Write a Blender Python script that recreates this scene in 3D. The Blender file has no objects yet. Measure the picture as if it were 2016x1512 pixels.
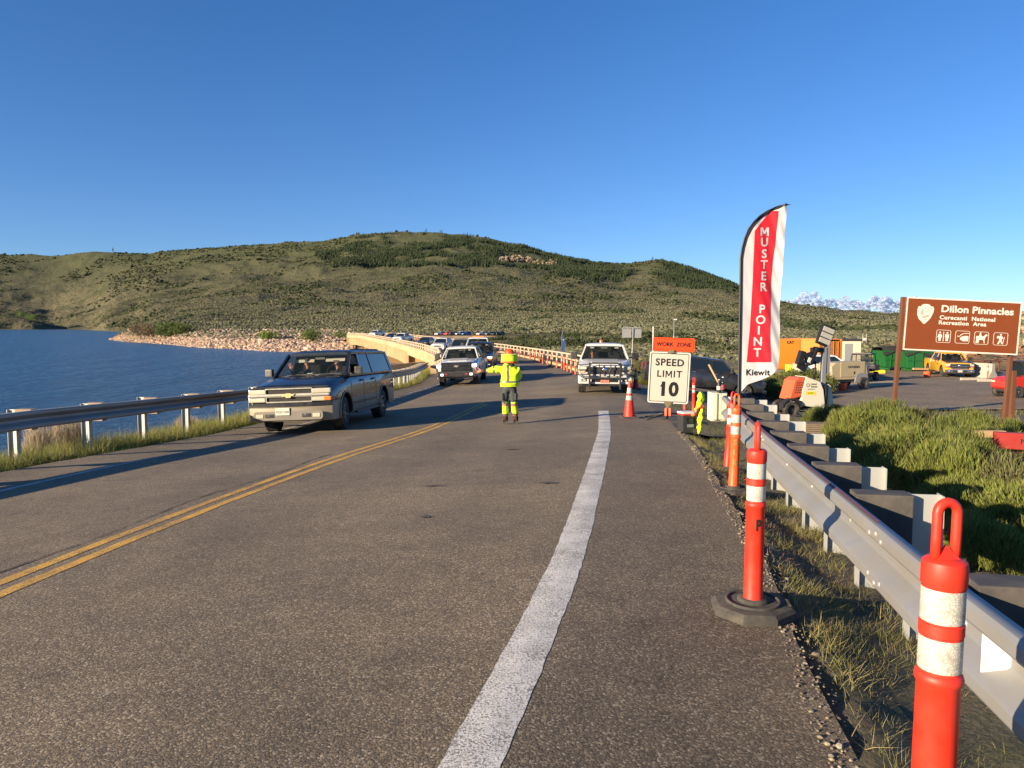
import bpy, math, random
import numpy as np
from mathutils import Vector, Matrix, noise as mnoise
random.seed(7); RNG = np.random.default_rng(7)
scene = bpy.context.scene
COL = scene.collection
# ------------------------------------------------------------------ camera, sky, sun, exposure
F = 1500.0
PITCH = math.atan(114 / F)
cam = bpy.data.cameras.new("camera"); camo = bpy.data.objects.new("camera", cam); COL.objects.link(camo)
cam.sensor_width = 36; cam.lens = 36 * F / 2016; cam.clip_start = 0.05; cam.clip_end = 60000
camo.location = (0, 0, 0); camo.rotation_euler = (math.pi / 2 - PITCH, 0, 0)
scene.camera = camo
SUN_EL = math.radians(14.5); SUN_AZ = math.radians(57)      # light travels towards (sin az, cos az)
world = bpy.data.worlds.new("World"); scene.world = world; world.use_nodes = True
wn = world.node_tree.nodes; wl = world.node_tree.links
for n in list(wn): wn.remove(n)
sky = wn.new("ShaderNodeTexSky"); sky.sky_type = 'NISHITA'; sky.sun_disc = False
sky.sun_elevation = SUN_EL; sky.sun_rotation = math.radians(57 + 180)
sky.altitude = 2300; sky.air_density = 1.0; sky.dust_density = 0.1; sky.ozone_density = 3.2
bg = wn.new("ShaderNodeBackground"); bg.inputs[1].default_value = 0.058
wo = wn.new("ShaderNodeOutputWorld"); geo = wn.new('ShaderNodeTexCoord'); sx = wn.new('ShaderNodeSeparateXYZ'); wl.new(geo.outputs['Generated'], sx.inputs[0])
cr = wn.new('ShaderNodeValToRGB'); ce = cr.color_ramp.elements; ce[0].position = 0.0; ce[0].color = (.84, .94, 1.14, 1); ce[1].position = .40; ce[1].color = (.57, 1.02, 1.40, 1)
wl.new(sx.outputs[2], cr.inputs[0]); mm = wn.new('ShaderNodeMix'); mm.data_type = 'RGBA'; mm.blend_type = 'MULTIPLY'; mm.inputs[0].default_value = 1
wl.new(sky.outputs[0], mm.inputs[6]); wl.new(cr.outputs[0], mm.inputs[7]); wl.new(mm.outputs[2], bg.inputs[0]); wl.new(bg.outputs[0], wo.inputs[0])
sl = bpy.data.lights.new("sun", 'SUN'); sl.energy = 5.0; sl.angle = math.radians(0.5); sl.color = (1.0, 0.81, 0.57)
so = bpy.data.objects.new("sun", sl); COL.objects.link(so)
ld = Vector((math.sin(SUN_AZ) * math.cos(SUN_EL), math.cos(SUN_AZ) * math.cos(SUN_EL), -math.sin(SUN_EL)))
so.rotation_euler = ld.to_track_quat('-Z', 'Y').to_euler(); so.location = (-30, -20, 20)
scene.view_settings.view_transform = 'Standard'; scene.view_settings.look = 'None'
scene.view_settings.exposure = 1.18; scene.view_settings.gamma = 1
scene.render.engine = 'CYCLES'
scene.cycles.max_bounces = 6; scene.cycles.diffuse_bounces = 2; scene.cycles.glossy_bounces = 3
scene.cycles.transmission_bounces = 5; scene.cycles.transparent_max_bounces = 8
scene.cycles.caustics_reflective = False; scene.cycles.caustics_refractive = False

# ------------------------------------------------------------------ helpers
def lerp(a, b, t): return a + (b - a) * t
def ray(px, py):
    cx = (px - 1008) / F; cy = -(py - 756) / F
    return Vector((cx, math.cos(PITCH) + cy * math.sin(PITCH), -math.sin(PITCH) + cy * math.cos(PITCH)))
def tag(o, label=None, cat=None, group=None, kind=None):
    if label: o['label'] = label
    if cat: o['category'] = cat
    if group: o['group'] = group
    if kind: o['kind'] = kind
    return o
def empty(name, loc=(0, 0, 0), rz=0.0, rx=0.0, ry=0.0):
    o = bpy.data.objects.new(name, None); COL.objects.link(o); o.empty_display_size = 0.3
    o.location = loc; o.rotation_euler = (rx, ry, rz); return o
def children(o): return [c for c in COL.objects if c.parent == o]
def copy_tree(o, parent=None):
    c = o.copy(); COL.objects.link(c)
    if parent is not None: c.parent = parent
    for ch in [k for k in COL.objects if k.parent == o]: copy_tree(ch, c)
    return c
class MB:
    def __init__(s): s.v = []; s.f = []; s.m = []; s.sm = []
    def add(s, vs, fs, mi=0, smooth=False, mat=None):
        b = len(s.v)
        if mat is not None: vs = [mat @ Vector(v) for v in vs]
        s.v += [tuple(v) for v in vs]
        for f in fs: s.f.append([b + i for i in f]); s.m.append(mi); s.sm.append(smooth)
        return s
    def box(s, c, d, rot=None, mi=0, taper=None):
        x, y, z = d[0] / 2, d[1] / 2, d[2] / 2; t = taper or (1, 1)
        vs = [(-x, -y, -z), (x, -y, -z), (x, y, -z), (-x, y, -z), (-x * t[0], -y * t[1], z), (x * t[0], -y * t[1], z), (x * t[0], y * t[1], z), (-x * t[0], y * t[1], z)]
        m = Matrix.Translation(c)
        if rot is not None: m = m @ (rot.to_4x4() if isinstance(rot, Matrix) else Matrix.Rotation(rot, 4, 'Z'))
        return s.add(vs, [(0, 3, 2, 1), (4, 5, 6, 7), (0, 1, 5, 4), (1, 2, 6, 5), (2, 3, 7, 6), (3, 0, 4, 7)], mi, False, m)
    def bbox(s, c, d, b=0.02, rot=None, mi=0):          # box with chamfered edges
        x, y, z = d[0] / 2, d[1] / 2, d[2] / 2; b = min(b, x * .9, y * .9, z * .9)
        import bmesh
        bm = bmesh.new(); bmesh.ops.create_cube(bm, size=1)
        for v in bm.verts: v.co = Vector((v.co.x * 2 * x, v.co.y * 2 * y, v.co.z * 2 * z))
        bmesh.ops.bevel(bm, geom=list(bm.edges), offset=b, segments=2, affect='EDGES', profile=0.7)
        m = Matrix.Translation(c)
        if rot is not None: m = m @ (rot.to_4x4() if isinstance(rot, Matrix) else Matrix.Rotation(rot, 4, 'Z'))
        bm.verts.index_update()
        s.add([v.co.copy() for v in bm.verts], [[v.index for v in f.verts] for f in bm.faces], mi, False, m); bm.free(); return s
    def tube(s, pts, r, n=10, mi=0, closed=False, caps=True, smooth=True, rs=None):
        pts = [Vector(p) for p in pts]; N = len(pts); rings = []
        up = Vector((0, 0, 1))
        for i, p in enumerate(pts):
            if closed: t = pts[(i + 1) % N] - pts[i - 1]
            else: t = pts[min(i + 1, N - 1)] - pts[max(i - 1, 0)]
            t.normalize()
            if i == 0:
                u = t.cross(up)
                if u.length < .05: u = t.cross(Vector((1, 0, 0)))
            else: u = u - t * u.dot(t)
            u.normalize(); w = t.cross(u)
            rr = rs[i] if rs else r
            rings.append([p + (u * math.cos(a) + w * math.sin(a)) * rr for a in [2 * math.pi * k / n for k in range(n)]])
        vs = [v for R in rings for v in R]; fs = []
        for i in range(N if closed else N - 1):
            j = (i + 1) % N
            for k in range(n):
                k2 = (k + 1) % n; fs.append((i * n + k, i * n + k2, j * n + k2, j * n + k))
        s.add(vs, fs, mi, smooth)
        if caps and not closed:
            b = len(s.v) - len(vs)
            s.f.append([b + k for k in range(n)][::-1]); s.m.append(mi); s.sm.append(False)
            s.f.append([b + (N - 1) * n + k for k in range(n)]); s.m.append(mi); s.sm.append(False)
        return s
    def cyl(s, p0, p1, r0, r1=None, n=16, mi=0, smooth=True):
        r1 = r0 if r1 is None else r1
        return s.tube([p0, p1], r0, n, mi, smooth=smooth, rs=[r0, r1])
    def lathe(s, prof, c=(0, 0, 0), n=24, axis='Z', mi=0, smooth=True, mat=None):
        vs = []; fs = []
        for r, h in prof:
            for k in range(n):
                a = 2 * math.pi * k / n
                if axis == 'Z': vs.append((c[0] + r * math.cos(a), c[1] + r * math.sin(a), c[2] + h))
                elif axis == 'X': vs.append((c[0] + h, c[1] + r * math.cos(a), c[2] + r * math.sin(a)))
                else: vs.append((c[0] + r * math.sin(a), c[1] + h, c[2] + r * math.cos(a)))
        for i in range(len(prof) - 1):
            for k in range(n):
                k2 = (k + 1) % n; fs.append((i * n + k, i * n + k2, (i + 1) * n + k2, (i + 1) * n + k))
        return s.add(vs, fs, mi, smooth, mat)
    def prism(s, poly, h0, h1, plane='XZ', mi=0, mat=None, smooth=False):     # poly in plane, extruded along the third axis
        n = len(poly)
        def P(a, b, h): return (a, h, b) if plane == 'XZ' else ((a, b, h) if plane == 'XY' else (h, a, b))
        vs = [P(a, b, h0) for a, b in poly] + [P(a, b, h1) for a, b in poly]
        fs = [list(range(n)), list(range(n, 2 * n))[::-1]]
        for i in range(n): j = (i + 1) % n; fs.append((i, i + n, j + n, j))
        return s.add(vs, fs, mi, smooth, mat)
    def grid(s, fn, nu, nv, mi=0, smooth=True, closeu=False):
        vs = [fn(i / (nu if closeu else nu - 1) if nu > 1 else 0, j / (nv - 1)) for j in range(nv) for i in range(nu)]; fs = []
        for j in range(nv - 1):
            for i in range(nu if closeu else nu - 1):
                i2 = (i + 1) % nu; fs.append((j * nu + i, j * nu + i2, (j + 1) * nu + i2, (j + 1) * nu + i))
        return s.add(vs, fs, mi, smooth)
    def panel(s, pts, t=0.012, mi=0):               # quad/poly sheet with thickness
        pts = [Vector(p) for p in pts]; nrm = (pts[1] - pts[0]).cross(pts[-1] - pts[0]).normalized() * t
        n = len(pts); vs = pts + [p - nrm for p in pts]
        fs = [list(range(n)), list(range(n, 2 * n))[::-1]] + [(i, i + n, (i + 1) % n + n, (i + 1) % n) for i in range(n)]
        return s.add(vs, fs, mi)
    def build(s, name, mats, parent=None, loc=None, rot=None, fix=True, bevel=0, sub=0, angle=None):
        me = bpy.data.meshes.new(name); me.from_pydata(s.v, [], s.f)
        if not isinstance(mats, (list, tuple)): mats = [mats]
        for m in mats: me.materials.append(m)
        me.polygons.foreach_set('material_index', s.m); me.polygons.foreach_set('use_smooth', s.sm)
        me.validate()
        if fix:
            import bmesh
            bm = bmesh.new(); bm.from_mesh(me); bmesh.ops.recalc_face_normals(bm, faces=bm.faces); bm.to_mesh(me); bm.free()
        if angle is not None:
            me.polygons.foreach_set('use_smooth', [True] * len(me.polygons)); me.set_sharp_from_angle(angle=math.radians(angle))
        o = bpy.data.objects.new(name, me); COL.objects.link(o)
        if parent is not None: o.parent = parent
        if loc: o.location = loc
        if rot: o.rotation_euler = rot
        if bevel:
            md = o.modifiers.new('bevel', 'BEVEL'); md.width = bevel; md.segments = 2; md.limit_method = 'ANGLE'; md.angle_limit = math.radians(40)
        if sub:
            md = o.modifiers.new('sub', 'SUBSURF'); md.levels = sub; md.render_levels = sub
        return o
def np_mesh(name, V, Fq, mat, smooth=False, col=None):
    V = np.asarray(V, dtype=np.float32); Fq = np.asarray(Fq, dtype=np.int32); k = Fq.shape[1]
    me = bpy.data.meshes.new(name); me.vertices.add(len(V)); me.vertices.foreach_set('co', V.ravel())
    me.loops.add(Fq.size); me.loops.foreach_set('vertex_index', Fq.ravel())
    me.polygons.add(len(Fq)); me.polygons.foreach_set('loop_start', np.arange(0, Fq.size, k, dtype=np.int32))
    me.polygons.foreach_set('use_smooth', np.full(len(Fq), smooth, dtype=bool))
    me.update(calc_edges=True)
    if col is not None:
        at = me.color_attributes.new('tint', 'FLOAT_COLOR', 'POINT')
        c4 = np.ones((len(V), 4), dtype=np.float32); c4[:, :3] = col; at.data.foreach_set('color', c4.ravel())
    me.materials.append(mat)
    o = bpy.data.objects.new(name, me); COL.objects.link(o); return o
# ------------------------------------------------------------------ materials
MATS = {}
def nodes(name):
    m = bpy.data.materials.new(name); m.use_nodes = True; nt = m.node_tree; b = nt.nodes['Principled BSDF']; MATS[name] = m
    return m, nt, b
def ramp(nt, src, stops, interp='LINEAR'):
    r = nt.nodes.new('ShaderNodeValToRGB'); r.color_ramp.interpolation = interp; e = r.color_ramp.elements
    while len(e) > 1: e.remove(e[-1])
    e[0].position = stops[0][0]; e[0].color = (*stops[0][1], 1) if len(stops[0][1]) == 3 else stops[0][1]
    for p, c in stops[1:]:
        k = e.new(p); k.color = (*c, 1) if len(c) == 3 else c
    if src is not None: nt.links.new(src, r.inputs[0])
    return r
def noise(nt, scale, detail=4, rough=.55, vec=None, dist=0.0):
    n = nt.nodes.new('ShaderNodeTexNoise'); n.inputs['Scale'].default_value = scale; n.inputs['Detail'].default_value = detail
    n.inputs['Roughness'].default_value = rough; n.inputs['Distortion'].default_value = dist
    if vec is not None: nt.links.new(vec, n.inputs['Vector'])
    return n
def objco(nt, scale=None):
    t = nt.nodes.new('ShaderNodeTexCoord')
    if scale is None: return t.outputs['Object']
    mp = nt.nodes.new('ShaderNodeMapping'); mp.inputs['Scale'].default_value = scale; nt.links.new(t.outputs['Object'], mp.inputs[0]); return mp.outputs[0]
def mixc(nt, fac, a, b, mode='MIX'):
    m = nt.nodes.new('ShaderNodeMix'); m.data_type = 'RGBA'; m.blend_type = mode
    for s, v in ((0, fac), (6, a), (7, b)):
        if hasattr(v, 'is_output') or isinstance(v, bpy.types.NodeSocket): nt.links.new(v, m.inputs[s])
        elif s == 0: m.inputs[0].default_value = v
        else: m.inputs[s].default_value = (*v, 1)
    return m.outputs[2]
def bump(nt, b, src, strength=.3, dist=.01):
    n = nt.nodes.new('ShaderNodeBump'); n.inputs['Strength'].default_value = strength; n.inputs['Distance'].default_value = dist
    nt.links.new(src, n.inputs['Height']); nt.links.new(n.outputs[0], b.inputs['Normal']); return n
def pm(name, col, rough=.5, metal=0.0, var=.12, scale=6, bstr=0.0, bscale=60, bdist=.003, coat=0.0, dirt=None, dirt_amt=.35, spec=.5, sheen=0):
    m, nt, b = nodes(name); co = objco(nt)
    n = noise(nt, scale, 5, .6, co)
    c0 = tuple(max(0, c * (1 - var)) for c in col); c1 = tuple(min(1, c * (1 + var)) for c in col)
    out = mixc(nt, n.outputs[0], c0, c1)
    if dirt is not None:
        n2 = noise(nt, scale * .5, 6, .7, co); r = ramp(nt, n2.outputs[0], [(.42, (0, 0, 0)), (.7, (dirt_amt,) * 3)])
        out = mixc(nt, r.outputs[0], out, dirt)
    nt.links.new(out, b.inputs['Base Color'])
    b.inputs['Roughness'].default_value = rough; b.inputs['Metallic'].default_value = metal
    b.inputs['Coat Weight'].default_value = coat; b.inputs['Coat Roughness'].default_value = .08
    b.inputs['Specular IOR Level'].default_value = spec
    if sheen: b.inputs['Sheen Weight'].default_value = sheen
    rr = nt.nodes.new('ShaderNodeMapRange'); rr.inputs[3].default_value = max(.03, rough - .1); rr.inputs[4].default_value = min(1, rough + .12)
    nt.links.new(n.outputs[0], rr.inputs[0]); nt.links.new(rr.outputs[0], b.inputs['Roughness'])
    if bstr:
        nb = noise(nt, bscale, 3, .6, co); bump(nt, b, nb.outputs[0], bstr, bdist)
    return m
def glass(name, tint=(.02, .03, .035), alpha=.35, rough=.02):
    m, nt, b = nodes(name)
    b.inputs['Base Color'].default_value = (*tint, 1); b.inputs['Roughness'].default_value = rough; b.inputs['Alpha'].default_value = alpha
    b.inputs['Specular IOR Level'].default_value = .7
    return m
BM = {
 'white': pm('white_paint', (.62, .62, .60), .28, 0, .04, 3, coat=.6, dirt=(.35, .30, .22), dirt_amt=.25),
 'blacktrim': pm('black_trim_plastic', (.018, .018, .02), .45, 0, .2, 12, dirt=(.12, .10, .08), dirt_amt=.25),
 'black': pm('black_car_paint', (.012, .013, .016), .22, 0, .2, 3, coat=.8, dirt=(.09, .08, .065), dirt_amt=.3),
 'navy': pm('dusty_navy_paint', (.005, .008, .018), .28, 0, .25, 2.5, coat=.5, dirt=(.065, .055, .04), dirt_amt=.20),
 'pewter': pm('pewter_lower_paint', (.30, .26, .185), .45, .15, .12, 4, dirt=(.2, .16, .11), dirt_amt=.5),
 'chrome': pm('chrome_trim', (.75, .74, .72), .18, 1, .06, 8),
 'rubber': pm('tyre_rubber', (.022, .021, .02), .85, 0, .3, 9, bstr=.3, bscale=80, dirt=(.16, .13, .10), dirt_amt=.6),
 'rim': pm('alloy_rim', (.28, .28, .28), .38, .8, .12, 9, dirt=(.12, .1, .08), dirt_amt=.5),
 'glassd': glass('dark_tinted_glass', (.012, .02, .03), .86),
 'glass': glass('window_glass', (.02, .03, .03), .30),
 'lens': pm('headlight_lens', (.50, .46, .35), .15, 0, .08, 10, coat=.8),
 'amber': pm('amber_lens', (.75, .22, .03), .25, 0, .1, 10, coat=.6),
 'red_lens': pm('red_lens', (.4, .02, .01), .25, 0, .1, 10, coat=.6),
 'interior': pm('cabin_interior', (.007, .007, .008), .8, 0, .2, 6),
 'greyint': pm('grey_cabin_trim', (.16, .16, .14), .8, 0, .15, 6),
 'visor': pm('sun_visor_vinyl', (.55, .53, .40), .7, 0, .05, 6),
 'yellowp': pm('yellow_truck_paint', (.75, .36, .02), .3, 0, .06, 3, coat=.6),
 'blue': pm('blue_paint', (.02, .16, .34), .35, 0, .1, 4, coat=.4),
 'red': pm('red_paint', (.60, .03, .015), .35, 0, .1, 4, coat=.4),
 'steel': pm('galvanised_steel', (.34, .345, .34), .50, .45, .28, 5, bstr=.15, bscale=18, dirt=(.26, .22, .16), dirt_amt=.7),
 'darksteel': pm('dark_steel', (.05, .05, .052), .5, .5, .25, 6),
 'orange': pm('orange_plastic', (.88, .10, .014), .45, 0, .10, 9, dirt=(.45, .13, .07), dirt_amt=.55),
 'redor': pm('red_orange_plastic', (.76, .028, .010), .48, 0, .10, 9, dirt=(.38, .07, .04), dirt_amt=.5),
 'base_rubber': pm('recycled_rubber', (.045, .043, .04), .9, 0, .3, 14, bstr=.5, bscale=50, dirt=(.14, .12, .09), dirt_amt=.6),
 'hv': pm('hi_vis_yellow_cloth', (.60, .82, .015), .75, 0, .06, 8, bstr=.25, bscale=30, bdist=.01, sheen=.2),
 'hvo': pm('hi_vis_orange_cloth', (.85, .14, .03), .75, 0, .06, 8),
 'retro': pm('grey_reflective_tape', (.15, .145, .13), .45, .2, .1, 12),
 'pants': pm('dark_grey_trousers', (.045, .052, .05), .85, 0, .25, 9, bstr=.35, bscale=25, bdist=.012),
 'maroon': pm('maroon_cloth', (.06, .012, .012), .85),
 'boot': pm('worn_boot_leather', (.07, .065, .06), .7, 0, .3, 12, dirt=(.2, .16, .11), dirt_amt=.5),
 'skin': pm('skin', (.48, .22, .14), .5, 0, .12, 20),
 'hair': pm('dark_hair', (.03, .022, .016), .7),
 'blackcloth': pm('black_cloth', (.02, .022, .028), .85),
 'yellowshirt': pm('yellow_shirt', (.62, .42, .06), .85),
 'signwhite': pm('sign_sheeting_white', (.52, .50, .415), .5, 0, .06, 5, dirt=(.5, .45, .33), dirt_amt=.3),
 'signedge': pm('sign_edge_white', (.62, .61, .57), .5, 0, .03, 5),
 'signblack': pm('sign_black', (.012, .012, .013), .5),
 'signorange': pm('sign_sheeting_orange', (.86, .070, .008), .5, 0, .05, 4),
 'brown': pm('sign_brown', (.215, .050, .009), .6, 0, .08, 3),
 'cream': pm('sign_cream_lettering', (.72, .68, .58), .6, 0, .04, 6),
 'brownpost': pm('brown_painted_post', (.13, .05, .022), .65, 0, .2, 4),
 'bigorange': pm('equipment_orange', (.85, .26, .015), .45, 0, .06, 2, dirt=(.5, .2, .05), dirt_amt=.3),
 'bigorange2': pm('container_orange', (.70, .23, .035), .55, 0, .1, 2, dirt=(.45, .2, .08), dirt_amt=.4),
 'beige': pm('beige_machine_paint', (.42, .35, .21), .5, 0, .08, 3, dirt=(.25, .2, .13), dirt_amt=.4),
 'creamp': pm('cream_machine_paint', (.70, .66, .50), .45, 0, .05, 3),
 'green': pm('dumpster_green', (.008, .11, .025), .45, 0, .2, 3, dirt=(.05, .06, .03), dirt_amt=.4),
 'tarp': pm('black_mesh_tarp', (.02, .02, .018), .9, 0, .3, 5, bstr=.5, bscale=20, bdist=.03),
 'wood': pm('weathered_wood', (.16, .12, .08), .85, 0, .35, 9, bstr=.5, bscale=30),
 'wood2': pm('pale_timber', (.42, .27, .14), .8, 0, .2, 6),
 'concrete': pm('concrete', (.42, .38, .31), .85, 0, .12, 1.5, bstr=.2, bscale=12, dirt=(.3, .25, .18), dirt_amt=.4),
 'bridgec': pm('bridge_pale_paint', (.50, .39, .22), .8, 0, .22, .9, dirt=(.30, .17, .07), dirt_amt=.75),
 'bridgeo': pm('bridge_pier_ochre', (.50, .29, .12), .8, 0, .15, .5, dirt=(.35, .2, .1), dirt_amt=.4),
 'railw': pm('bridge_rail_paint', (.55, .45, .32), .6, 0, .12, 2, dirt=(.45, .2, .1), dirt_amt=.35),
 'clothwhite': pm('flag_white_fabric', (.56, .54, .54), .75, 0, .05, 6),
 'clothred': pm('flag_red_fabric', (.62, .010, .024), .7, 0, .04, 6),
 'yellow': pm('yellow_plastic', (.80, .65, .03), .5),
 'rock': pm('pink_granite_rock', (.50, .32, .22), .85, 0, .3, .35, bstr=.6, bscale=3, bdist=.1, dirt=(.30, .16, .10), dirt_amt=.5),
 'emitw': None,
}
def emis(name, col, s):
    m, nt, b = nodes(name); b.inputs['Base Color'].default_value = (*col, 1); b.inputs['Emission Color'].default_value = (*col, 1); b.inputs['Emission Strength'].default_value = s; return m
BM['emitw'] = emis('lit_lamp', (1, .93, .75), 1.2)
def text(name, s, size, mat, parent, loc, rot, extrude=.002, bold=0.0, align='CENTER', sx=1.0, shear=0.0, spacing=1.0):
    cu = bpy.data.curves.new(name, 'FONT'); cu.body = s; cu.size = size; cu.extrude = extrude; cu.offset = bold; cu.align_x = align; cu.align_y = 'CENTER'
    cu.space_character = spacing; cu.shear = shear; cu.resolution_u = 3
    t = bpy.data.objects.new(name, cu); COL.objects.link(t)
    dg = bpy.context.evaluated_depsgraph_get(); me = bpy.data.meshes.new_from_object(t.evaluated_get(dg)); me.name = name
    bpy.data.objects.remove(t); bpy.data.curves.remove(cu)
    me.materials.clear(); me.materials.append(mat)
    o = bpy.data.objects.new(name, me); COL.objects.link(o); o.parent = parent; o.location = loc; o.rotation_euler = rot; o.scale = (sx, 1, 1); return o
FRONT = (math.pi / 2, 0, 0)
# ------------------------------------------------------------------ ground shape
PY = [-40, 0, 2, 4.2, 8, 12, 18, 25, 28, 37, 42, 55, 72, 92, 137, 180, 210, 240, 267, 300]
PZ = [-1.40, -1.47, -1.5, -1.58, -1.70, -1.88, -2.22, -2.42, -2.5, -2.68, -2.77, -2.93, -3.1, -3.2, -3.25, -3.05, -2.9, -3.15, -3.5, -3.9]
RWY = [-40, 0, 2.52, 3.44, 5.18, 6.89, 9.22, 14.5, 20.3, 28, 37, 45, 55, 72, 92, 137, 210, 240, 267, 300]
RWX = [-6.5, -.7, -.15, .05, .4, .66, 1.02, 1.78, 2.46, 3.15, 3.4, 3.25, 2.7, .9, -2.2, -12.3, -32.5, -40, -47, -45]
LWY = [-40, 0, 4, 9.8, 12.5, 17, 24, 30.5, 40, 48, 55, 72, 92, 137, 210, 240, 267, 300]
LWX = [-12, -7.4, -7.05, -6.6, -6.4, -5.95, -5.4, -4.9, -3.75, -3.95, -4.4, -6.2, -9.8, -20, -40.3, -48.5, -57, -56]
YLY = [-40, 0, 5, 6.45, 8.2, 11.2, 15.3, 20.5, 25.3, 37]
YLX = [-9, -3.75, -3.5, -3.36, -3.15, -2.8, -2.2, -1.55, -.95, 0]
def sinterp(xs, ys, x):            # smooth (Catmull-like) sampling of a polyline
    w = 1.2
    return np.interp(x, xs, ys) * .5 + np.interp(np.asarray(x) - w, xs, ys) * .25 + np.interp(np.asarray(x) + w, xs, ys) * .25
def Pz(y): return sinterp(PY, PZ, y)
def Rw(y): return sinterp(RWY, RWX, y)
def Lw(y): return sinterp(LWY, LWX, y)
def Yl(y): return sinterp(YLY, YLX, y)
def sst(a, b, x):
    t = np.clip((x - a) / (b - a), 0, 1); return t * t * (3 - 2 * t)
def Re(y): return Rw(y) + np.interp(y, [0, 2.5, 4, 8, 12, 16, 30, 50, 300], [1.35, 1.35, 1.35, 1.42, 1.5, 1.5, 1.5, 1.0, 1.0])
def Le(y): return Lw(y) - np.interp(y, [0, 40, 55, 300], [1.35, 1.2, .5, .5])
def Groad(x, y):
    cs = .045 * (1 - sst(35, 60, y))
    return Pz(y) + cs * np.clip(x - Rw(y), -8, 0.0) - .02 * np.clip(x - Rw(y), 0, 3)
LOT = -3.9
def G(x, y):
    x = np.asarray(x, float); y = np.asarray(y, float)
    zr = Groad(x, y); re = Re(y); le = Le(y)
    e = np.maximum(x - re, 0)
    k = sst(15, 19, y) * (1 - sst(40, 44, y))           # side-road mouth, no shoulder drop here
    d1 = .12 * np.clip(e / .4, 0, 1) * (1 - k)
    target = LOT + .45 * sst(30, 4, y) * sst(25, 8, x)
    zs = zr - d1 - np.interp(y, [0, 18, 27], [.075, .078, .115]) * e - .035 * k * e
    zR = np.maximum(zs, target); zR = zR + .12 * np.exp(-((zs - target) ** 2) / .05)
    a = np.maximum(le - x, 0)
    slope = np.interp(y, [0, 50, 75, 110], [.42, .42, .36, .36])
    zL = zr - .10 * np.clip(a / .5, 0, 1) - .04 * np.clip(a, 0, 1.6) - slope * np.maximum(a - 1.6, 0)
    zL = np.maximum(zL, -13)
    z = np.where(x > re, zR, np.where(x < le, zL, zr))
    z = z - 3.3 * sst(62, 98, y) * sst(Rw(y) + 3, Rw(y) - 6, x)
    # bridge opening: land falls to the water beneath the deck
    cut = sst(126, 138, y) * sst(22, 4, x - Rw(y))
    z = z * (1 - cut) + (-11.5) * cut
    under = sst(50, 58, y) * np.where((x > le - 1.5) & (x < re + 1.5), 1, 0)
    z = z - under * .55
    return z
def Gs(x, y): return float(G(x, y))
def hit(px, py, off=0.0):
    d = ray(px, py); d = d / d.y; t = 5.0
    for i in range(120): t = .6 * t + .4 * ((Gs(d.x * t, t) + off) / d.z)
    return Vector((d.x * t, t, Gs(d.x * t, t)))
def hit_road(px, py):
    d = ray(px, py); d = d / d.y; t = 5.0
    for i in range(120): t = .6 * t + .4 * (float(Groad(np.array(d.x * t), np.array(t))) / d.z)
    return Vector((d.x * t, t, d.z * t))
def at(px, depth): d = ray(px, 642); return d.x / d.y * depth      # world x of pixel column at a depth
# fbm in numpy
def vnoise(x, y, seed):
    xi = np.floor(x).astype(np.int64); yi = np.floor(y).astype(np.int64); xf = x - xi; yf = y - yi
    def h(a, b):
        n = (a * 374761393 + b * 668265263 + seed * 1442695041) & 0x7fffffff
        n = ((n ^ (n >> 13)) * 1274126177) & 0x7fffffff
        return ((n ^ (n >> 16)) & 0xffff) / 65535.0
    u = xf * xf * (3 - 2 * xf); v = yf * yf * (3 - 2 * yf)
    return (h(xi, yi) * (1 - u) + h(xi + 1, yi) * u) * (1 - v) + (h(xi, yi + 1) * (1 - u) + h(xi + 1, yi + 1) * u) * v
def fbm(x, y, seed=1, oct=5, gain=.5):
    s = 0; a = 1; t = 0
    for i in range(oct): s = s + a * (vnoise(x, y, seed + i) - .5); t += a; x = x * 2.03 + 17.1; y = y * 2.03 + 9.7; a *= gain
    return s / t * 2
# near ground sheet
xs = np.unique(np.concatenate([np.arange(-130, -20, 4.), np.arange(-20, -4, .35), np.arange(-4, 1, 1.), np.arange(1, 7, .12), np.arange(7, 26, .4), np.arange(26, 130, 2.5)]))
ys = np.unique(np.concatenate([np.arange(-30, 0, 2.), np.arange(0, 14, .2), np.arange(14, 45, .5), np.arange(45, 125, 1.5)]))
X, Y = np.meshgrid(xs, ys); Z = G(X, Y)
offr = (X > Re(Y) + .02); offl = (X < Le(Y) - .02)
nz = fbm(X * 2.2, Y * 2.2, 3, 4) * .05 + fbm(X * .35, Y * .35, 8, 3) * .16
lotmask = np.where((X > Re(Y)) & (Y > 15), 1, 0)
Z = Z + np.where(offr, nz * np.clip((X - Re(Y)) * 1.2, .12, 1) * (1 - .75 * lotmask), 0) + np.where(offl, nz * np.clip((Le(Y) - X) * .8, .1, 1), 0)
Z = np.where((~offr) & (~offl), Z - .06, Z) - np.where(lotmask > 0, .05, 0)
def gridfaces(nx, ny):
    i = np.arange(nx - 1); j = np.arange(ny - 1); I, J = np.meshgrid(i, j); a = (J * nx + I).ravel()
    return np.stack([a, a + 1, a + 1 + nx, a + nx], 1)
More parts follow.
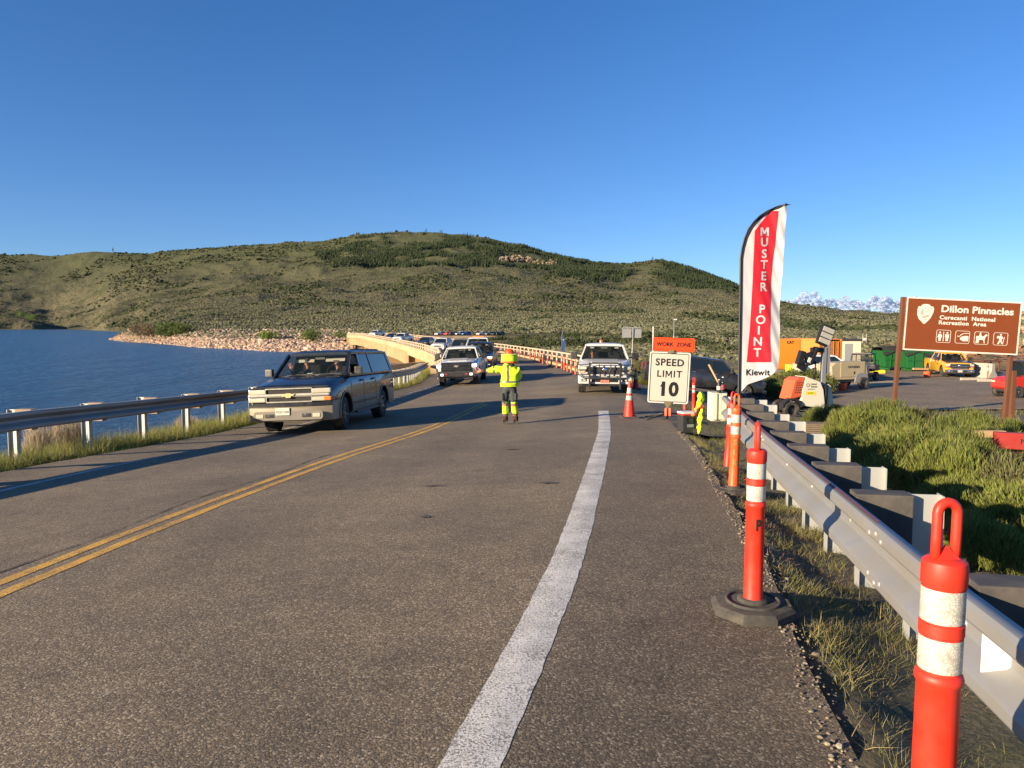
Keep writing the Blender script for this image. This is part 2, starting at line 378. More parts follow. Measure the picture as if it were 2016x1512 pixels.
def dirtmat():
    m, nt, b = nodes('roadside_dirt'); co = objco(nt)
    n1 = noise(nt, .8, 6, .65, co); n2 = noise(nt, 22, 5, .7, co); n3 = noise(nt, .25, 4, .5, co)
    c = ramp(nt, n2.outputs[0], [(.3, (.05, .038, .025)), (.5, (.13, .10, .066)), (.72, (.24, .185, .125))])
    g = ramp(nt, n1.outputs[0], [(.42, (0, 0, 0)), (.62, (.75,) * 3)])
    o = mixc(nt, g.outputs[0], c.outputs[0], (.075, .085, .03))
    g2 = ramp(nt, n3.outputs[0], [(.5, (0, 0, 0)), (.7, (.5,) * 3)]); o = mixc(nt, g2.outputs[0], o, (.20, .155, .09))
    sp_ = nt.nodes.new('ShaderNodeSeparateXYZ'); nt.links.new(co, sp_.inputs[0]); m1 = nt.nodes.new('ShaderNodeMapRange'); m1.inputs[1].default_value = 58; m1.inputs[2].default_value = 72; nt.links.new(sp_.outputs[1], m1.inputs[0])
    m2 = nt.nodes.new('ShaderNodeMapRange'); m2.inputs[1].default_value = -6; m2.inputs[2].default_value = -9; nt.links.new(sp_.outputs[0], m2.inputs[0]); m3 = nt.nodes.new('ShaderNodeMath'); m3.operation = 'MULTIPLY'; nt.links.new(m1.outputs[0], m3.inputs[0]); nt.links.new(m2.outputs[0], m3.inputs[1])
    o = mixc(nt, m3.outputs[0], o, mixc(nt, n1.outputs[0], (.32, .21, .11), (.46, .33, .19)))
    nt.links.new(o, b.inputs['Base Color']); b.inputs['Roughness'].default_value = .95; bump(nt, b, n2.outputs[0], .9, .03); return m
DIRT = dirtmat()
ground = np_mesh('ground', np.stack([X.ravel(), Y.ravel(), Z.ravel()], 1), gridfaces(len(xs), len(ys)), DIRT, True); tag(ground, kind='structure')
# asphalt
def asphalt(name, tone=1.0, warm=1.0):
    m, nt, b = nodes(name); co = objco(nt)
    v = nt.nodes.new('ShaderNodeTexVoronoi'); v.inputs['Scale'].default_value = 105; nt.links.new(co, v.inputs['Vector'])
    sep = nt.nodes.new('ShaderNodeSeparateColor'); nt.links.new(v.outputs['Color'], sep.inputs[0])
    st = ramp(nt, sep.outputs[0], [(0, (.085 * tone, .070 * tone, .055 * tone)), (.35, (.155 * tone, .128 * tone, .098 * tone)), (.7, (.225 * tone * warm, .182 * tone, .134 * tone)), (.88, (.36 * tone, .30 * tone, .22 * tone)), (1, (.55 * tone, .50 * tone, .42 * tone))])
    n1 = noise(nt, 230, 2, .5, co); st2 = mixc(nt, .30, st.outputs[0], mixc(nt, n1.outputs[0], (.015, .014, .013), (.36 * tone, .31 * tone, .24 * tone)))
    n2 = noise(nt, .45, 5, .6, co); n3 = noise(nt, 3.2, 5, .65, co)
    big = ramp(nt, n2.outputs[0], [(.3, (.74, .73, .72)), (.7, (1.18, 1.14, 1.08))]); mul = mixc(nt, 1, st2, big.outputs[0], 'MULTIPLY')
    sm = ramp(nt, n3.outputs[0], [(.3, (.84, .84, .85)), (.68, (1.1, 1.1, 1.08))]); mul = mixc(nt, 1, mul, sm.outputs[0], 'MULTIPLY')
    # fine cracks and stains
    vc = nt.nodes.new('ShaderNodeTexVoronoi'); vc.feature = 'DISTANCE_TO_EDGE'; vc.inputs['Scale'].default_value = .16
    nd = noise(nt, .9, 6, .7, co); ad = nt.nodes.new('ShaderNodeVectorMath'); ad.operation = 'ADD'; sc = nt.nodes.new('ShaderNodeVectorMath'); sc.operation = 'SCALE'; sc.inputs[3].default_value = 1.4
    nt.links.new(nd.outputs['Color'], sc.inputs[0]); nt.links.new(co, ad.inputs[0]); nt.links.new(sc.outputs[0], ad.inputs[1]); nt.links.new(ad.outputs[0], vc.inputs['Vector'])
    cr = ramp(nt, vc.outputs[0], [(0, (.5, .5, .5)), (.0022, (1, 1, 1))]); mul = mixc(nt, .5, mul, mixc(nt, 1, mul, cr.outputs[0], 'MULTIPLY'))
    ns = noise(nt, 1.6, 2, .4, co); stn = ramp(nt, ns.outputs[0], [(.18, (.55, .55, .56)), (.27, (1, 1, 1))]); mul = mixc(nt, 1, mul, stn.outputs[0], 'MULTIPLY')
    vt = nt.nodes.new('ShaderNodeVertexColor'); vt.layer_name = 'tint'; mul = mixc(nt, 1, mul, vt.outputs[0], 'MULTIPLY'); mul = mixc(nt, 1, mul, (1.04, 1.0, .90), 'MULTIPLY')
    nt.links.new(mul, b.inputs['Base Color']); b.inputs['Roughness'].default_value = .82; b.inputs['Specular IOR Level'].default_value = .35
    mn = nt.nodes.new('ShaderNodeMath'); mn.operation = 'MULTIPLY_ADD'; mn.inputs[1].default_value = -.9; nt.links.new(v.outputs['Distance'], mn.inputs[0]); nt.links.new(n1.outputs[0], mn.inputs[2])
    bump(nt, b, mn.outputs[0], .42, .0045); return m
ASPH = asphalt('road_asphalt', 1.0, 1.02); ASPH2 = asphalt('lot_asphalt', 1.05, 1.06)
def strip(name, xl, xr, y0, y1, mat, dy=.5, nx=14, lift=0.0, zf=None, kind='structure', jag=0, mid=None, jf=2.5):
    yy = np.concatenate([np.arange(y0, y1, dy), [y1]]); V = []; t = np.linspace(0, 1, nx)
    for y in yy:
        a = float(xl(y)); b = float(xr(y))
        jl = jag * float(fbm(np.array([y * jf]), np.array([3.3]), 5, 4)[0]) if jag else 0; jr = jag * float(fbm(np.array([y * jf]), np.array([8.3]), 6, 4)[0]) if jag else 0
        x = (a + jl) * (1 - t) + (b + jr) * t
        if mid: c_ = float(mid(y)); x = np.concatenate([np.linspace(a + jl, c_ - .2, 20), np.linspace(c_ - .16, c_ + .16, 9), np.linspace(c_ + .2, b + jr, 6)])
        z = (zf or Groad)(x, np.full(len(x), y)); V.append(np.stack([x, np.full(len(x), y), z + lift], 1))
    V = np.concatenate(V); nx = V.shape[0] // len(yy); dd = V[:, 0] - Rw(V[:, 1]); tk = 1 + 0 * dd
    if zf is None:
        for c_, w_, a_ in ((-.95, .38, -.10), (-2.75, .38, -.10), (-4.7, .36, -.08), (-6.2, .36, -.08), (-1.85, .35, .05), (-5.4, .35, .05), (.9, .6, -.10)): tk = tk + a_ * np.exp(-((dd - c_) / w_) ** 2) * (1 + .6 * fbm(V[:, 0] * .8, V[:, 1] * .15, 91, 3))
    o = np_mesh(name, V, gridfaces(nx, len(yy)), mat, True, np.repeat(tk[:, None], 3, 1))
    if kind: tag(o, kind=kind)
    return o
strip('road', Le, Re, -30, 50, ASPH, .25, 26, jag=.06, mid=Rw)
strip('bridge_road', lambda y: Le(y) - .05, lambda y: Re(y) + .05, 50, 300, ASPH, 1.5, 10)
# side road and parking area
XL = lambda y: Re(y) - .03 if y < 41 else 8.5 + (y - 41) * .6
XR = lambda y: np.interp(y, [15.2, 17, 20, 24, 29, 33.5, 35, 36.5, 40, 44, 66], [Re(15.2) + .02, 6.2, 8.6, 10.2, 11.3, 12.3, 18, 32, 62, 90, 90])
strip('parking_lot', lambda y: float(XL(y)), lambda y: float(XR(y)), 15.2, 66, ASPH2, .5, 60, lift=.012, zf=G)
# paint
def paint(name, col, wear=.5, dark=(.10, .09, .08)):
    m, nt, b = nodes(name); co = objco(nt)
    n = noise(nt, 95, 3, .6, co); n2 = noise(nt, 1.7, 6, .75, co)
    mx = nt.nodes.new('ShaderNodeMath'); mx.operation = 'MULTIPLY_ADD'; mx.inputs[1].default_value = .55; nt.links.new(n2.outputs[0], mx.inputs[0]); nt.links.new(n.outputs[0], mx.inputs[2])
    w = ramp(nt, mx.outputs[0], [(.56 + .1 * wear, (1, 1, 1)), (.74 + .1 * wear, (0, 0, 0))][::1])
    o = mixc(nt, w.outputs[0], dark, col); n3 = noise(nt, 6, 4, .6, co); o = mixc(nt, 1, o, ramp(nt, n3.outputs[0], [(.3, (.82, .82, .82)), (.7, (1.08, 1.08, 1.08))]).outputs[0], 'MULTIPLY')
    nt.links.new(o, b.inputs['Base Color']); b.inputs['Roughness'].default_value = .75; bump(nt, b, n.outputs[0], .45, .005); return m
PW = paint('worn_white_paint', (.74, .71, .64), 1.7, (.22, .20, .17)); PYEL = paint('worn_yellow_paint', (.78, .43, .055), 1.6); PW2 = paint('white_edge_paint', (.60, .60, .58), 1.6)
hw = lambda y: np.interp(y, [0, 3, 15, 21], [.105, .11, .125, .14])
strip('road_marking_white', lambda y: Rw(y) - hw(y), lambda y: Rw(y) + hw(y), -5, 20.6, PW, .25 / 5, 9, lift=.0016, jag=.010, jf=9)
strip('road_marking_yellow', lambda y: Yl(y) - .165, lambda y: Yl(y) - .055, -6, 26.3, PYEL, .25, 3, lift=.003, jag=.01)
strip('road_marking_yellow', lambda y: Yl(y) + .055, lambda y: Yl(y) + .165, -6, 25.4, PYEL, .25, 3, lift=.003, jag=.01)
strip('road_marking_white', lambda y: Lw(y) - .055, lambda y: Lw(y) + .055, -6, 60, PW2, .25, 3, lift=.003, jag=.008)
# tar stains
mb = MB()
for (px, py, a, bb) in ((1083, 951, .26, .05), (860, 957, .32, .03), (838, 1018, .1, .04), (1012, 885, .3, .04)):
    h = hit(px, py); mb.add([(h.x + a * .5 * math.cos(t) * (1 + .12 * math.sin(3 * t)), h.y + bb * 3 * .5 * math.sin(t) * (1 + .3 * math.sin(5 * t)), Gs(h.x, h.y + bb * 2.5 * math.sin(t)) + .006) for t in [k * math.pi / 12 for k in range(24)]], [list(range(24))])
tag(mb.build('road_stain', pm('tar_stain', (.085, .075, .064), .85, 0, .4, 40)), kind='structure')
def crack(pts, w, nm='road_crack'):
    mb = MB(); vs = []; fs = []; n = 0
    for i in range(len(pts)):
        x, y = pts[i]; a = pts[min(i + 1, len(pts) - 1)]; b_ = pts[max(i - 1, 0)]; tx, ty = a[0] - b_[0], a[1] - b_[1]; l = math.hypot(tx, ty) or 1; ww = w * random.uniform(.3, 1.2)
        for s in (-1, 1): X_ = x - ty / l * ww * s; Y_ = y + tx / l * ww * s; vs.append((X_, Y_, float(Groad(np.array(X_), np.array(Y_))) + .0065))
    mb.add(vs, [(2 * i, 2 * i + 1, 2 * i + 3, 2 * i + 2) for i in range(len(pts) - 1)]); tag(mb.build(nm, MATS.get('tar_stain')), kind='structure')
crack([(float(Yl(y)) - .33 - .05 * math.sin(y * 1.7) + random.uniform(-.015, .015), y) for y in np.arange(2, 12.5, .12)], .012)
for y0, x0, x1 in ((14.9, .6, 2.1), (16.9, 1.4, 2.6), (18.8, 1.6, 2.9), (12.1, -6.2, -4.6), (10.3, -5.6, -5.0)): crack([(x, y0 + .06 * math.sin(x * 5) + random.uniform(-.02, .02)) for x in np.arange(x0, x1, .07)], .010)
# ------------------------------------------------------------------ water
def watermat():
    m, nt, b = nodes('lake_water'); co = objco(nt, (1, .55, 1))
    b.inputs['Base Color'].default_value = (.028, .105, .22, 1); b.inputs['Roughness'].default_value = .22; b.inputs['IOR'].default_value = 1.33; b.inputs['Specular IOR Level'].default_value = .5
    n1 = noise(nt, .8, 6, .68, co, .6); n2 = noise(nt, .12, 3, .5, co)
    a = nt.nodes.new('ShaderNodeMath'); a.operation = 'MULTIPLY_ADD'; a.inputs[1].default_value = 2.5; nt.links.new(n2.outputs[0], a.inputs[0]); nt.links.new(n1.outputs[0], a.inputs[2])
    bump(nt, b, a.outputs[0], 1.0, 1.1); return m
mb = MB(); mb.add([(-6000, -60, -8), (400, -60, -8), (400, 6000, -8), (-6000, 6000, -8)], [(0, 1, 2, 3)])
tag(mb.build('water', watermat(), fix=False), kind='structure')
# ------------------------------------------------------------------ far land: hills, spit, headland (real heights at real distances)
KN = np.array([70, 95, 130, 180, 245, 300, 360, 444, 600, 800, 1000, 1300, 1700, 1800, 1950, 2300, 2700, 3100, 4200], float)
W = 'w'
def L(z): return ('z', z)
TB = [
 (-900, [W]*12 + [648, 616, 612, 590, 540, 500, 520]),
 (0,    [W]*12 + [648, 622, 631, 592, 533, 502, 522]),
 (60,   [W]*12 + [648.5, 626, 640, 602, 540, 503, 522]),
 (108,  [W]*13 + [649.5, 645, 612, 545, 505, 522]),
 (180,  [W]*12 + [646, 642, 626, 592, 542, 496, 520]),
 (219,  [W]*7 + [L(-7.4), W, W, W, 646, 622, 613, 601, 575, 538, 497.5, 520]),
 (258,  [W]*6 + [L(-9.5), L(-3.0), L(-9), W, 650.5, 636, 608, 600, 590, 567, 535, 499, 520]),
 (300,  [W]*6 + [L(-7.8), L(-1.9), 647, 641, 632, 618, 590, 583, 575, 558, 530, 501, 520]),
 (400,  [W]*5 + [L(-6.0), L(-2.2), 647, 638, 626, 615, 600, 575, 568, 560, 545, 516, 492, 515]),
 (520,  [W]*4 + [L(-8.1), L(-3.5), 655, 648, 638, 625, 613, 597, 570, 563, 556, 536, 505, 481, 510]),
 (640,  [W]*4 + [L(-7.2), 662, 655, 648, 637, 623, 611, 594, 567, 560, 553, 530, 500, 475, 505]),
 (700,  [W]*4 + [L(-7), 660, 655, 648, 636, 622, 611, 594, 567, 560, 552, 527, 493, 466, 500]),
 (745,  [W]*4 + [L(-6.5), 660, 654, 647, 635, 622, 610, 592, 565, 558, 550, 525, 488, 460.5, 500]),
 (850,  [W]*3 + [L(-10), L(-5.5), 663, 655, 648, 636, 622, 609, 590, 563, 556, 548, 522, 486, 460, 500]),
 (960,  [W, W, L(-8), L(-6.5), L(-5.2), 663, 656, 648, 636, 623, 611, 593, 567, 561, 553, 527, 492, 470, 505]),
 (1050, [L(-5), L(-5), L(-5.2), 680, 667, 660, 653, 646, 635, 623, 612, 597, 574, 570, 562, 540, 509, 492, 520]),
 (1100, [L(-4.6), L(-4.6), L(-4.6), 676, 664, 657, 651, 645, 634, 622, 612, 597, 577, 572, 566, 546, 519, 505, 530]),
 (1150, [L(-4.5), L(-4.4), 688, 673, 662, 655, 650, 644, 634, 622, 612, 598, 581, 576, 569, 552, 530, 517, 540]),
 (1220, [L(-4.5), L(-4.2), 684, 670, 660, 654, 649, 643, 633, 622, 613, 600, 586, 581, 574, 557, 536, 521, 540]),
 (1290, [L(-4.5), L(-4.2), 684, 670, 660, 654, 649, 643, 633, 623, 614, 602, 588, 584, 577, 560, 532, 511.5, 540]),
 (1345, [L(-4.5), L(-4.2), 685, 671, 661, 655, 649, 643, 634, 624, 615, 604, 590, 587, 581, 566, 544, 526, 550]),
 (1450, [L(-4.6), L(-4.3), 685, 672, 662, 656, 650, 644, 635, 625, 617, 608, 597, 594, 591, 583, 572, 563, 580]),
 (1540, [L(-4.6), L(-4.4), 686, 673, 663, 657, 651, 645, 636, 627, 619, 611, 603, 602, 601, 601, 603, 606, 610]),
 (1650, [L(-4.6), L(-4.4), 686, 673, 664, 658, 652, 645, 637, 629, 623, 617, 613, 613, 614, 616, 618, 620, 620]),
 (1780, [L(-4.6), L(-4.3), 684, 672, 663, 657, 652, 646, 639, 633, 629, 625, 622, 623, 624, 626, 628, 630, 630]),
 (1840, [L(-4.6), L(-3.6), 678, 662, 655, 651, 648, 644, 640, 636, 634, 632, 632, 632, 632, 633, 634, 635, 635]),
 (1900, [L(-4.5), 695, 664, 648, 641, 639, 640] + [640]*12),
 (1960, [L(-4.4), 682, 648, 634, 630, 632, 634] + [638]*12),
 (2030, [L(-4.3), 668, 628, 612, 612, 620, 626] + [634]*12),
 (2300, [L(-4.2), 640, 590, 570, 580, 600, 610] + [630]*12),
 (3000, [L(-4.1), 600, 540, 520, 530, 560, 590] + [620]*12)]
TX = np.array([t[0] for t in TB], float)
def zval(c, Yk):
    if c == W: return -13.0
    if isinstance(c, tuple): return c[1]
    return (642 - c) / F * Yk
TZ = np.array([[zval(c, k) for c, k in zip(row, KN)] for _, row in TB])
def far_base(px, Yv):
    px = np.asarray(px, float); Yv = np.asarray(Yv, float)
    def interp1(pxx):
        ix = np.clip(np.searchsorted(TX, pxx, side='right') - 1, 0, len(TX) - 2); tx = np.clip((pxx - TX[ix]) / (TX[ix + 1] - TX[ix]), 0, 1)
        iy = np.clip(np.searchsorted(KN, Yv, side='right') - 1, 0, len(KN) - 2); ty = np.clip((Yv - KN[iy]) / (KN[iy + 1] - KN[iy]), 0, 1)
        return (TZ[ix, iy] * (1 - tx) + TZ[ix + 1, iy] * tx) * (1 - ty) + (TZ[ix, iy + 1] * (1 - tx) + TZ[ix + 1, iy + 1] * tx) * ty
    return (interp1(px - 14) + interp1(px) * 2 + interp1(px + 14)) / 4
def far_z(px, Yv):
    Xv = (px - 1008) / F * Yv; z = far_base(px, Yv)
    land = np.clip((z + 7.5) / 4, 0, 1) * np.clip((Yv - 150) / 250, 0, 1)
    ridge = 1 - np.clip((Yv - 2300) / 800, 0, .8)
    rid = 1 - np.abs(fbm(Xv / 260 + Yv / 900, Yv / 420, 21, 4)) * 2
    z = z + land * ridge * (fbm(Xv / 190, Yv / 230, 11, 5) * Yv * .0095 + (rid - .6) * Yv * .0045) + land * fbm(Xv / 42, Yv / 60, 15, 4) * np.minimum(Yv * .0042, 5)
    z = z + np.clip((z + 8) / 2, 0, 1) * fbm(Xv / 9, Yv / 9, 17, 4) * .55
    # wooded gullies cut into the lower slope at the left
    for gx, gy, gw, gl, d in ((185, 1750, 34, 420, 50), (372, 800, 13, 170, 20), (1230, 2450, 60, 500, 14)):
        cx = (gx - 1008) / F * gy; z = z - land * d * np.exp(-((Xv - cx - (Yv - gy) * .25) / gw) ** 2 - ((Yv - gy) / gl) ** 2)
    return z
pxs = np.concatenate([np.arange(-900, -60, 14.), np.arange(-60, 2090, 3.2), np.arange(2090, 3000, 14.)])
Yr = np.concatenate([np.linspace(74, 240, 60), np.geomspace(243, 620, 130), np.geomspace(625, 4200, 260)])
PX, YY = np.meshgrid(pxs, Yr); ZZ = far_z(PX, YY); XX = (PX - 1008) / F * YY
def hillmat():
    m, nt, b = nodes('sagebrush_hillside'); co = objco(nt); geo = nt.nodes.new('ShaderNodeNewGeometry')
    n0 = noise(nt, .0035, 6, .6, co); n1 = noise(nt, .016, 6, .65, co); n2 = noise(nt, .14, 5, .7, co); n3 = noise(nt, .7, 4, .65, co)
    base = ramp(nt, n2.outputs[0], [(.3, (.088, .088, .050)), (.5, (.160, .148, .092)), (.72, (.26, .225, .15))])
    fine = ramp(nt, n3.outputs[0], [(.32, (.45, .48, .42)), (.55, (1.05, 1.02, .98)), (.7, (1.35, 1.3, 1.2))]); c = mixc(nt, 1, base.outputs[0], fine.outputs[0], 'MULTIPLY')
    ad = nt.nodes.new('ShaderNodeMath'); ad.operation = 'MULTIPLY_ADD'; ad.inputs[1].default_value = .55; nt.links.new(n0.outputs[0], ad.inputs[0]); nt.links.new(n1.outputs[0], ad.inputs[2])
    g = ramp(nt, ad.outputs[0], [(.80, (0, 0, 0)), (.88, (.85, .85, .85))]); c = mixc(nt, g.outputs[0], c, (.065, .075, .034))
    sep = nt.nodes.new('ShaderNodeSeparateXYZ'); nt.links.new(co, sep.inputs[0])
    hi = nt.nodes.new('ShaderNodeMapRange'); hi.inputs[1].default_value = 60; hi.inputs[2].default_value = 260; nt.links.new(sep.outputs[2], hi.inputs[0])
    c = mixc(nt, hi.outputs[0], c, mixc(nt, n1.outputs[0], (.078, .094, .041), (.142, .138, .070)))
    rk = noise(nt, .03, 5, .6, co); rr = ramp(nt, rk.outputs[0], [(.68, (0, 0, 0)), (.74, (.8, .8, .8))]); c = mixc(nt, rr.outputs[0], c, (.36, .25, .15))
    # bare red slope at the right and pale banks close to the water
    mx = nt.nodes.new('ShaderNodeMapRange'); mx.inputs[1].default_value = 40; mx.inputs[2].default_value = 52; nt.links.new(sep.outputs[0], mx.inputs[0])
    my = nt.nodes.new('ShaderNodeMapRange'); my.inputs[1].default_value = 230; my.inputs[2].default_value = 170; nt.links.new(sep.outputs[1], my.inputs[0])
    pr = nt.nodes.new('ShaderNodeMath'); pr.operation = 'MULTIPLY'; nt.links.new(mx.outputs[0], pr.inputs[0]); nt.links.new(my.outputs[0], pr.inputs[1])
    mg = noise(nt, .35, 5, .7, co); rg = ramp(nt, mg.outputs[0], [(.45, (1, 1, 1)), (.56, (.15, .15, .15))]); p2 = nt.nodes.new('ShaderNodeMath'); p2.operation = 'MULTIPLY'; nt.links.new(pr.outputs[0], p2.inputs[0]); nt.links.new(rg.outputs[0], p2.inputs[1])
    c = mixc(nt, p2.outputs[0], c, mixc(nt, n3.outputs[0], (.24, .11, .05), (.48, .30, .18)))
    lw = nt.nodes.new('ShaderNodeMapRange'); lw.inputs[1].default_value = -3.2; lw.inputs[2].default_value = -4.4; nt.links.new(sep.outputs[2], lw.inputs[0])
    fy = nt.nodes.new('ShaderNodeMapRange'); fy.inputs[1].default_value = 200; fy.inputs[2].default_value = 240; nt.links.new(sep.outputs[1], fy.inputs[0])
    lx = nt.nodes.new('ShaderNodeMapRange'); lx.inputs[1].default_value = -30; lx.inputs[2].default_value = -50; nt.links.new(sep.outputs[0], lx.inputs[0])
    q = nt.nodes.new('ShaderNodeMath'); q.operation = 'MULTIPLY'; ff = nt.nodes.new('ShaderNodeMapRange'); ff.inputs[1].default_value = 700; ff.inputs[2].default_value = 500; nt.links.new(sep.outputs[1], ff.inputs[0]); q0 = nt.nodes.new('ShaderNodeMath'); q0.operation = 'MULTIPLY'; nt.links.new(lw.outputs[0], q0.inputs[0]); nt.links.new(ff.outputs[0], q0.inputs[1]); nt.links.new(q0.outputs[0], q.inputs[0]); nt.links.new(lx.outputs[0], q.inputs[1])
    c = mixc(nt, q.outputs[0], c, mixc(nt, n3.outputs[0], (.30, .20, .12), (.52, .38, .25)))
    nt.links.new(c, b.inputs['Base Color']); b.inputs['Roughness'].default_value = .95; b.inputs['Specular IOR Level'].default_value = .1
    bb = nt.nodes.new('ShaderNodeMath'); bb.operation = 'MULTIPLY_ADD'; bb.inputs[1].default_value = 3.0; nt.links.new(n2.outputs[0], bb.inputs[0]); nt.links.new(n3.outputs[0], bb.inputs[2]); bump(nt, b, bb.outputs[0], 1.0, 1.3); return m
hills = np_mesh('hills', np.stack([XX.ravel(), YY.ravel(), ZZ.ravel()], 1), gridfaces(len(pxs), len(Yr)), hillmat(), True); tag(hills, kind='structure')
# ---- scattered vegetation
def tintmat(name, rough=.9, amt=.25, sc=.6):
    m, nt, b = nodes(name); a = nt.nodes.new('ShaderNodeVertexColor'); a.layer_name = 'tint'; n = noise(nt, sc, 4, .6, objco(nt))
    r = ramp(nt, n.outputs[0], [(.3, (1 - amt,) * 3), (.7, (1 + amt,) * 3)]); nt.links.new(mixc(nt, 1, a.outputs[0], r.outputs[0], 'MULTIPLY'), b.inputs['Base Color'])
    b.inputs['Roughness'].default_value = rough; b.inputs['Specular IOR Level'].default_value = .15; return m
TINT = tintmat('foliage_tint'); ph = (1 + 5 ** .5) / 2
ICO = np.array([(-1, ph, 0), (1, ph, 0), (-1, -ph, 0), (1, -ph, 0), (0, -1, ph), (0, 1, ph), (0, -1, -ph), (0, 1, -ph), (ph, 0, -1), (ph, 0, 1), (-ph, 0, -1), (-ph, 0, 1)]) / math.sqrt(1 + ph * ph)
ICF = np.array([(0, 11, 5), (0, 5, 1), (0, 1, 7), (0, 7, 10), (0, 10, 11), (1, 5, 9), (5, 11, 4), (11, 10, 2), (10, 7, 6), (7, 1, 8), (3, 9, 4), (3, 4, 2), (3, 2, 6), (3, 6, 8), (3, 8, 9), (4, 9, 5), (2, 4, 11), (6, 2, 10), (8, 6, 7), (9, 8, 1)])
def blobs(name, P, S, colr, mat=None, jit=.35, sink=.3, smooth=False):
    n = len(P); V = ICO[None] * (1 + RNG.uniform(-jit, jit, (n, 12, 1))) * S[:, None, :]
    a = RNG.uniform(0, 6.28, n); c, s = np.cos(a)[:, None], np.sin(a)[:, None]
    V = np.stack([V[..., 0] * c - V[..., 1] * s, V[..., 0] * s + V[..., 1] * c, V[..., 2]], -1) + P[:, None, :]; V[..., 2] += (S[:, None, 2] * (1 - sink))
    Fq = (ICF[None] + (np.arange(n) * 12)[:, None, None]).reshape(-1, 3)
    return np_mesh(name, V.reshape(-1, 3), Fq, mat or TINT, smooth, np.repeat(colr, 12, 0))
def scatter(n, px0, px1, Y0, Y1, mask, logy=True):
    px = RNG.uniform(px0, px1, n); Yv = np.exp(RNG.uniform(math.log(Y0), math.log(Y1), n)) if logy else RNG.uniform(Y0, Y1, n)
    z = far_z(px, Yv); Xv = (px - 1008) / F * Yv; k = mask(px, Yv, Xv, z); return np.stack([Xv, Yv, z], 1)[k], px[k]
def tints(n, c, v=.25): return np.array(c)[None] * (1 + RNG.uniform(-v, v, (n, 1))) * (1 + RNG.uniform(-.08, .08, (n, 3)))
redhill = lambda X, Y: (X > 38) & (Y < 230)
Pp, _ = scatter(230000, -60, 2080, 88, 2500, lambda px, Y, X, z: (z > -5.2) & ~((X > -62) & (X < 40) & (Y > 225) & (Y < 318) & (z < -3)) & (~redhill(X, Y) | (RNG.uniform(0, 1, len(X)) < .10)) & ~((X > Lw(np.minimum(Y, 299)) - 3) & (X < Rw(np.minimum(Y, 299)) + 4) & (Y < 310)))
s = RNG.uniform(.16, .42, len(Pp)) * (1 + np.minimum(Pp[:, 1], 1500) / 700)
tag(blobs('sagebrush_cover', Pp, np.stack([s * 1.25, s * 1.25, s * .85], 1), tints(len(Pp), (.122, .122, .07), .45)), 'grey-green sagebrush dotting the lower hillside beyond the road', 'sagebrush', kind='stuff')
def oakmask(px, Y, X, z):
    m = fbm(X / 95, Y / 170, 41, 4) + .35 * fbm(X / 600, Y / 600, 44, 2); hi = np.clip((z - 60) / 200, 0, 1)
    return (z > -3) & (m + RNG.normal(0, .06, len(X)) > .25 - .30 * hi) & ~((px > 700) & (px < 880) & (Y > 2750) & (m < .4)) & ~redhill(X, Y)
Pp, _ = scatter(150000, -60, 1900, 330, 3250, oakmask)
s = RNG.gamma(4, .26, len(Pp)) * np.clip(.35 + Pp[:, 1] / 1800, .5, 1.9)
tag(blobs('scrub_oak_patches', Pp, np.stack([s * 1.3, s * 1.3, s * .8], 1), tints(len(Pp), (.043, .054, .023), .35)), 'dark green scrub patches spread over the hills', 'scrub', kind='stuff')
def conifers(name, P, H, colr):
    n = len(P); k = 6; tiers = 3; Vs = []; Fs = []; a = np.arange(k) * 2 * math.pi / k
    for t in range(tiers):
        z0 = H * (.08 + .27 * t); z1 = H * (.50 + .25 * t); r = H * (.20 - .055 * t)
        jr = RNG.uniform(.7, 1.3, (n, k)); ring = np.stack([np.cos(a)[None] * r[:, None] * jr, np.sin(a)[None] * r[:, None] * jr, np.repeat(z0[:, None], k, 1) + RNG.uniform(-.03, .03, (n, k)) * H[:, None]], -1)
        top = np.stack([np.zeros(n), np.zeros(n), z1], -1)[:, None]; Vs.append(np.concatenate([ring, top], 1))
        b = t * (k + 1); Fs += [(b + i, b + (i + 1) % k, b + k) for i in range(k)]
    V = np.concatenate(Vs, 1) + P[:, None, :]; Fs = np.array(Fs); m = V.shape[1]
    return np_mesh(name, V.reshape(-1, 3), (Fs[None] + (np.arange(n) * m)[:, None, None]).reshape(-1, 3), TINT, False, np.repeat(colr, m, 0))
def firmask(px, Y, X, z):
    m = fbm(X / 70, Y / 90, 51, 3) + RNG.normal(0, .10, len(X)); wob = fbm(X / 110, Y / 150, 57, 3); px = px + wob * 55; y = 642 - z / Y * F + wob * 12
    a = (px > 645) & (px < 1010) & (y > 487) & (y < 528) & (m > -.02)
    b = (px > 880) & (px < 1180) & (np.abs(y - (492 + (px - 880) * .12)) < 22) & (m > .05) & ~((px > 985) & (px < 1095) & (y > 500) & (y < 522))
    c = (px > 1290) & (px < 1460) & (y < 560 + (px - 1300) * .15) & (m > -.12)
    d = (px > 1120) & (px < 1240) & (y > 530) & (y < 562) & (m > -.1); e = (px > 690) & (px < 960) & (y > 466) & (y < 490) & (m > .25)
    f = (px > 1080) & (px < 1140) & (y > 505) & (y < 545)
    return (Y > 2000) & (a | b | c | d | e | f)
Pp, _ = scatter(75000, 620, 1480, 2150, 3150, firmask, False)
H = RNG.uniform(6, 13.5, len(Pp)); tag(conifers('conifer_forest', Pp, H, tints(len(Pp), (.036, .050, .024), .4)), 'dark conifer woodland on the upper mountain slopes', 'forest', kind='stuff')
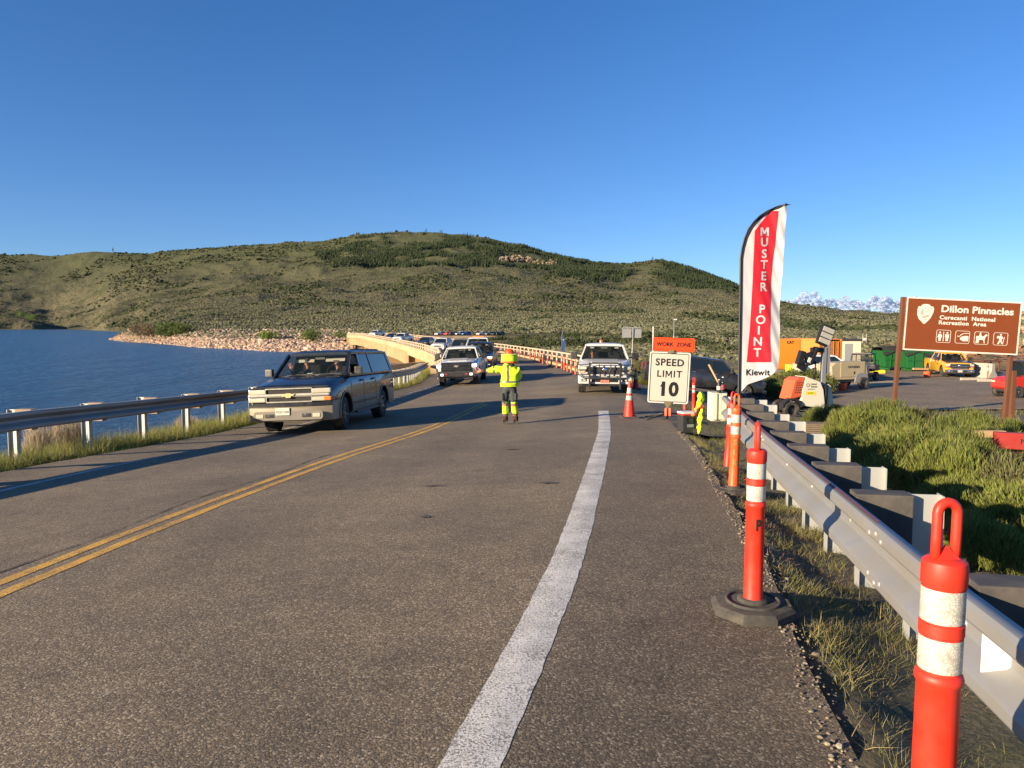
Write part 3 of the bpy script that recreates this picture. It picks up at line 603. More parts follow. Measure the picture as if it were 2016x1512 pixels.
# pale rock ledge on the mountain shoulder
Ys_ = np.linspace(2200, 3080, 300); P = []
for i in range(260):
    px = random.uniform(984, 1098); yt_ = 511 + 4 * math.sin(px * .06) + random.uniform(-3.5, 5.5) + (px - 984) * .04; yy_ = 642 - far_z(np.full(300, px), Ys_) / Ys_ * F; q = int(np.argmin(np.abs(yy_ - yt_ - 3))); P.append(((px - 1008) / F * Ys_[q], Ys_[q], float(far_z(np.array(px), np.array(Ys_[q])))))
P = np.array(P); s = RNG.uniform(1.5, 4.5, len(P))
lg = blobs('cliff_ledge', P, np.stack([s * 1.6, s, s * 1.5], 1), tints(len(P), (.25, .19, .12), .3), TINT, .35, .2); tag(lg, kind='structure')

# rocks of the spit
def spitmask(px, Y, X, z):
    return (z > -8.3) & (z < -1.8) & (RNG.uniform(0, 1, len(X)) < np.clip((px - 200) / 200, .25, 1))
Pp, _ = scatter(70000, 214, 700, 230, 470, spitmask)
s = RNG.gamma(3, .085, len(Pp)) + .10
tag(blobs('riprap_rocks', Pp, np.stack([s, s * .8, s * .65], 1), tints(len(Pp), (.43, .31, .22), .4), tintmat('rock_tint', .85, .3, 2), .3, .5), 'pinkish riprap rocks covering the spit bank above the lake', 'rocks', kind='stuff')
# rocks on the red cut slope at the right
Pp, _ = scatter(2600, 1840, 2090, 88, 190, lambda px, Y, X, z: z > -3.6)
s = RNG.gamma(2, .11, len(Pp)) + .08
tag(blobs('slope_rocks', Pp, np.stack([s, s * .8, s * .6], 1), tints(len(Pp), (.42, .25, .15), .35), MATS['rock_tint'], .3, .5), 'loose tan rocks on the red cut slope', 'rocks', kind='stuff')
# clouds: a far bank of cumulus low over the right-hand horizon
def cloudmat():
    m, nt, b = nodes('cloud_vapour'); b.inputs['Base Color'].default_value = (.74, .82, .95, 1); b.inputs['Roughness'].default_value = 1; b.inputs['Specular IOR Level'].default_value = 0
    tr = nt.nodes.new('ShaderNodeBsdfTranslucent'); tr.inputs[0].default_value = (.82, .90, 1.0, 1); tp = nt.nodes.new('ShaderNodeBsdfTransparent'); a = nt.nodes.new('ShaderNodeMixShader'); a.inputs[0].default_value = .72; c = nt.nodes.new('ShaderNodeMixShader'); c.inputs[0].default_value = .42
    nt.links.new(b.outputs[0], a.inputs[1]); nt.links.new(tr.outputs[0], a.inputs[2]); nt.links.new(a.outputs[0], c.inputs[1]); nt.links.new(tp.outputs[0], c.inputs[2]); nt.links.new(c.outputs[0], nt.nodes['Material Output'].inputs[0]); return m
CY = 16000; P = []; S = []
tops = [(1500, 596), (1545, 585), (1570, 576), (1600, 573), (1640, 585), (1690, 584), (1740, 582), (1775, 582), (1800, 586), (1830, 583), (1870, 592), (1930, 606), (2000, 622)]
for i in range(3200):
    px = random.uniform(1440, 2010); tp = np.interp(px, [a for a, _ in tops], [b for _, b in tops]) + 5 * math.sin(px * .09) + 3 * math.sin(px * .23)
    t = random.random() ** 1.6; y = tp + 8 + t * (640 - tp); r = random.uniform(12, 42) * (1 + t * .9); d = CY + random.uniform(-500, 900) * (1 if t > .2 else .5)
    P.append(((px - 1008) / F * d, d, (642 - y) / F * d)); S.append((r * 1.5, r * 1.3, r * .85))
P = np.array(P); S = np.array(S)
cl = blobs('clouds', P, S, np.ones((len(P), 3)), cloudmat(), .12, .5, True); tag(cl, kind='structure')
ms = cl.modifiers.new('sub', 'SUBSURF'); ms.levels = 2; ms.render_levels = 2
tx = bpy.data.textures.new('cloud_noise', 'CLOUDS'); tx.noise_scale = 60; tx.noise_depth = 3; md = cl.modifiers.new('disp', 'DISPLACE'); md.texture = tx; md.strength = 16; md.texture_coords = 'GLOBAL'
# ------------------------------------------------------------------ guardrails
WP = [(.030, -.156), (.070, -.146), (.082, -.130), (.083, -.092), (.074, -.078), (.008, -.030), (0, -.016), (0, .016), (.008, .030), (.074, .078), (.083, .092), (.082, .130), (.070, .146), (.030, .156)]
def frame2(path, s):            # point and left/right normals along a 2D polyline by arc length
    d = [0]
    for a, b in zip(path, path[1:]): d.append(d[-1] + math.hypot(b[0] - a[0], b[1] - a[1]))
    s = max(0, min(d[-1], s)); x = np.interp(s, d, [p[0] for p in path]); y = np.interp(s, d, [p[1] for p in path])
    x2 = np.interp(min(s + .6, d[-1]), d, [p[0] for p in path]) - np.interp(max(s - .6, 0), d, [p[0] for p in path]); y2 = np.interp(min(s + .6, d[-1]), d, [p[1] for p in path]) - np.interp(max(s - .6, 0), d, [p[1] for p in path])
    l = math.hypot(x2, y2); return x, y, x2 / l, y2 / l, d[-1]
def wbeam(root, path, ztop, side, mat, seg=3.81, name='rail'):      # side=+1: road lies towards the left normal
    L_ = frame2(path, 0)[4]; n = int(L_ / .3); vs = []; m = len(WP); mb = MB()
    for i in range(n + 1):
        x, y, tx, ty, _ = frame2(path, L_ * i / n); nx, ny = (-ty * side, tx * side); zt = ztop(x, y)
        lap = .003 if int((L_ * i / n) / seg) % 2 else 0
        for d, h in WP: vs.append((x + nx * (d + lap), y + ny * (d + lap), zt - .156 + h))
    fs = [(i * m + k, i * m + k + 1, (i + 1) * m + k + 1, (i + 1) * m + k) for i in range(n) for k in range(m - 1)]
    mb.add(vs, fs, 0, True); o = mb.build(name, mat, root, fix=False, angle=24); md = o.modifiers.new('solid', 'SOLIDIFY'); md.thickness = .0035; md.offset = 0; return o
def ipost(depth=.15, w=.10, h=1.0, t=.007):
    mb = MB(); mb.box((0, 0, -h / 2), (depth, t, h)); 
    for s in (-1, 1): mb.box((s * (depth / 2 + t / 2), 0, -h / 2), (t, w, h))
    return mb
RP = [(.95, -2.6), (1.12, -1.0), (1.28, .1), (1.46, 1.3), (1.70, 2.95), (1.94, 4.3), (2.12, 5.4), (2.28, 6.35), (2.43, 7.2), (2.57, 8.0), (2.76, 9.0), (2.94, 9.9), (3.22, 11.3)]
rail_top_r = lambda x, y: -.935 - .0115 * (y - 3)
gr = empty('guardrail', (0, 0, 0)); tag(gr, 'galvanised steel guardrail on the right road edge, from the foreground to the flag', 'guardrail')
wbeam(gr, RP, rail_top_r, 1, BM['steel'])
BLK = pm('blockout_plastic', (.055, .052, .05), .75, 0, .25, 8, bstr=.3, bscale=30, dirt=(.16, .13, .10), dirt_amt=.5)
GP = pm('galvanised_post', (.46, .47, .45), .55, .35, .12, 5, dirt=(.30, .27, .2), dirt_amt=.4)
pm_mesh = None; bk_mesh = None
def place_posts(root, path, slist, ztop, side, sink=1.35):
    global pm_mesh, bk_mesh
    for s in slist:
        x, y, tx, ty, _ = frame2(path, s); nx, ny = (ty * side, -tx * side); a = math.atan2(ny, nx); zt = ztop(x, y) + .012
        if pm_mesh is None:
            o = ipost(h=1.45).build('post', GP, root); pm_mesh = o.data
            b = MB().bbox((0, 0, -.18), (.30, .15, .36), .008).build('blockout', BLK, root); bk_mesh = b.data
        else:
            o = bpy.data.objects.new('post', pm_mesh); b = bpy.data.objects.new('blockout', bk_mesh)
            for k in (o, b): COL.objects.link(k); k.parent = root
        b.location = (x + nx * .155, y + ny * .155, zt); b.rotation_euler = (0, 0, a + random.uniform(-.02, .02))
        o.location = (x + nx * .39, y + ny * .39, zt - .01 + random.uniform(-.015, .015)); o.rotation_euler = (0, random.uniform(-.01, .01), a)
def arc_at(path, yv):
    d = [0]
    for a, b in zip(path, path[1:]): d.append(d[-1] + math.hypot(b[0] - a[0], b[1] - a[1]))
    return float(np.interp(yv, [p[1] for p in path], d))
place_posts(gr, RP, [arc_at(RP, y) for y in (-1.9, -.3, 1.25, 2.72, 4.28, 5.25, 6.15, 7.0, 7.85, 8.8, 9.75, 10.7)], rail_top_r, 1)
# bolts, reflector, painted lines on the right rail
def rail_pt(path, ztop, side, y, d, h):
    x, yy, tx, ty, _ = frame2(path, arc_at(path, y)); return Vector((x - ty * side * d, yy + tx * side * d, ztop(x, yy) - .156 + h)), math.atan2(tx * side, -ty * side)
mb = MB()
for y in (2.72, 3.55, 4.28, 5.25, 6.15, 7.0, 7.85, 8.8):
    for dy, h in (((-.11, .10), (-.03, .118), (-.11, -.10), (-.03, -.118), (.07, .10), (.07, -.1)) if y in (3.55, 7.0) else ((0, .0),)):
        p, a = rail_pt(RP, rail_top_r, 1, y + dy, .083 if abs(h) > .01 else .0, h)
        mb.lathe([(.019, 0), (.017, .006), (.009, .011), (.0005, .012)], n=12, axis='X', mat=Matrix.Translation(p) @ Matrix.Rotation(a, 4, 'Z'))
_r = mb.build('bolt_head', BM['steel'], gr); _r['kind'] = 'stuff'
p, a = rail_pt(RP, rail_top_r, 1, 2.42, .004, 0)
mb = MB(); mb.prism([(-.06, -.045), (.055, -.075), (.055, .075), (-.06, .05)], 0, .006, 'XZ', mat=Matrix.Translation(p + Vector((-.02, 0, 0))) @ Matrix.Rotation(a - math.radians(48), 4, 'Z')); mb.build('reflector', BM['signedge'], gr)
p, a = rail_pt(RP, rail_top_r, 1, 1.45, .004, 0)
mb = MB(); mb.box(p, (.02, .05, .022), a); mb.build('bracket_tab', BM['lens'], gr)
PKL = pm('pink_marking_paint', (.62, .12, .10), .6, 0, .3, 40)
mb = MB(); vs = []
for i in range(60):
    y = 3.6 + i * .11; w_ = .004 if i % 9 else .001
    for h in (.1548, .1575):
        p, a = rail_pt(RP, rail_top_r, 1, y, .0425 if h < .156 else .058, h + .0012); vs.append(p)
mb.add(vs, [(2 * i, 2 * i + 1, 2 * i + 3, 2 * i + 2) for i in range(59)]); mb.build('pink_paint_line', PKL, gr, fix=False)
# fluted end head of the right guardrail
hd = MB(); e = Vector((3.41, 11.65, -1.03))
for i in range(3): hd.bbox((e.x - .30 + i * .072, e.y - .02 + (.02 if i % 2 else 0), e.z - .2), (.07, .05, .41), .012)
hd.bbox((e.x - .225, e.y + .13, e.z - .21), (.235, .26, .44), .01); hd.bbox((e.x - .06, e.y - .1, e.z - .2), (.08, .4, .3), .01)
hd.build('end_head', pm('end_head_paint', (.60, .58, .44), .55, 0, .1, 8, dirt=(.4, .36, .25), dirt_amt=.4), gr, rot=None)
# left guardrail
LP = [(float(Lw(y)) - float(np.interp(y, [0, 21, 30, 40], [1.85, 1.85, 1.65, 1.43])), y) for y in np.arange(-6, 50, 1.0)]
rail_top_l = lambda x, y: float(np.interp(y, [-6, 13, 21, 37, 48], [-.95, -1.43, -1.76, -2.17, -2.30]))
gl = empty('guardrail', (0, 0, 0)); tag(gl, 'weathered steel guardrail on the left shoulder beside the lake, in shade on its road side', 'guardrail')
gr['group'] = gl['group'] = 'guardrails along the road'
ob_steel2 = pm('weathered_rail_steel', (.30, .30, .29), .5, .55, .2, 2, dirt=(.2, .16, .11), dirt_amt=.6)
wbeam(gl, LP, rail_top_l, -1, ob_steel2)
ls = arc_at(LP, 13.0); sl_ = [ls + 1.905 * k for k in range(-9, 9)]; last = sl_[-1]; sl_ += [last + .9525 * k for k in range(1, 21)]
BLK2 = pm('wood_blockout', (.30, .22, .15), .8, 0, .2, 9); _sv = (pm_mesh, bk_mesh); pm_mesh = None
_k = BLK; BLK = BLK2; place_posts(gl, LP, sl_, rail_top_l, -1); BLK = _k
# ------------------------------------------------------------------ bridge
br = empty('bridge', (0, 0, 0)); tag(br, 'long pale concrete and steel bridge with railings, curving left over the lake arm', 'bridge')
def rib(path_f, y0, y1, prof, name, mat, dy=1.5, parent=br, smooth=False):     # sweep a closed (dx,dz) profile along the bridge edge
    yy = list(np.arange(y0, y1, dy)) + [y1]; m = len(prof); mb = MB(); vs = []
    for y in yy:
        x = float(path_f(y)); z = float(Pz(y))
        for a, b in prof: vs.append((x + a, y, z + b))
    fs = [(i * m + k, i * m + (k + 1) % m, (i + 1) * m + (k + 1) % m, (i + 1) * m + k) for i in range(len(yy) - 1) for k in range(m)]
    fs += [list(range(m))[::-1], [(len(yy) - 1) * m + k for k in range(m)]]
    mb.add(vs, fs, 0, smooth); return mb.build(name, mat, parent)
BL = lambda y: Le(y) - .02; BR = lambda y: Re(y) + .02
def rect(x0, x1, z0, z1): return [(x0, z0), (x1, z0), (x1, z1), (x0, z1)]
rib(BL, 49, 267, rect(-.45, 0, -.55, .30), 'parapet', BM['bridgec']); rib(BR, 46, 267, rect(0, .45, -.55, .14), 'parapet', BM['bridgec'])
yy = np.append(np.arange(52, 268, 2.0), 268); mbd = MB(); vs = []
for y in yy: vs += [(float(BL(y)) - .3, y, float(Pz(y)) - .56), (float(BR(y)) + .3, y, float(Pz(y)) - .56), (float(BR(y)) + .3, y, float(Pz(y)) - .28), (float(BL(y)) - .3, y, float(Pz(y)) - .28)]
mbd.add(vs, [(i * 4 + k, i * 4 + (k + 1) % 4, i * 4 + 4 + (k + 1) % 4, i * 4 + 4 + k) for i in range(len(yy) - 1) for k in range(4)] + [(0, 1, 2, 3)]); mbd.build('deck', BM['concrete'], br)
rib(lambda y: BL(y) + .25, 56, 117.5, rect(-.3, .1, -1.15, -.552), 'girder', BM['bridgec']); rib(lambda y: BR(y) - .25, 56, 117.5, rect(-.1, .3, -1.15, -.552), 'girder', BM['bridgec'])
rib(lambda y: BL(y) + .25, 118.6, 262, rect(-.25, .1, -2.75, -.552), 'girder', BM['bridgec']); rib(lambda y: BR(y) - .25, 118.6, 262, rect(-.1, .25, -2.75, -.552), 'girder', BM['bridgec'])
mb = MB()
for y in np.arange(119.5, 261, 1.55):
    x = float(BL(y)) - .003; z = float(Pz(y)); big = (int(y / 1.55) % 9 == 0); mb.box((x - .05 - (.05 if big else 0), y, z - 1.64), (.12 + (.12 if big else 0), .06 + (.1 if big else 0), 2.1))
_r = mb.build('stiffener_rib', BM['bridgec'], br); _r['kind'] = 'stuff'
mb = MB(); mb.bbox(((float(BL(118)) + float(BR(118))) / 2, 118.1, -8), (float(BR(118)) - float(BL(118)) - .1, .9, 9.0), .05); mb.build('pier', BM['bridgeo'], br)
mb = MB(); mb.bbox((float(BL(118)) + .1, 117.8, -7.2), (.5, 1.5, 7.2), .05); mb.build('pier_column', BM['bridgec'], br)
for yy_ in (165, 212): mb = MB(); mb.bbox(((float(BL(yy_)) + float(BR(yy_))) / 2, yy_, -10), (float(BR(yy_)) - float(BL(yy_)) - 1, 1.4, 8.6), .1, math.radians(14)); mb.build('pier', BM['bridgeo'], br)
mb = MB(); mb.bbox(((float(BL(264)) + float(BR(264))) / 2, 264.5, -7), (float(BR(264)) - float(BL(264)) + 1.2, 4.5, 6.6), .1, math.radians(12)); mb.build('abutment', BM['bridgec'], br)
mb = MB(); mb.bbox((-14.6, 97, -6.6), (.5, 13, 3.6), .05, math.radians(-24)); mb.build('wing_wall', BM['concrete'], br)
for pf, y0, sg in ((BL, 49, -1), (BR, 44.5, 1)):
    for h, t in ((1.02, .10), (.66, .08)): rib(pf, y0, 267, rect(sg * .225 - .05, sg * .225 + .05, h - t, h), 'rail', BM['railw'])
rp = MB().bbox((0, 0, .36), (.13, .13, .74), .01).build('railing_post', BM['railw'], br); first = True; rest = MB()
spots = [(BL, y, -1) for y in np.arange(50.5, 160, 2.3)] + [(BR, y, 1) for y in np.arange(45.5, 150, 2.3)]
for pf, y, sg in spots[:100]:
    o = rp if first else rp.copy()
    if not first: COL.objects.link(o)
    first = False; o.location = (float(pf(y)) + sg * .225, y, float(Pz(y)) + .29)
for pf, sg in ((BL, -1), (BR, 1)):
    for y in np.arange(160 if sg < 0 else 150, 267, 2.3): rest.box((float(pf(y)) + sg * .225, y, float(Pz(y)) + .66), (.13, .13, .72))
r_ = rest.build('railing_posts', BM['railw'], br); r_['kind'] = 'stuff'
# far road on the other shore
FR = [(-51.5, 268), (-47, 281), (-38, 291), (-24, 297), (-5, 300), (20, 301), (60, 303), (110, 300)]
mb = MB(); vs = []
for i in range(80):
    x, y, tx, ty, Lt = frame2(FR, i / 79 * 170); 
    for k in (-4.6, 4.6): vs.append((x - ty * k, y + tx * k, float(np.interp(y, [268, 285, 310], [-3.5, -3.5, -3.62])) ))
mb.add(vs, [(2 * i, 2 * i + 1, 2 * i + 3, 2 * i + 2) for i in range(79)]); _fr = mb.build('road', ASPH2); tag(_fr, kind='structure'); _a = _fr.data.color_attributes.new('tint', 'FLOAT_COLOR', 'POINT'); _a.data.foreach_set('color', [1.0] * (4 * len(_fr.data.vertices)))
# embankment under it
mb = MB(); vs = []
for i in range(80):
    x, y, tx, ty, Lt = frame2(FR, i / 79 * 170)
    for k, dz in ((-14, -3.2), (-5, -.08), (5, -.08), (12, -2.5)): vs.append((x - ty * k, y + tx * k, -3.6 + dz))
mb.add(vs, [(4 * i + k, 4 * i + k + 1, 4 * i + 5 + k, 4 * i + 4 + k) for i in range(79) for k in range(3)]); tag(mb.build('road_embankment', DIRT), kind='structure')
# ------------------------------------------------------------------ delineator tubes
def honey(name):
    m, nt, b = nodes(name); co = objco(nt, (1, 1, 1)); v = nt.nodes.new('ShaderNodeTexVoronoi'); v.feature = 'DISTANCE_TO_EDGE'; v.inputs['Scale'].default_value = 120; nt.links.new(co, v.inputs['Vector'])
    r = ramp(nt, v.outputs[0], [(.05, (.42, .40, .34)), (.2, (.66, .64, .57))]); n = noise(nt, 25, 4, .7, co); d = ramp(nt, n.outputs[0], [(.3, (.75, .72, .65)), (.6, (1, 1, 1))])
    nt.links.new(mixc(nt, 1, r.outputs[0], d.outputs[0], 'MULTIPLY'), b.inputs['Base Color']); b.inputs['Roughness'].default_value = .35; return m
BM['band'] = honey('reflective_band')
def delineator(body, label, group, handle='loop', H=1.07, yaw=0.0, detail=True, base=True):
    r = .051; t = empty('delineator_post'); tag(t, label, 'delineator', group)
    n = 40 if detail else 14
    if base:
        mb = MB(); a0 = math.pi / 8
        oc = lambda R: [(R * math.cos(a0 + k * math.pi / 4), R * math.sin(a0 + k * math.pi / 4)) for k in range(8)]
        vs = [(x, y, z) for R, z in ((.232, 0), (.232, .035), (.21, .052), (.13, .062)) for x, y in oc(R)]
        fs = [(8 * i + k, 8 * i + (k + 1) % 8, 8 * i + 8 + (k + 1) % 8, 8 * i + 8 + k) for i in range(3) for k in range(8)] + [list(range(24, 32)), list(range(8))[::-1]]
        mb.add(vs, fs)
        if detail: mb.lathe([(.15, .058), (.15, .070), (.142, .072), (.134, .070), (.134, .058)], n=40); mb.lathe([(.085, .058), (.085, .078), (.055, .082)], n=40); mb.box((0, -.19, .056), (.09, .012, .008))
        mb.build('rubber_base', BM['base_rubber'], t)
    top = H - .155 if handle == 'loop' else H - .125
    s = H / 1.07; z1 = .755 * s; z2 = .63 * s
    prof = [(r * 1.12, .05), (r * 1.12, .075), (r * 1.02, .09), (r, .30), (r, .595 * s), (r * 1.1, .602 * s), (r * 1.12, .612 * s), (r * 1.06, .622 * s), (r * .97, .626 * s), (r * .97, .845 * s), (r * 1.04, .85 * s), (r * 1.05, top - .02), (r * 1.0, top - .006), (r * .85, top), (.001, top + .002)]
    prof.insert(9, (r * .97, .722 * s)); prof.insert(10, (r * 1.03, .724 * s)); prof.insert(11, (r * 1.03, .752 * s)); prof.insert(12, (r * .97, .754 * s))
    MB().lathe(prof, n=n).build('tube', body, t, angle=40)
    for z in (z1, z2): MB().lathe([(r * .99, z + .003), (r * 1.0, z + .006), (r * 1.0, z + .084 * s), (r * .99, z + .087 * s)], n=n).build('reflective_band', BM['band'], t)
    if handle == 'loop':
        w = .0265; h0 = top - .01; h1 = H - .034; pts = [(w * -1, 0, h0), (-w, 0, (h0 + h1) / 2)] + [(w * -math.cos(a), 0, h1 - .006 + w * math.sin(a)) for a in [k * math.pi / 10 for k in range(11)]] + [(w, 0, (h0 + h1) / 2), (w, 0, h0)]
        mb = MB(); mb.tube(pts, .0125, 14 if detail else 6); mb.add([(-.03, -.018, top), (.03, -.018, top), (.03, .018, top), (-.03, .018, top), (0, 0, top + .035)], [(0, 1, 4), (1, 2, 4), (2, 3, 4), (3, 0, 4)]); mb.build('handle', body, t)
    else:
        mb = MB(); mb.lathe([(.05, top - .02), (.05, top), (.03, top + .012), (.019, top + .03), (.019, H - .012), (.022, H - .008), (.022, H), (.001, H + .001)], n=n); mb.build('handle', body, t, angle=40)
    t.rotation_euler = (0, 0, yaw); return t
def put(o, x, y, z=None, lean=(0, 0), rz=None):
    o.location = (x, y, (Gs(x, y) if z is None else z)); o.rotation_euler = (lean[0], lean[1], o.rotation_euler.z if rz is None else rz); return o
DG = 'delineator posts by the right guardrail'
put(delineator(BM['redor'], 'nearest red-orange delineator post with a loop handle, in the bottom right corner', DG, yaw=.12), 1.075, 1.87, -1.495, (0, .012))
d2 = put(delineator(BM['redor'], 'red delineator post with a black letter P, on an octagonal rubber base', DG, yaw=1.45), 1.345, 4.15, -1.588, (0, -.018))
text('letter', 'P', .085, BM['signblack'], d2, (0, 0, 0), (0, 0, 0), .0005, .004, sx=.6)
pl = d2.children[-1] if False else [c for c in COL.objects if c.parent == d2 and c.name.startswith('letter')][0]
# wrap the stencilled P round the tube
def wrap(o, r, a0, z0):
    for v in o.data.vertices:
        a = a0 + v.co.x / r; rr = r + .0012 + (v.co.z if abs(v.co.z) < .002 else 0); zz = z0 + v.co.y; v.co = (rr * math.cos(a), rr * math.sin(a), zz)
    o.scale = (1, 1, 1)
for v in pl.data.vertices: v.co.x *= .6
wrap(pl, .0515, -math.pi / 2 + .02 - 1.45, .50)
d3 = put(delineator(BM['orange'], 'brighter orange delineator post with faded green stencil letters, beside the flag pole', DG, yaw=.2), 2.36, 8.02, None, (0, .02))
for i, ch in enumerate('SLRL'):
    o = text('stencil_letter', ch, .085, pm('faded_green_stencil', (.22, .19, .07), .7) if i == 0 else MATS['faded_green_stencil'], d3, (0, 0, 0), (0, 0, 0), .0005, .003); wrap(o, .0515, -math.pi / 2 - .2 - .2, .55 - i * .11)
put(delineator(BM['redor'], 'red delineator post leaning just behind the bright orange one', DG, yaw=.5), 2.83, 9.9, None, (0, .075))
# red tube posts behind the speed limit sign
for (px, d, lb) in ((1368.5, 21.5, 'dark red shaded delineator post right of the speed limit sign, behind the yellow vest'), (1351, 22.5, 'delineator post mostly hidden behind the lower right corner of the speed limit sign')):
    x = at(px, d); put(delineator(BM['redor'], lb, 'delineator posts behind the speed limit sign', detail=False), x, d)
far_d = delineator(BM['orange'], 'orange delineator tube in the row along the right side of the bridge lane', 'orange tubes along the right bridge railing', 'knob', .93, detail=False)
row = [(1133, 739), (1124, 735), (1117, 732.5), (1111, 730.5), (1106, 727), (1096, 725), (1085, 722), (1078, 719.5), (1068.5, 717), (1062, 714), (1053, 711), (1044, 709), (1033, 706), (1022, 703)]
ords = ['nearest', 'second', 'third', 'fourth', 'fifth', 'sixth', 'seventh', 'eighth', 'ninth', 'tenth', 'eleventh', 'twelfth', 'thirteenth', 'fourteenth']
for i, (px, py) in enumerate(row):
    o = far_d if i == 0 else copy_tree(far_d); h = hit_road(px, py); o.location = (h.x, h.y, float(Groad(h.x, h.y))); o['label'] = '%s orange delineator tube from the front in the row along the right bridge railing' % ords[i]; o.rotation_euler.z = random.uniform(0, 3)
    o.rotation_euler.x = random.uniform(-.03, .03); o.rotation_euler.y = random.uniform(-.03, .03)
def copy_flat(src, loc, group, label):
    o = copy_tree(src); o.location = loc; o['group'] = group; o['label'] = label; return o
k = 0
for y in list(np.arange(86, 250, 5.5)):
    x = float(Lw(y)) + (float(Rw(y)) - float(Lw(y))) * .60; copy_flat(far_d, (x, y, float(Pz(y)) - .0), 'orange tubes dividing the bridge lanes', 'orange delineator tube standing in the row that divides the lanes far out on the bridge'); k += 1
for y in list(np.arange(90, 250, 9)):
    x = float(Rw(y)) + .4; copy_flat(far_d, (x, y, float(Pz(y)) - .0), 'orange tubes at the far right railing', 'orange delineator tube at the railing far out on the right side of the bridge'); k += 1
# ------------------------------------------------------------------ traffic cones
def cone(label, H=.91, group='orange traffic cones on the road'):
    s = H / .91; t = empty('traffic_cone'); tag(t, label, 'traffic cone', group)
    MB().bbox((0, 0, .022 * s), (.40 * s, .40 * s, .044 * s), .012).build('base', BM['base_rubber'], t)
    R = lambda z: lerp(.145, .028, z / .91) * s
    MB().lathe([(R(.04), .04 * s), (R(.3), .3 * s), (R(.87), .87 * s), (R(.885), .90 * s), (R(.9) * .7, .91 * s), (.001, .91 * s)], n=28).build('cone_body', BM['redor'], t, angle=40)
    for a, b in ((.44, .55), (.60, .74)): MB().lathe([(R(a) + .001, a * s), (R(a) + .003, (a + .004) * s), (R(b) + .003, (b - .004) * s), (R(b) + .001, b * s)], n=28).build('reflective_band', BM['band'], t)
    return t
c0 = put(cone('nearer tall red-orange traffic cone with two white bands, left of the speed limit sign'), 2.88, 18.6, rz=.1)
x = at(1253, 33); put(cone('farther traffic cone with white bands, beside the truck with a grille guard', .91), x, 33.0)
x = at(1247, 31.6); put(delineator(BM['orange'], 'orange delineator tube half hidden behind the right fender of the truck with a grille guard', None, 'knob', .95, detail=False), x, 34)
# ------------------------------------------------------------------ speed limit sign and stand
SX, SY = at(1317, 18.3), 18.3; SG = Gs(SX, SY)
st = empty('sign_stand', (SX, SY, SG), 0.0); tag(st, 'folding tripod stand with black legs under the speed limit sign', 'sign stand')
ss = empty('speed_limit_sign', (SX + .02, SY, -1.24), -.06, 0, .042); tag(ss, 'white rectangular speed limit 10 sign with an orange work zone plate on top', 'road sign')
def rrect(w, h, r, n=6):
    pts = []
    for cx, cz, a0 in ((w / 2 - r, h / 2 - r, 0), (-w / 2 + r, h / 2 - r, 90), (-w / 2 + r, -h / 2 + r, 180), (w / 2 - r, -h / 2 + r, 270)):
        pts += [(cx + r * math.cos(math.radians(a0 + 90 * k / n)), cz + r * math.sin(math.radians(a0 + 90 * k / n))) for k in range(n + 1)]
    return pts
def ring(mb, w, h, r, t, y0, y1, mi=0):
    a = rrect(w, h, r); b = rrect(w - 2 * t, h - 2 * t, max(r - t, .005)); n = len(a)
    vs = [(x, y0, z) for x, z in a] + [(x, y0, z) for x, z in b] + [(x, y1, z) for x, z in a] + [(x, y1, z) for x, z in b]
    fs = []
    for i in range(n): j = (i + 1) % n; fs += [(i, j, n + j, n + i), (2 * n + i, 3 * n + i, 3 * n + j, 2 * n + j), (i, 2 * n + i, 2 * n + j, j), (n + i, n + j, 3 * n + j, 3 * n + i)]
    return mb.add(vs, fs, mi)
MB().prism(rrect(.97, 1.235, .05), -.004, .004).build('panel', BM['signwhite'], ss)
ring(MB(), .97, 1.235, .05, .028, -.0065, -.0035).build('white_edge', BM['signedge'], ss); ring(MB(), .905, 1.17, .04, .014, -.0062, -.0032).build('black_border', BM['signblack'], ss)
text('lettering', 'SPEED', .235, BM['signblack'], ss, (.0, -.006, .36), FRONT, .001, .006, spacing=1.1); text('lettering', 'LI', .225, BM['signblack'], ss, (-.205, -.006, .085), FRONT, .001, .004, spacing=1.18); text('lettering', 'IT', .225, BM['signblack'], ss, (.20, -.006, .085), FRONT, .001, .004, spacing=1.18)
mb = MB(); [mb.prism(p, -.0068, -.0048) for p in ([(-.075, 0), (-.05, 0), (-.05, .165), (-.075, .165)], [(.05, 0), (.075, 0), (.075, .165), (.05, .165)], [(-.072, .165), (-.042, .165), (.013, .04), (-.013, .04)], [(.042, .165), (.072, .165), (.013, .041), (-.013, .041)])]; mb.build('letter_m', BM['signblack'], ss, loc=(-.012, 0, .003))
text('numerals', '10', .46, BM['signblack'], ss, (-.0, -.006, -.29), FRONT, .001, .019, spacing=1.08); MB().prism([(-.135, .155), (-.135, .10), (-.205, .065), (-.205, .11), (-.15, .165)], -.0068, -.0048).build('numeral_flag', BM['signblack'], ss, loc=(.015, 0, -.295))
wz = empty('work_zone_plate', (.07, .004, .80), 0, 0, -.005); wz.parent = ss
MB().prism(rrect(.99, .325, .02), -.004, .004).build('plate', BM['signorange'], wz); ring(MB(), .93, .27, .02, .007, -.0062, -.0032).build('border', BM['signblack'], wz)
text('lettering', 'WORK  ZONE', .128, BM['signblack'], wz, (0, -.006, 0), FRONT, .001, .005, spacing=1.0)
CLMP = pm('brass_clamp', (.30, .24, .12), .5, .5)
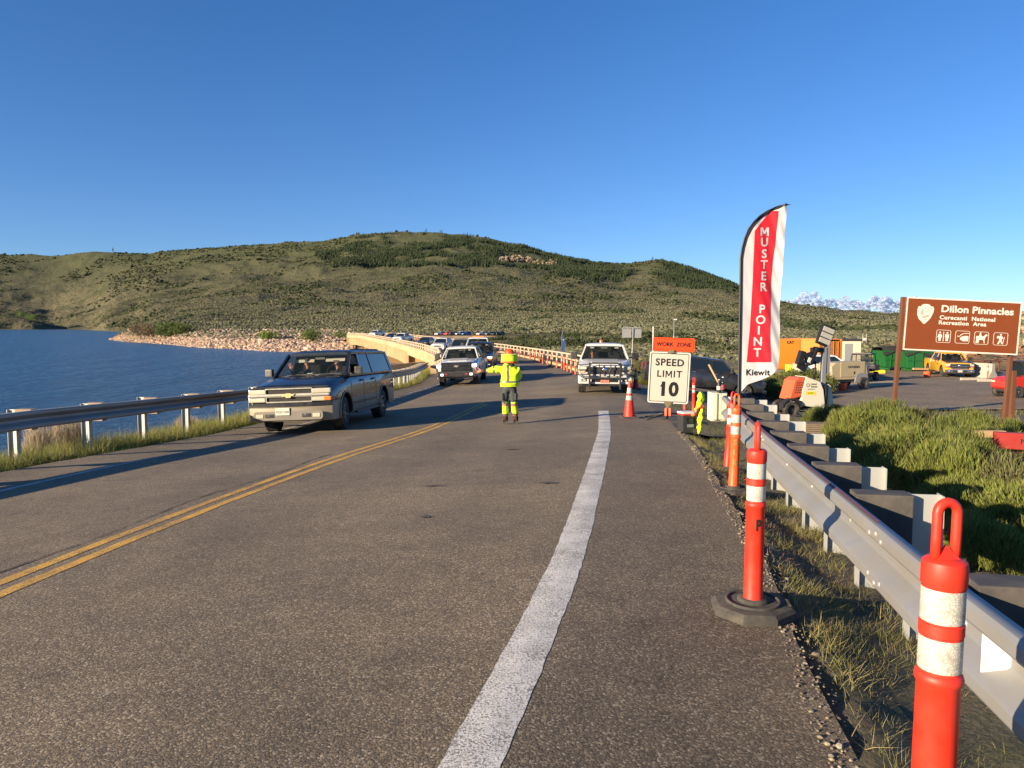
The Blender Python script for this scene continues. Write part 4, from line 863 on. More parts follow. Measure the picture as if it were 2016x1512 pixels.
mb = MB(); mb.box((.03, -.02, .635), (.10, .05, .07)); mb.prism([(-.08, -.03), (.14, -.03), (.06, .04), (0, .04)], -.05, -.02, mat=Matrix.Translation((.0, .02, .63))); mb.prism([(-.10, .04), (.11, .04), (.03, -.08), (.02, -.14), (-.02, -.14), (-.03, -.08)], -.03, .01, mat=Matrix.Translation((0, 0, -.62))); mb.build('clamp', CLMP, ss)
mb = MB(); mb.box((0, .03, .35), (.035, .03, .75)); mb.box((0, .03, .12), (.06, .06, .18)); mb.build('mast', BM['darksteel'], st)
for dx, dy in ((-.62, -.35), (.55, -.42), (-.42, .5), (.6, .45)):
    o = MB().tube([(0, .02, .16), (dx * .5, dy * .5, .10), (dx, dy, .02)], .018, 6).tube([(dx - .03, dy, .012), (dx + .03, dy, .012)], .02, 6).build('leg', BM['darksteel'], st)
for dx in (-.05, .045): MB().lathe([(.001, 0), (.03, .0), (.036, .02), (.036, .17), (.03, .19), (.001, .2)], (dx, -.07, .10), 12).build('spring_cover', pm('faded_orange_rubber', (.70, .17, .08), .6) if dx < 0 else MATS['faded_orange_rubber'], st, angle=40)
# ------------------------------------------------------------------ feather flag
FX, FY = at(1457, 11.0), 11.0; k = 11.0 / F; FZ = lambda y: (642 - y) * k
fl = empty('feather_flag', (FX, FY, 0), 0); tag(fl, 'tall white feather flag with a red stripe reading muster point, on a black pole', 'flag')
OUTL = [(1457, 776), (1456.5, 700), (1456, 600), (1455, 510), (1457.5, 490), (1462, 472), (1469, 454), (1479, 440), (1491, 428), (1505, 419), (1522, 411), (1543, 405)]
OUTR = [(1457.6, 777), (1474, 757), (1500, 748), (1520, 738), (1533, 724), (1536, 700), (1537, 600), (1539, 540), (1541.5, 480), (1543, 405)]
def lx(y):  # left edge x at height y
    P_ = sorted([(b, a) for a, b in OUTL]); return np.interp(y, [p[0] for p in P_], [p[1] for p in P_])
def rx(y):
    P_ = sorted([(b, a) for a, b in OUTR]); return np.interp(y, [p[0] for p in P_], [p[1] for p in P_])
def ripple(x, z, amp=1.0):
    d = np.clip((x - 0) / .6, 0, 1.1); return amp * (.022 * math.sin(x * 13 + z * 2.4) * d + .012 * math.sin(z * 7 + x * 9) * d + .05 * d * math.sin(z * 1.3 + .4) + .006 * math.sin(x * 40 + z * 15) * d)
def cloth_region(mb, yt, yb, fl_, fr_, ny=90, nx=26, mi=0, off=0.0):
    def fn(u, v):
        y = lerp(yt, yb, v); a = fl_(y); b = max(fr_(y), a + .1); x = (lerp(a, b, u) - 1457) * k; z = FZ(y); return (x, ripple(x, z) + off, z)
    mb.grid(fn, nx, ny, mi, True)
o = MB(); cloth_region(o, 405.5, 776.5, lx, rx, 150, 34); fo = o.build('banner', BM['clothwhite'], fl, fix=False)
ti = lambda y: float(np.interp(y, [419, 457, 543, 642, 713], [1512, 1481.5, 1480, 1477, 1471])); to = lambda y: float(np.interp(y, [419, 467, 525, 642, 713], [1526.8, 1525, 1519, 1516, 1518.7]))
tl = lambda y: max(ti(y), float(lx(y)) + 3.0)
for off, nm in ((-.0035, 'red_stripe'), (.0035, 'red_stripe')):
    o = MB(); cloth_region(o, 419, 713, tl, to, 110, 14, 0, off); o.build(nm, BM['clothred'], fl, fix=False)
o = MB(); cloth_region(o, 406, 776, lambda y: lx(y) - .5, lambda y: lx(y) + np.interp(y, [405, 425, 470, 520], [14, 9.0, 6.0, 4.6]), 120, 4, 0, -.005); o.build('pole_sleeve', BM['blackcloth'], fl, fix=False)
o = MB(); cloth_region(o, 406, 776, lambda y: lx(y) - .5, lambda y: lx(y) + np.interp(y, [405, 425, 470, 520], [14, 9.0, 6.0, 4.6]), 120, 4, 0, .005); o.build('pole_sleeve', BM['blackcloth'], fl, fix=False)
poleP = [((x - 1457) * k, 0, FZ(y)) for x, y in OUTL[1:]]; MB().tube([(0.0, 0, Gs(FX, FY) - .05 - 0), (0, 0, FZ(770))] + poleP, .012, 8, rs=[.02, .018] + [.014 - .0008 * i for i in range(len(poleP))]).build('pole', BM['darksteel'], fl)
for ch, x, y in zip('MUSTERPOINT', (1502, 1502, 1502, 1502.5, 1502, 1501.5, 1499, 1497, 1494, 1492.5, 1492), (458.6, 479.5, 502, 523, 545, 566.5, 609.5, 630.5, 651, 673, 694.5)):
    if ch == 'M':
        mb = MB()
        for p in ([(-.062, -.06), (-.036, -.06), (-.036, .06), (-.062, .06)], [(.036, -.06), (.062, -.06), (.062, .06), (.036, .06)], [(-.058, .06), (-.028, .06), (.015, -.03), (-.015, -.03)], [(.028, .06), (.058, .06), (.015, -.029), (-.015, -.029)]): mb.prism(p, -.0008, .0008, 'XY')
        o = mb.build('letter', BM['clothwhite'], fl)
    else: o = text('letter', ch, .172, BM['clothwhite'], fl, (0, 0, 0), (0, 0, 0), .0008, .0035, sx=1)
    for v in o.data.vertices:
        X_ = (x - 1457) * k + v.co.x; Z_ = FZ(y) + v.co.y; v.co = (X_, ripple(X_, Z_) - .0065 + (-.0008 if v.co.z > 0 else 0), Z_)
o = text('lettering', 'Kiewit', .122, BM['signblack'], fl, (0, 0, 0), (0, 0, 0), .0008, .0028, spacing=1.06)
for v in o.data.vertices:
    X_ = (1493 - 1457) * k + v.co.x; Z_ = FZ(733.5) + v.co.y; v.co = (X_, ripple(X_, Z_) - .0045 + (-.0008 if v.co.z > 0 else 0), Z_)
# ------------------------------------------------------------------ brown park sign
NX, NY = at(1893.5, 18.0), 18.0
ns = empty('park_sign', (NX, NY, 0), 0, 0, .048); tag(ns, 'large brown Dillon Pinnacles sign with white lettering and pictograms on two brown posts', 'sign')
s = .012
MB().bbox((0, 0, 0), (2.71, .05, 1.245), .004).build('panel', BM['brown'], ns, loc=(0, 0, .006 * 0))
ring(MB(), 2.71, 1.245, .012, .032, -.0285, -.0245).build('border', BM['cream'], ns)
for xx, zb in ((-1.34, -3.1), (1.27, -3.1)): MB().bbox((xx if xx > 0 else -1.392, .085, (zb + (.62 if xx < 0 else .5)) / 2), (.085, .10, abs(zb) + (.62 if xx < 0 else .5)), .012).build('post', BM['brownpost'], ns)
serif = text('lettering', 'Dillon Pinnacles', .222, BM['cream'], ns, (.32, -.0255, .378), FRONT, .002, .0065, spacing=1.02)
# slab serifs for the title, set on the stems of its letters
bb = serif.data; xs_ = sorted(set(round(v.co.x, 4) for v in bb.vertices)); w_ = xs_[-1] - xs_[0]; serif.scale.x = 1.70 / w_
t2 = text('lettering', 'Curecanti  National', .128, BM['cream'], ns, (-.555, -.0255, .178), FRONT, .002, .004, 'LEFT', spacing=1.1); t3 = text('lettering', 'Recreation  Area', .128, BM['cream'], ns, (-.567, -.0255, .058), FRONT, .002, .004, 'LEFT', spacing=1.1)
for t_, w in ((t2, 1.31), (t3, 1.12)): xs_ = [v.co.x for v in t_.data.vertices]; t_.scale.x = w / (max(xs_) - min(xs_))
ar = [(-.17, .17), (-.195, .10), (-.19, -.02), (-.15, -.12), (-.06, -.20), (-.03, -.235), (.0, -.235), (.05, -.19), (.13, -.09), (.18, .03), (.195, .13), (.17, .175), (.11, .18), (.10, .205), (.06, .225), (0, .23), (-.06, .225), (-.10, .20), (-.12, .17)]
MB().prism([(x - .896, z + .245) for x, z in ar], -.0285, -.0245).build('arrowhead_emblem', BM['cream'], ns)
mb = MB(); GE = pm('faded_emblem_print', (.40, .37, .27), .6)
tr = [(-.08, .13), (-.11, .08), (-.09, .08), (-.12, .03), (-.10, .03), (-.13, -.02), (-.09, -.02), (-.09, -.05), (-.07, -.05), (-.07, -.02), (-.03, -.02), (-.06, .03), (-.04, .03), (-.07, .08), (-.05, .08)]
mb.prism([(x - .896, z + .245) for x, z in tr], -.0292, -.0282); mb.prism([(x - .896, z + .245) for x, z in [(-.12, -.08), (-.02, -.05), (.06, -.02), (.12, -.05), (.06, -.07), (.0, -.10), (-.06, -.10)]], -.0292, -.0282)
mb.prism([(x - .896, z + .245) for x, z in [(-.04, -.13), (.02, -.12), (.06, -.13), (.01, -.15)]], -.0292, -.0282)
mb.build('emblem_print', GE, ns)
for i, w in enumerate(('NATIONAL', 'PARK', 'SERVICE')): text('emblem_lettering', w, .035, GE, ns, (-.896 + .065, -.0289, .245 + .125 - i * .04), FRONT, .0005, .001)
def pict(cx, parts):
    ring(MB(), .34, .30, .045, .009, -.0285, -.0250).build('pictogram_frame', BM['cream'], ns, loc=(cx, 0, -.26))
    mb = MB()
    for p in parts:
        if p[0] == 'c': mb.prism([(cx + p[1] + p[3] * math.cos(a), -.26 + p[2] + p[3] * math.sin(a)) for a in [k * math.pi / 8 for k in range(16)]], -.0285, -.0252)
        else: mb.prism([(cx + x, -.26 + z) for x, z in p[1]], -.0287, -.0252)
    mb.build('pictogram', BM['cream'], ns)
pict(-.424, [('c', -.085, .085, .022), ('p', [(-.12, .05), (-.05, .05), (-.03, -.03), (-.055, -.03), (-.06, -.11), (-.11, -.11), (-.115, -.03), (-.14, -.03)]), ('p', [(-.008, .11), (.008, .11), (.008, -.12), (-.008, -.12)]), ('c', .085, .085, .022), ('p', [(.04, .05), (.13, .05), (.13, -.03), (.115, -.03), (.112, -.11), (.058, -.11), (.055, -.03), (.04, -.03)])])
pict(.024, [('p', [(.14, -.09), (.02, -.095), (-.06, -.05), (-.04, -.03), (-.06, -.015), (.0, .02), (.08, .035), (.14, .03)]), ('p', [(.14, .085), (.05, .085), (-.02, .06), (-.07, .01), (-.115, .0), (-.12, .025), (-.105, .04), (-.11, .012), (-.08, .02), (-.03, .075), (.05, .10), (.14, .10)])])
pict(.472, [('c', -.03, .11, .02), ('p', [(-.055, .085), (-.01, .085), (.01, .04), (.05, .045), (.09, .085), (.12, .10), (.125, .085), (.145, .06), (.12, .05), (.10, .045), (.08, -.02), (.075, -.06), (.09, -.12), (.07, -.12), (.055, -.06), (.03, -.04), (-.05, -.04), (-.06, -.12), (-.085, -.12), (-.085, -.05), (-.10, -.12), (-.125, -.12), (-.12, -.03), (-.13, .02), (-.12, .045), (-.06, .045)])])
pict(.925, [('c', .0, .10, .022), ('p', [(-.03, .07), (.03, .075), (.045, .03), (.07, .03), (.07, .015), (.03, .0), (.03, -.03), (.055, -.11), (.03, -.12), (.0, -.05), (-.03, -.12), (-.07, -.12), (-.03, -.03), (-.03, .0)]), ('p', [(-.085, .07), (-.04, .07), (-.04, .01), (-.085, .01)]), ('p', [(.085, .055), (.095, .055), (.065, -.12), (.055, -.12)])])
# ------------------------------------------------------------------ vehicles (local: front faces -y, x right, origin on the ground under the centre)
def bar(mb, p0, p1, w, d, mi=0, side=Vector((1, 0, 0))):
    p0 = Vector(p0); p1 = Vector(p1); t = (p1 - p0).normalized(); u = side - t * side.dot(t); u.normalize(); v = t.cross(u); u *= d / 2; v *= w / 2
    vs = [p0 - u - v, p0 + u - v, p0 + u + v, p0 - u + v, p1 - u - v, p1 + u - v, p1 + u + v, p1 - u + v]
    return mb.add(vs, [(0, 3, 2, 1), (4, 5, 6, 7), (0, 1, 5, 4), (1, 2, 6, 5), (2, 3, 7, 6), (3, 0, 4, 7)], mi)
def loft(sec, smooth=True, split=None):       # sec: list of (y, half profile [(x,z)...] from bottom centre to top centre)
    mb = MB(); m = len(sec[0][1]); N = 2 * m - 2; vs = []
    for y, p in sec:
        full = [(x, y if not callable(y) else y(x), z) for x, z in p] + [(-x, y if not callable(y) else y(x), z) for x, z in p[-2:0:-1]]
        vs += full
    fs = [(i * N + k, i * N + (k + 1) % N, (i + 1) * N + (k + 1) % N, (i + 1) * N + k) for i in range(len(sec) - 1) for k in range(N)]
    fs += [list(range(N))[::-1], [(len(sec) - 1) * N + k for k in range(N)]]
    mb.add(vs, fs, 0, smooth)
    if split is not None:
        for i, f in enumerate(mb.f):
            if len(f) == 4 and sum(mb.v[k][2] for k in f) / 4 < split: mb.m[i] = 1
    return mb
def bake(o):
    dg = bpy.context.evaluated_depsgraph_get(); me = bpy.data.meshes.new_from_object(o.evaluated_get(dg)); o.modifiers.clear(); old = o.data; o.data = me; me.name = o.name; bpy.data.meshes.remove(old)
def wheel(root, x, y, r, w, steer=0.0, rimr=.6, spokes=6, detail=True, camber=0):
    s = 1 if x > 0 else -1; n = 40 if detail else 18
    prof = [(r * rimr, -w * .42), (r * .84, -w * .5), (r * .955, -w * .48), (r, -w * .38), (r, w * .38), (r * .955, w * .48), (r * .84, w * .5), (r * rimr, w * .42)]
    mb = MB().lathe(prof, n=n, axis='X')
    if detail:
        for k in range(44):
            a = k * 2 * math.pi / 44
            for q, off in ((-.33, 0), (0, .5), (.33, 0)):
                aa = a + off * 2 * math.pi / 44; mb.box((q * w, math.cos(aa) * r, math.sin(aa) * r), (w * .25, .014, r * .085), Matrix.Rotation(aa, 3, 'X'))
    t = mb.build('wheel', BM['rubber'], root, angle=35)
    rr = r * rimr; mb = MB(); f = w * .34 * s
    mb.lathe([(rr, -w * .42), (rr, w * .42)], n=n, axis='X'); mb.lathe([(rr * 1.02, f + .03 * s), (rr * .93, f + .03 * s), (rr * .90, f - .02 * s), (.001, f - .05 * s)][::1], n=n, axis='X', mi=1)
    mb.lathe([(rr * .26, f - .04 * s), (rr * .26, f + .02 * s), (rr * .2, f + .035 * s), (.001, f + .035 * s)], n=16, axis='X')
    for k in range(spokes):
        a = k * 2 * math.pi / spokes; c, d = math.cos(a), math.sin(a); bar(mb, (f + .005 * s, c * rr * .2, d * rr * .2), (f + .018 * s, c * rr * .95, d * rr * .95), rr * .22, .03)
    mb.lathe([(rr * 1.03, f + .035 * s), (rr * .95, f + .038 * s), (rr * .93, f + .01 * s)], n=n, axis='X')
    mb.build('rim', [BM['rim'], BM['darksteel']], t, angle=40); t.location = (x, y, r); t.rotation_euler = (random.uniform(0, 1), 0, steer); return t
def half(hw, zb, zt, crown=.04, tum=.03, zs=None):
    zs = zs or (zb + .28)
    return [(0, zb), (hw * .8, zb), (hw - .05, zb + .03), (hw - .01, zb + .12), (hw, zs), (hw, lerp(zs, zt, .5)), (hw - tum * .4, zt - .14), (hw - tum - .02, zt - .05), (hw - tum - .09, zt), (hw * .55, zt + crown * .8), (0, zt + crown)]
def vehicle(name, label, cat, mats, d, group=None, detail=True):
    """d: L W belt cowl hood hf zb wf wb r, roof: yA yB yC yD hr (roof z) ; kind suv/pickup"""
    t = empty(name); tag(t, label, cat, group); W2 = d['W'] / 2; L = d['L']; y0 = -L / 2; P, Q = mats
    Y = lambda v: y0 + v; belt = d['belt']; zb = d['zb']; split = d.get('split', -1)
    sec = [(Y(0.0), half(W2 * .90, zb + .05, d['hf'] - .06, .0, .05, d.get('split'))), (Y(.05), half(W2 * .95, zb, d['hf'] - .01, .02, .06, d.get('split'))), (Y(.22), half(W2 * .985, zb, d['hf'] + .02, .03, .08, d.get('split'))), (Y(d['yA'] * .5), half(W2, zb, lerp(d['hf'], d['cowl'], .55) + .02, .035, .09, d.get('split'))), (Y(d['yA'] - .03), half(W2, zb, d['cowl'], .03, .08, d.get('split'))), (Y(d['yA'] + .25), half(W2, zb, belt, -.02, .05, d.get('split')))]
    if d['kind'] == 'pickup':
        sec += [(Y(d['yD'] - .02), half(W2, zb, belt, -.02, .05, d.get('split'))), (Y(d['yD']), half(W2 - .012, zb, belt, -.02, .05, d.get('split'))), (Y(d['yD'] + .03), half(W2 - .012, zb, belt, -.02, .05, d.get('split'))), (Y(d['yD'] + .04), half(W2, zb, belt + .02, -.02, .03, d.get('split'))), (Y(L - .12), half(W2, zb, belt + .02, -.02, .03, d.get('split'))), (Y(L), half(W2 * .97, zb + .08, belt, -.02, .05, d.get('split')))]
    else: sec += [(Y(L * .7), half(W2, zb, belt, -.02, .05, d.get('split'))), (Y(L - .14), half(W2 * .99, zb, belt, -.02, .05, d.get('split'))), (Y(L), half(W2 * .95, zb + .08, belt - .04, -.03, .08, d.get('split')))]
    mb = loft(sec, True, d.get('split')); body = mb.build('body', [P, Q, BM['blacktrim']], t, angle=32)
    # wheel arches
    cm = MB(); r = d['r']
    for yy in (d['wf'], d['wb']):
        for s in (-1, 1):
            a0 = s * (W2 + .06); a1 = s * (W2 - .42); R = r + d.get('gap', .085); cm.lathe([(.001, a0), (R, a0), (R, a1), (.001, a1)], (0, Y(yy), r + .03), 28 if detail else 14, 'X', 0, False)
    cut = cm.build('cutter', BM['blacktrim'], None); bpy.context.view_layer.update()
    import bmesh
    bm = bmesh.new(); bm.from_mesh(cut.data); bmesh.ops.remove_doubles(bm, verts=bm.verts, dist=.002); bmesh.ops.recalc_face_normals(bm, faces=bm.faces); bm.to_mesh(cut.data); bm.free()
    md = body.modifiers.new('b', 'BOOLEAN'); md.object = cut; md.operation = 'DIFFERENCE'; md.solver = 'EXACT'; md.material_mode = 'TRANSFER'
    bake(body); bpy.data.objects.remove(cut); body.data.set_sharp_from_angle(angle=math.radians(32)) 
    for x in (-1, 1):
        for yy, st_ in ((d['wf'], d.get('steer', 0)), (d['wb'], 0)): wheel(t, x * (W2 - d.get('tw', .28) / 2 - .03), Y(yy), r, d.get('tw', .27), st_, d.get('rimr', .6), 6, detail)
    if detail:
        mb = MB()
        for yy in (d['wf'], d['wb']):
            for s in (-1, 1):
                pts = [(s * (W2 + .004), Y(yy) + (r + .1) * math.cos(a), r + .03 + (r + .1) * math.sin(a)) for a in [math.radians(-12 + k * 204 / 16) for k in range(17)]]; mb.tube(pts, .022, 6)
        if d.get('flare', True): mb.build('wheel_arch_trim', Q if d.get('split') else P, t)
    # roof
    hb = d.get('hb', W2 - .10); hr_ = d.get('hrw', W2 - .26); rz = d['roof']; yB, yC = Y(d['yB']), Y(d['yC'])
    rh = lambda w, z, c: [(0, z - .04), (w - .03, z - .04), (w, z - .02), (w - .02, z + .015), (w - .10, z + .04), (w * .5, z + .04 + c * .7), (0, z + .04 + c)]
    loft([(yB - .05, rh(hr_ - .04, rz - .035, .0)), (yB + .06, rh(hr_ - .01, rz - .008, .02)), (yB + .5, rh(hr_, rz, .03)), (yC - .4, rh(hr_, rz, .03)), (yC - .05, rh(hr_ - .01, rz - .015, .02)), (yC + .03, rh(hr_ - .05, rz - .05, .0))]).build('roof', P, t, angle=40)
    zt = rz - .045; pil = MB(); gl_ = d.get('glassm', 'glass'); A0 = Y(d['yA'] + .0); D0 = Y(d['yD'])
    for s in (-1, 1):
        bar(pil, (s * hb, A0, belt - .03), (s * (hr_ - .02), yB, zt), .085, .06); bar(pil, (s * hb, D0, belt - .03), (s * (hr_ - .02), yC, zt), d.get('Dw', .12), .06)
        bar(pil, (s * (hr_ - .01), yB, zt + .01), (s * (hr_ - .01), yC, zt + .01), .06, .06); bar(pil, (s * (hb + .0), A0 + .1, belt - .02), (s * (hb + .0), D0, belt - .02), .05, .07)
        for yb, yt, w in d['pillars']: bar(pil, (s * hb, Y(yb), belt - .03), (s * (hr_ - .02), Y(yt), zt), w, .055)
    bar(pil, (-hr_ + .02, yB - .01, zt + .005), (hr_ - .02, yB - .01, zt + .005), .06, .05, side=Vector((0, 0, 1))); bar(pil, (-hr_ + .02, yC, zt), (hr_ - .02, yC, zt), .06, .05, side=Vector((0, 0, 1)))
    pil.build('window_pillars', P, t, bevel=.008 if detail else 0)
    nyn = 9 if detail else 3
    def ws(u, v): w = lerp(hb - .01, hr_ - .03, v); x = lerp(-w, w, u); return (x, lerp(A0, yB, v) - .06 * (1 - (2 * u - 1) ** 2), lerp(belt - .03, zt, v))
    MB().grid(ws, nyn, 6).build('windscreen', BM[d.get('wsm', 'glass')], t, fix=False)
    def rw(u, v): w = lerp(hb - .01, hr_ - .03, v); x = lerp(-w, w, u); return (x, lerp(D0, yC, v) + .03 * (1 - (2 * u - 1) ** 2), lerp(belt - .03, zt, v))
    MB().grid(rw, nyn, 4).build('rear_window', BM['glassd'], t, fix=False)
    posts = [(d['yA'] + .02, d['yB'] + .0)] + [(a, b) for a, b, _ in d['pillars']] + [(d['yD'] - .02, d['yC'] - .02)]
    for s in (-1, 1):
        for i in range(len(posts) - 1):
            (b0, t0), (b1, t1) = posts[i], posts[i + 1]; gm = d.get('sideglass', ['glass'] * 9)[i]
            if gm is None or (gm == 'open' and s == 1): continue
            if gm == 'open': gm = 'glass'
            mb = MB(); mb.panel([(s * (hb + .005), Y(b0), belt - .02), (s * (hb + .005), Y(b1), belt - .02), (s * (hr_ - .008), Y(t1), zt), (s * (hr_ - .008), Y(t0), zt)], .006); mb.build('side_window', BM[gm], t)
    # cabin
    inn = MB(); inn.box((0, (A0 + D0) / 2 + .15, belt - .18), (2 * hb - .1, D0 - A0 - .3, .12)); inn.box((0, Y(d['yA'] + .35), belt - .06), (2 * hb - .08, .5, .16)); inn.build('cabin_floor', BM['interior'], t)
    for sx in (-.40, .40):
        s_ = MB(); s_.bbox((sx, Y(d['seat']), belt - .0), (.48, .14, .52), .06, Matrix.Rotation(-.2, 3, 'X')); s_.bbox((sx, Y(d['seat']) + .06, belt + .36), (.26, .10, .17), .04); s_.build('seat', BM[d.get('seatm', 'interior')], t)
    if d['kind'] == 'suv' or d['yD'] > 3.4: s_ = MB(); s_.bbox((0, Y(d['seat'] + .95), belt - .02), (1.35, .15, .5), .05); s_.build('rear_seat', BM['interior'], t)
    if detail:
        MB().tube([(.40 + .185 * math.cos(a), Y(d['seat'] - .62) + .07 * math.sin(a), belt + .08 + .17 * math.sin(a)) for a in [k * math.pi / 12 for k in range(24)]], .013, 6, closed=True).build('steering_wheel', BM['interior'], t)
        mr = MB(); mr.bbox((0, yB + .06, zt - .09), (.25, .03, .07), .01); mr.build('rear_view_mirror', BM['greyint'], t)
        # door seams, handles
        for s in (-1, 1):
            for yy in d['doors']: MB().box((s * (W2 + .0005), Y(yy), (zb + .18 + belt - .15) / 2), (.006, .012, belt - .15 - zb - .18)).build('door_seam', BM['blacktrim'], t)
        for s in (-1, 1):
            for yy in d['handles']: MB().bbox((s * (W2 + .012), Y(yy), belt - .16), (.035, .17, .045), .012).build('door_handle', BM[d.get('handlem', 'blacktrim')], t)
    # mirrors
    for s in (-1, 1):
        ms_ = d.get('mirror', (.20, .10, .20)); m_ = MB(); m_.bbox((s * (W2 + .05 + ms_[0] / 2), Y(d['yA'] + .25), belt + .10), ms_, .035, s * .12); bar(m_, (s * (W2 - .08), Y(d['yA'] + .28), belt + .02), (s * (W2 + .10), Y(d['yA'] + .27), belt + .06), .05, .05, side=Vector((0, 0, 1))); m_.build('wing_mirror', BM[d.get('mirrorm', 'blacktrim')], t)
    # underbody
    ub = MB(); ub.box((0, 0, zb + .02), (W2 * 1.3, L * .86, .12)); ub.cyl((-W2 + .2, Y(d['wb']), r), (W2 - .2, Y(d['wb']), r), .05); ub.cyl((-W2 + .2, Y(d['wf']), r), (W2 - .2, Y(d['wf']), r), .04); ub.build('underbody', BM['darksteel'], t)
    if d['kind'] == 'pickup':
        bd = MB(); a, b = Y(d['yD'] + .08), Y(L - .06); bd.box((0, (a + b) / 2, belt + .006), (d['W'] - .26, b - a, .03)); bd.build('bed_liner', BM['blacktrim'], t)
    for s in (-1, 1):
        MB().bbox((s * (W2 - .14), Y(L) - .01, belt - .18), (.14, .05, .34), .02).build('tail_light', BM['red_lens'], t)
    return t
def box_part(root, name, m, c, dim, b=.01, rot=None): return MB().bbox(c, dim, b, rot).build(name, m, root)
def settle(t, x, y, yaw, wb=3.4, gf=None):
    gf = gf or (lambda a, b: float(Groad(np.array(a), np.array(b)))); c, s = math.cos(yaw), math.sin(yaw)
    zf = gf(x + s * wb / 2, y - c * wb / 2); zr = gf(x - s * wb / 2, y + c * wb / 2); zl = gf(x - c * .85, y - s * .85); zR = gf(x + c * .85, y + s * .85)
    t.location = (x, y, (zf + zr) / 2 + .0); t.rotation_euler = (math.atan((zr - zf) / wb), -math.atan((zR - zl) / 1.7), yaw); return t
def plate(root, m, c, s, bg='signwhite', fg='darkplate', w=.31, h=.155):
    if 'darkplate' not in BM: BM['darkplate'] = pm('plate_characters', (.05, .10, .08), .5); BM['redplate'] = pm('red_plate', (.62, .20, .14), .5)
    p = box_part(root, 'number_plate', BM[bg], c, (w, .012, h), .004)
    o = text('plate_characters', s, h * .44, BM[fg], p, (c[0], c[1] - .0072, c[2] - h * .06), FRONT, .0005, .001, sx=.95); return p
BM['dustym'] = pm('dusty_mirror_shell', (.05, .048, .042), .5, 0, .2, 8, dirt=(.2, .17, .12), dirt_amt=.5)
# ---- 1. dark SUV with silver lower cladding
dS = dict(kind='suv', L=5.57, W=1.98, belt=1.29, cowl=1.285, hf=1.13, zb=.33, wf=.98, wb=4.28, r=.385, tw=.27, yA=1.32, yB=2.02, yC=5.22, yD=5.45, roof=1.85, hrw=.80, hb=.92, split=.74, Dw=.16,
          pillars=[(2.42, 2.50, .10), (3.42, 3.30, .11), (4.05, 3.85, .06)], sideglass=['open', 'glassd', 'glassd', 'glassd'], seat=2.55, doors=[1.42, 2.45, 3.55], handles=[2.28, 3.3], steer=.10, rimr=.55, mirror=(.19, .12, .19), mirrorm='dustym', gap=.10)
dS['pillars'] = [(2.45, 2.50, .10), (3.52, 3.42, .11)]; dS['sideglass'] = ['open', 'glassd', 'glassd']
suv = vehicle('dark_suv', 'dusty dark blue SUV with silver lower panels turning towards the camera, passenger waving', 'suv', (BM['navy'], BM['pewter']), dS)
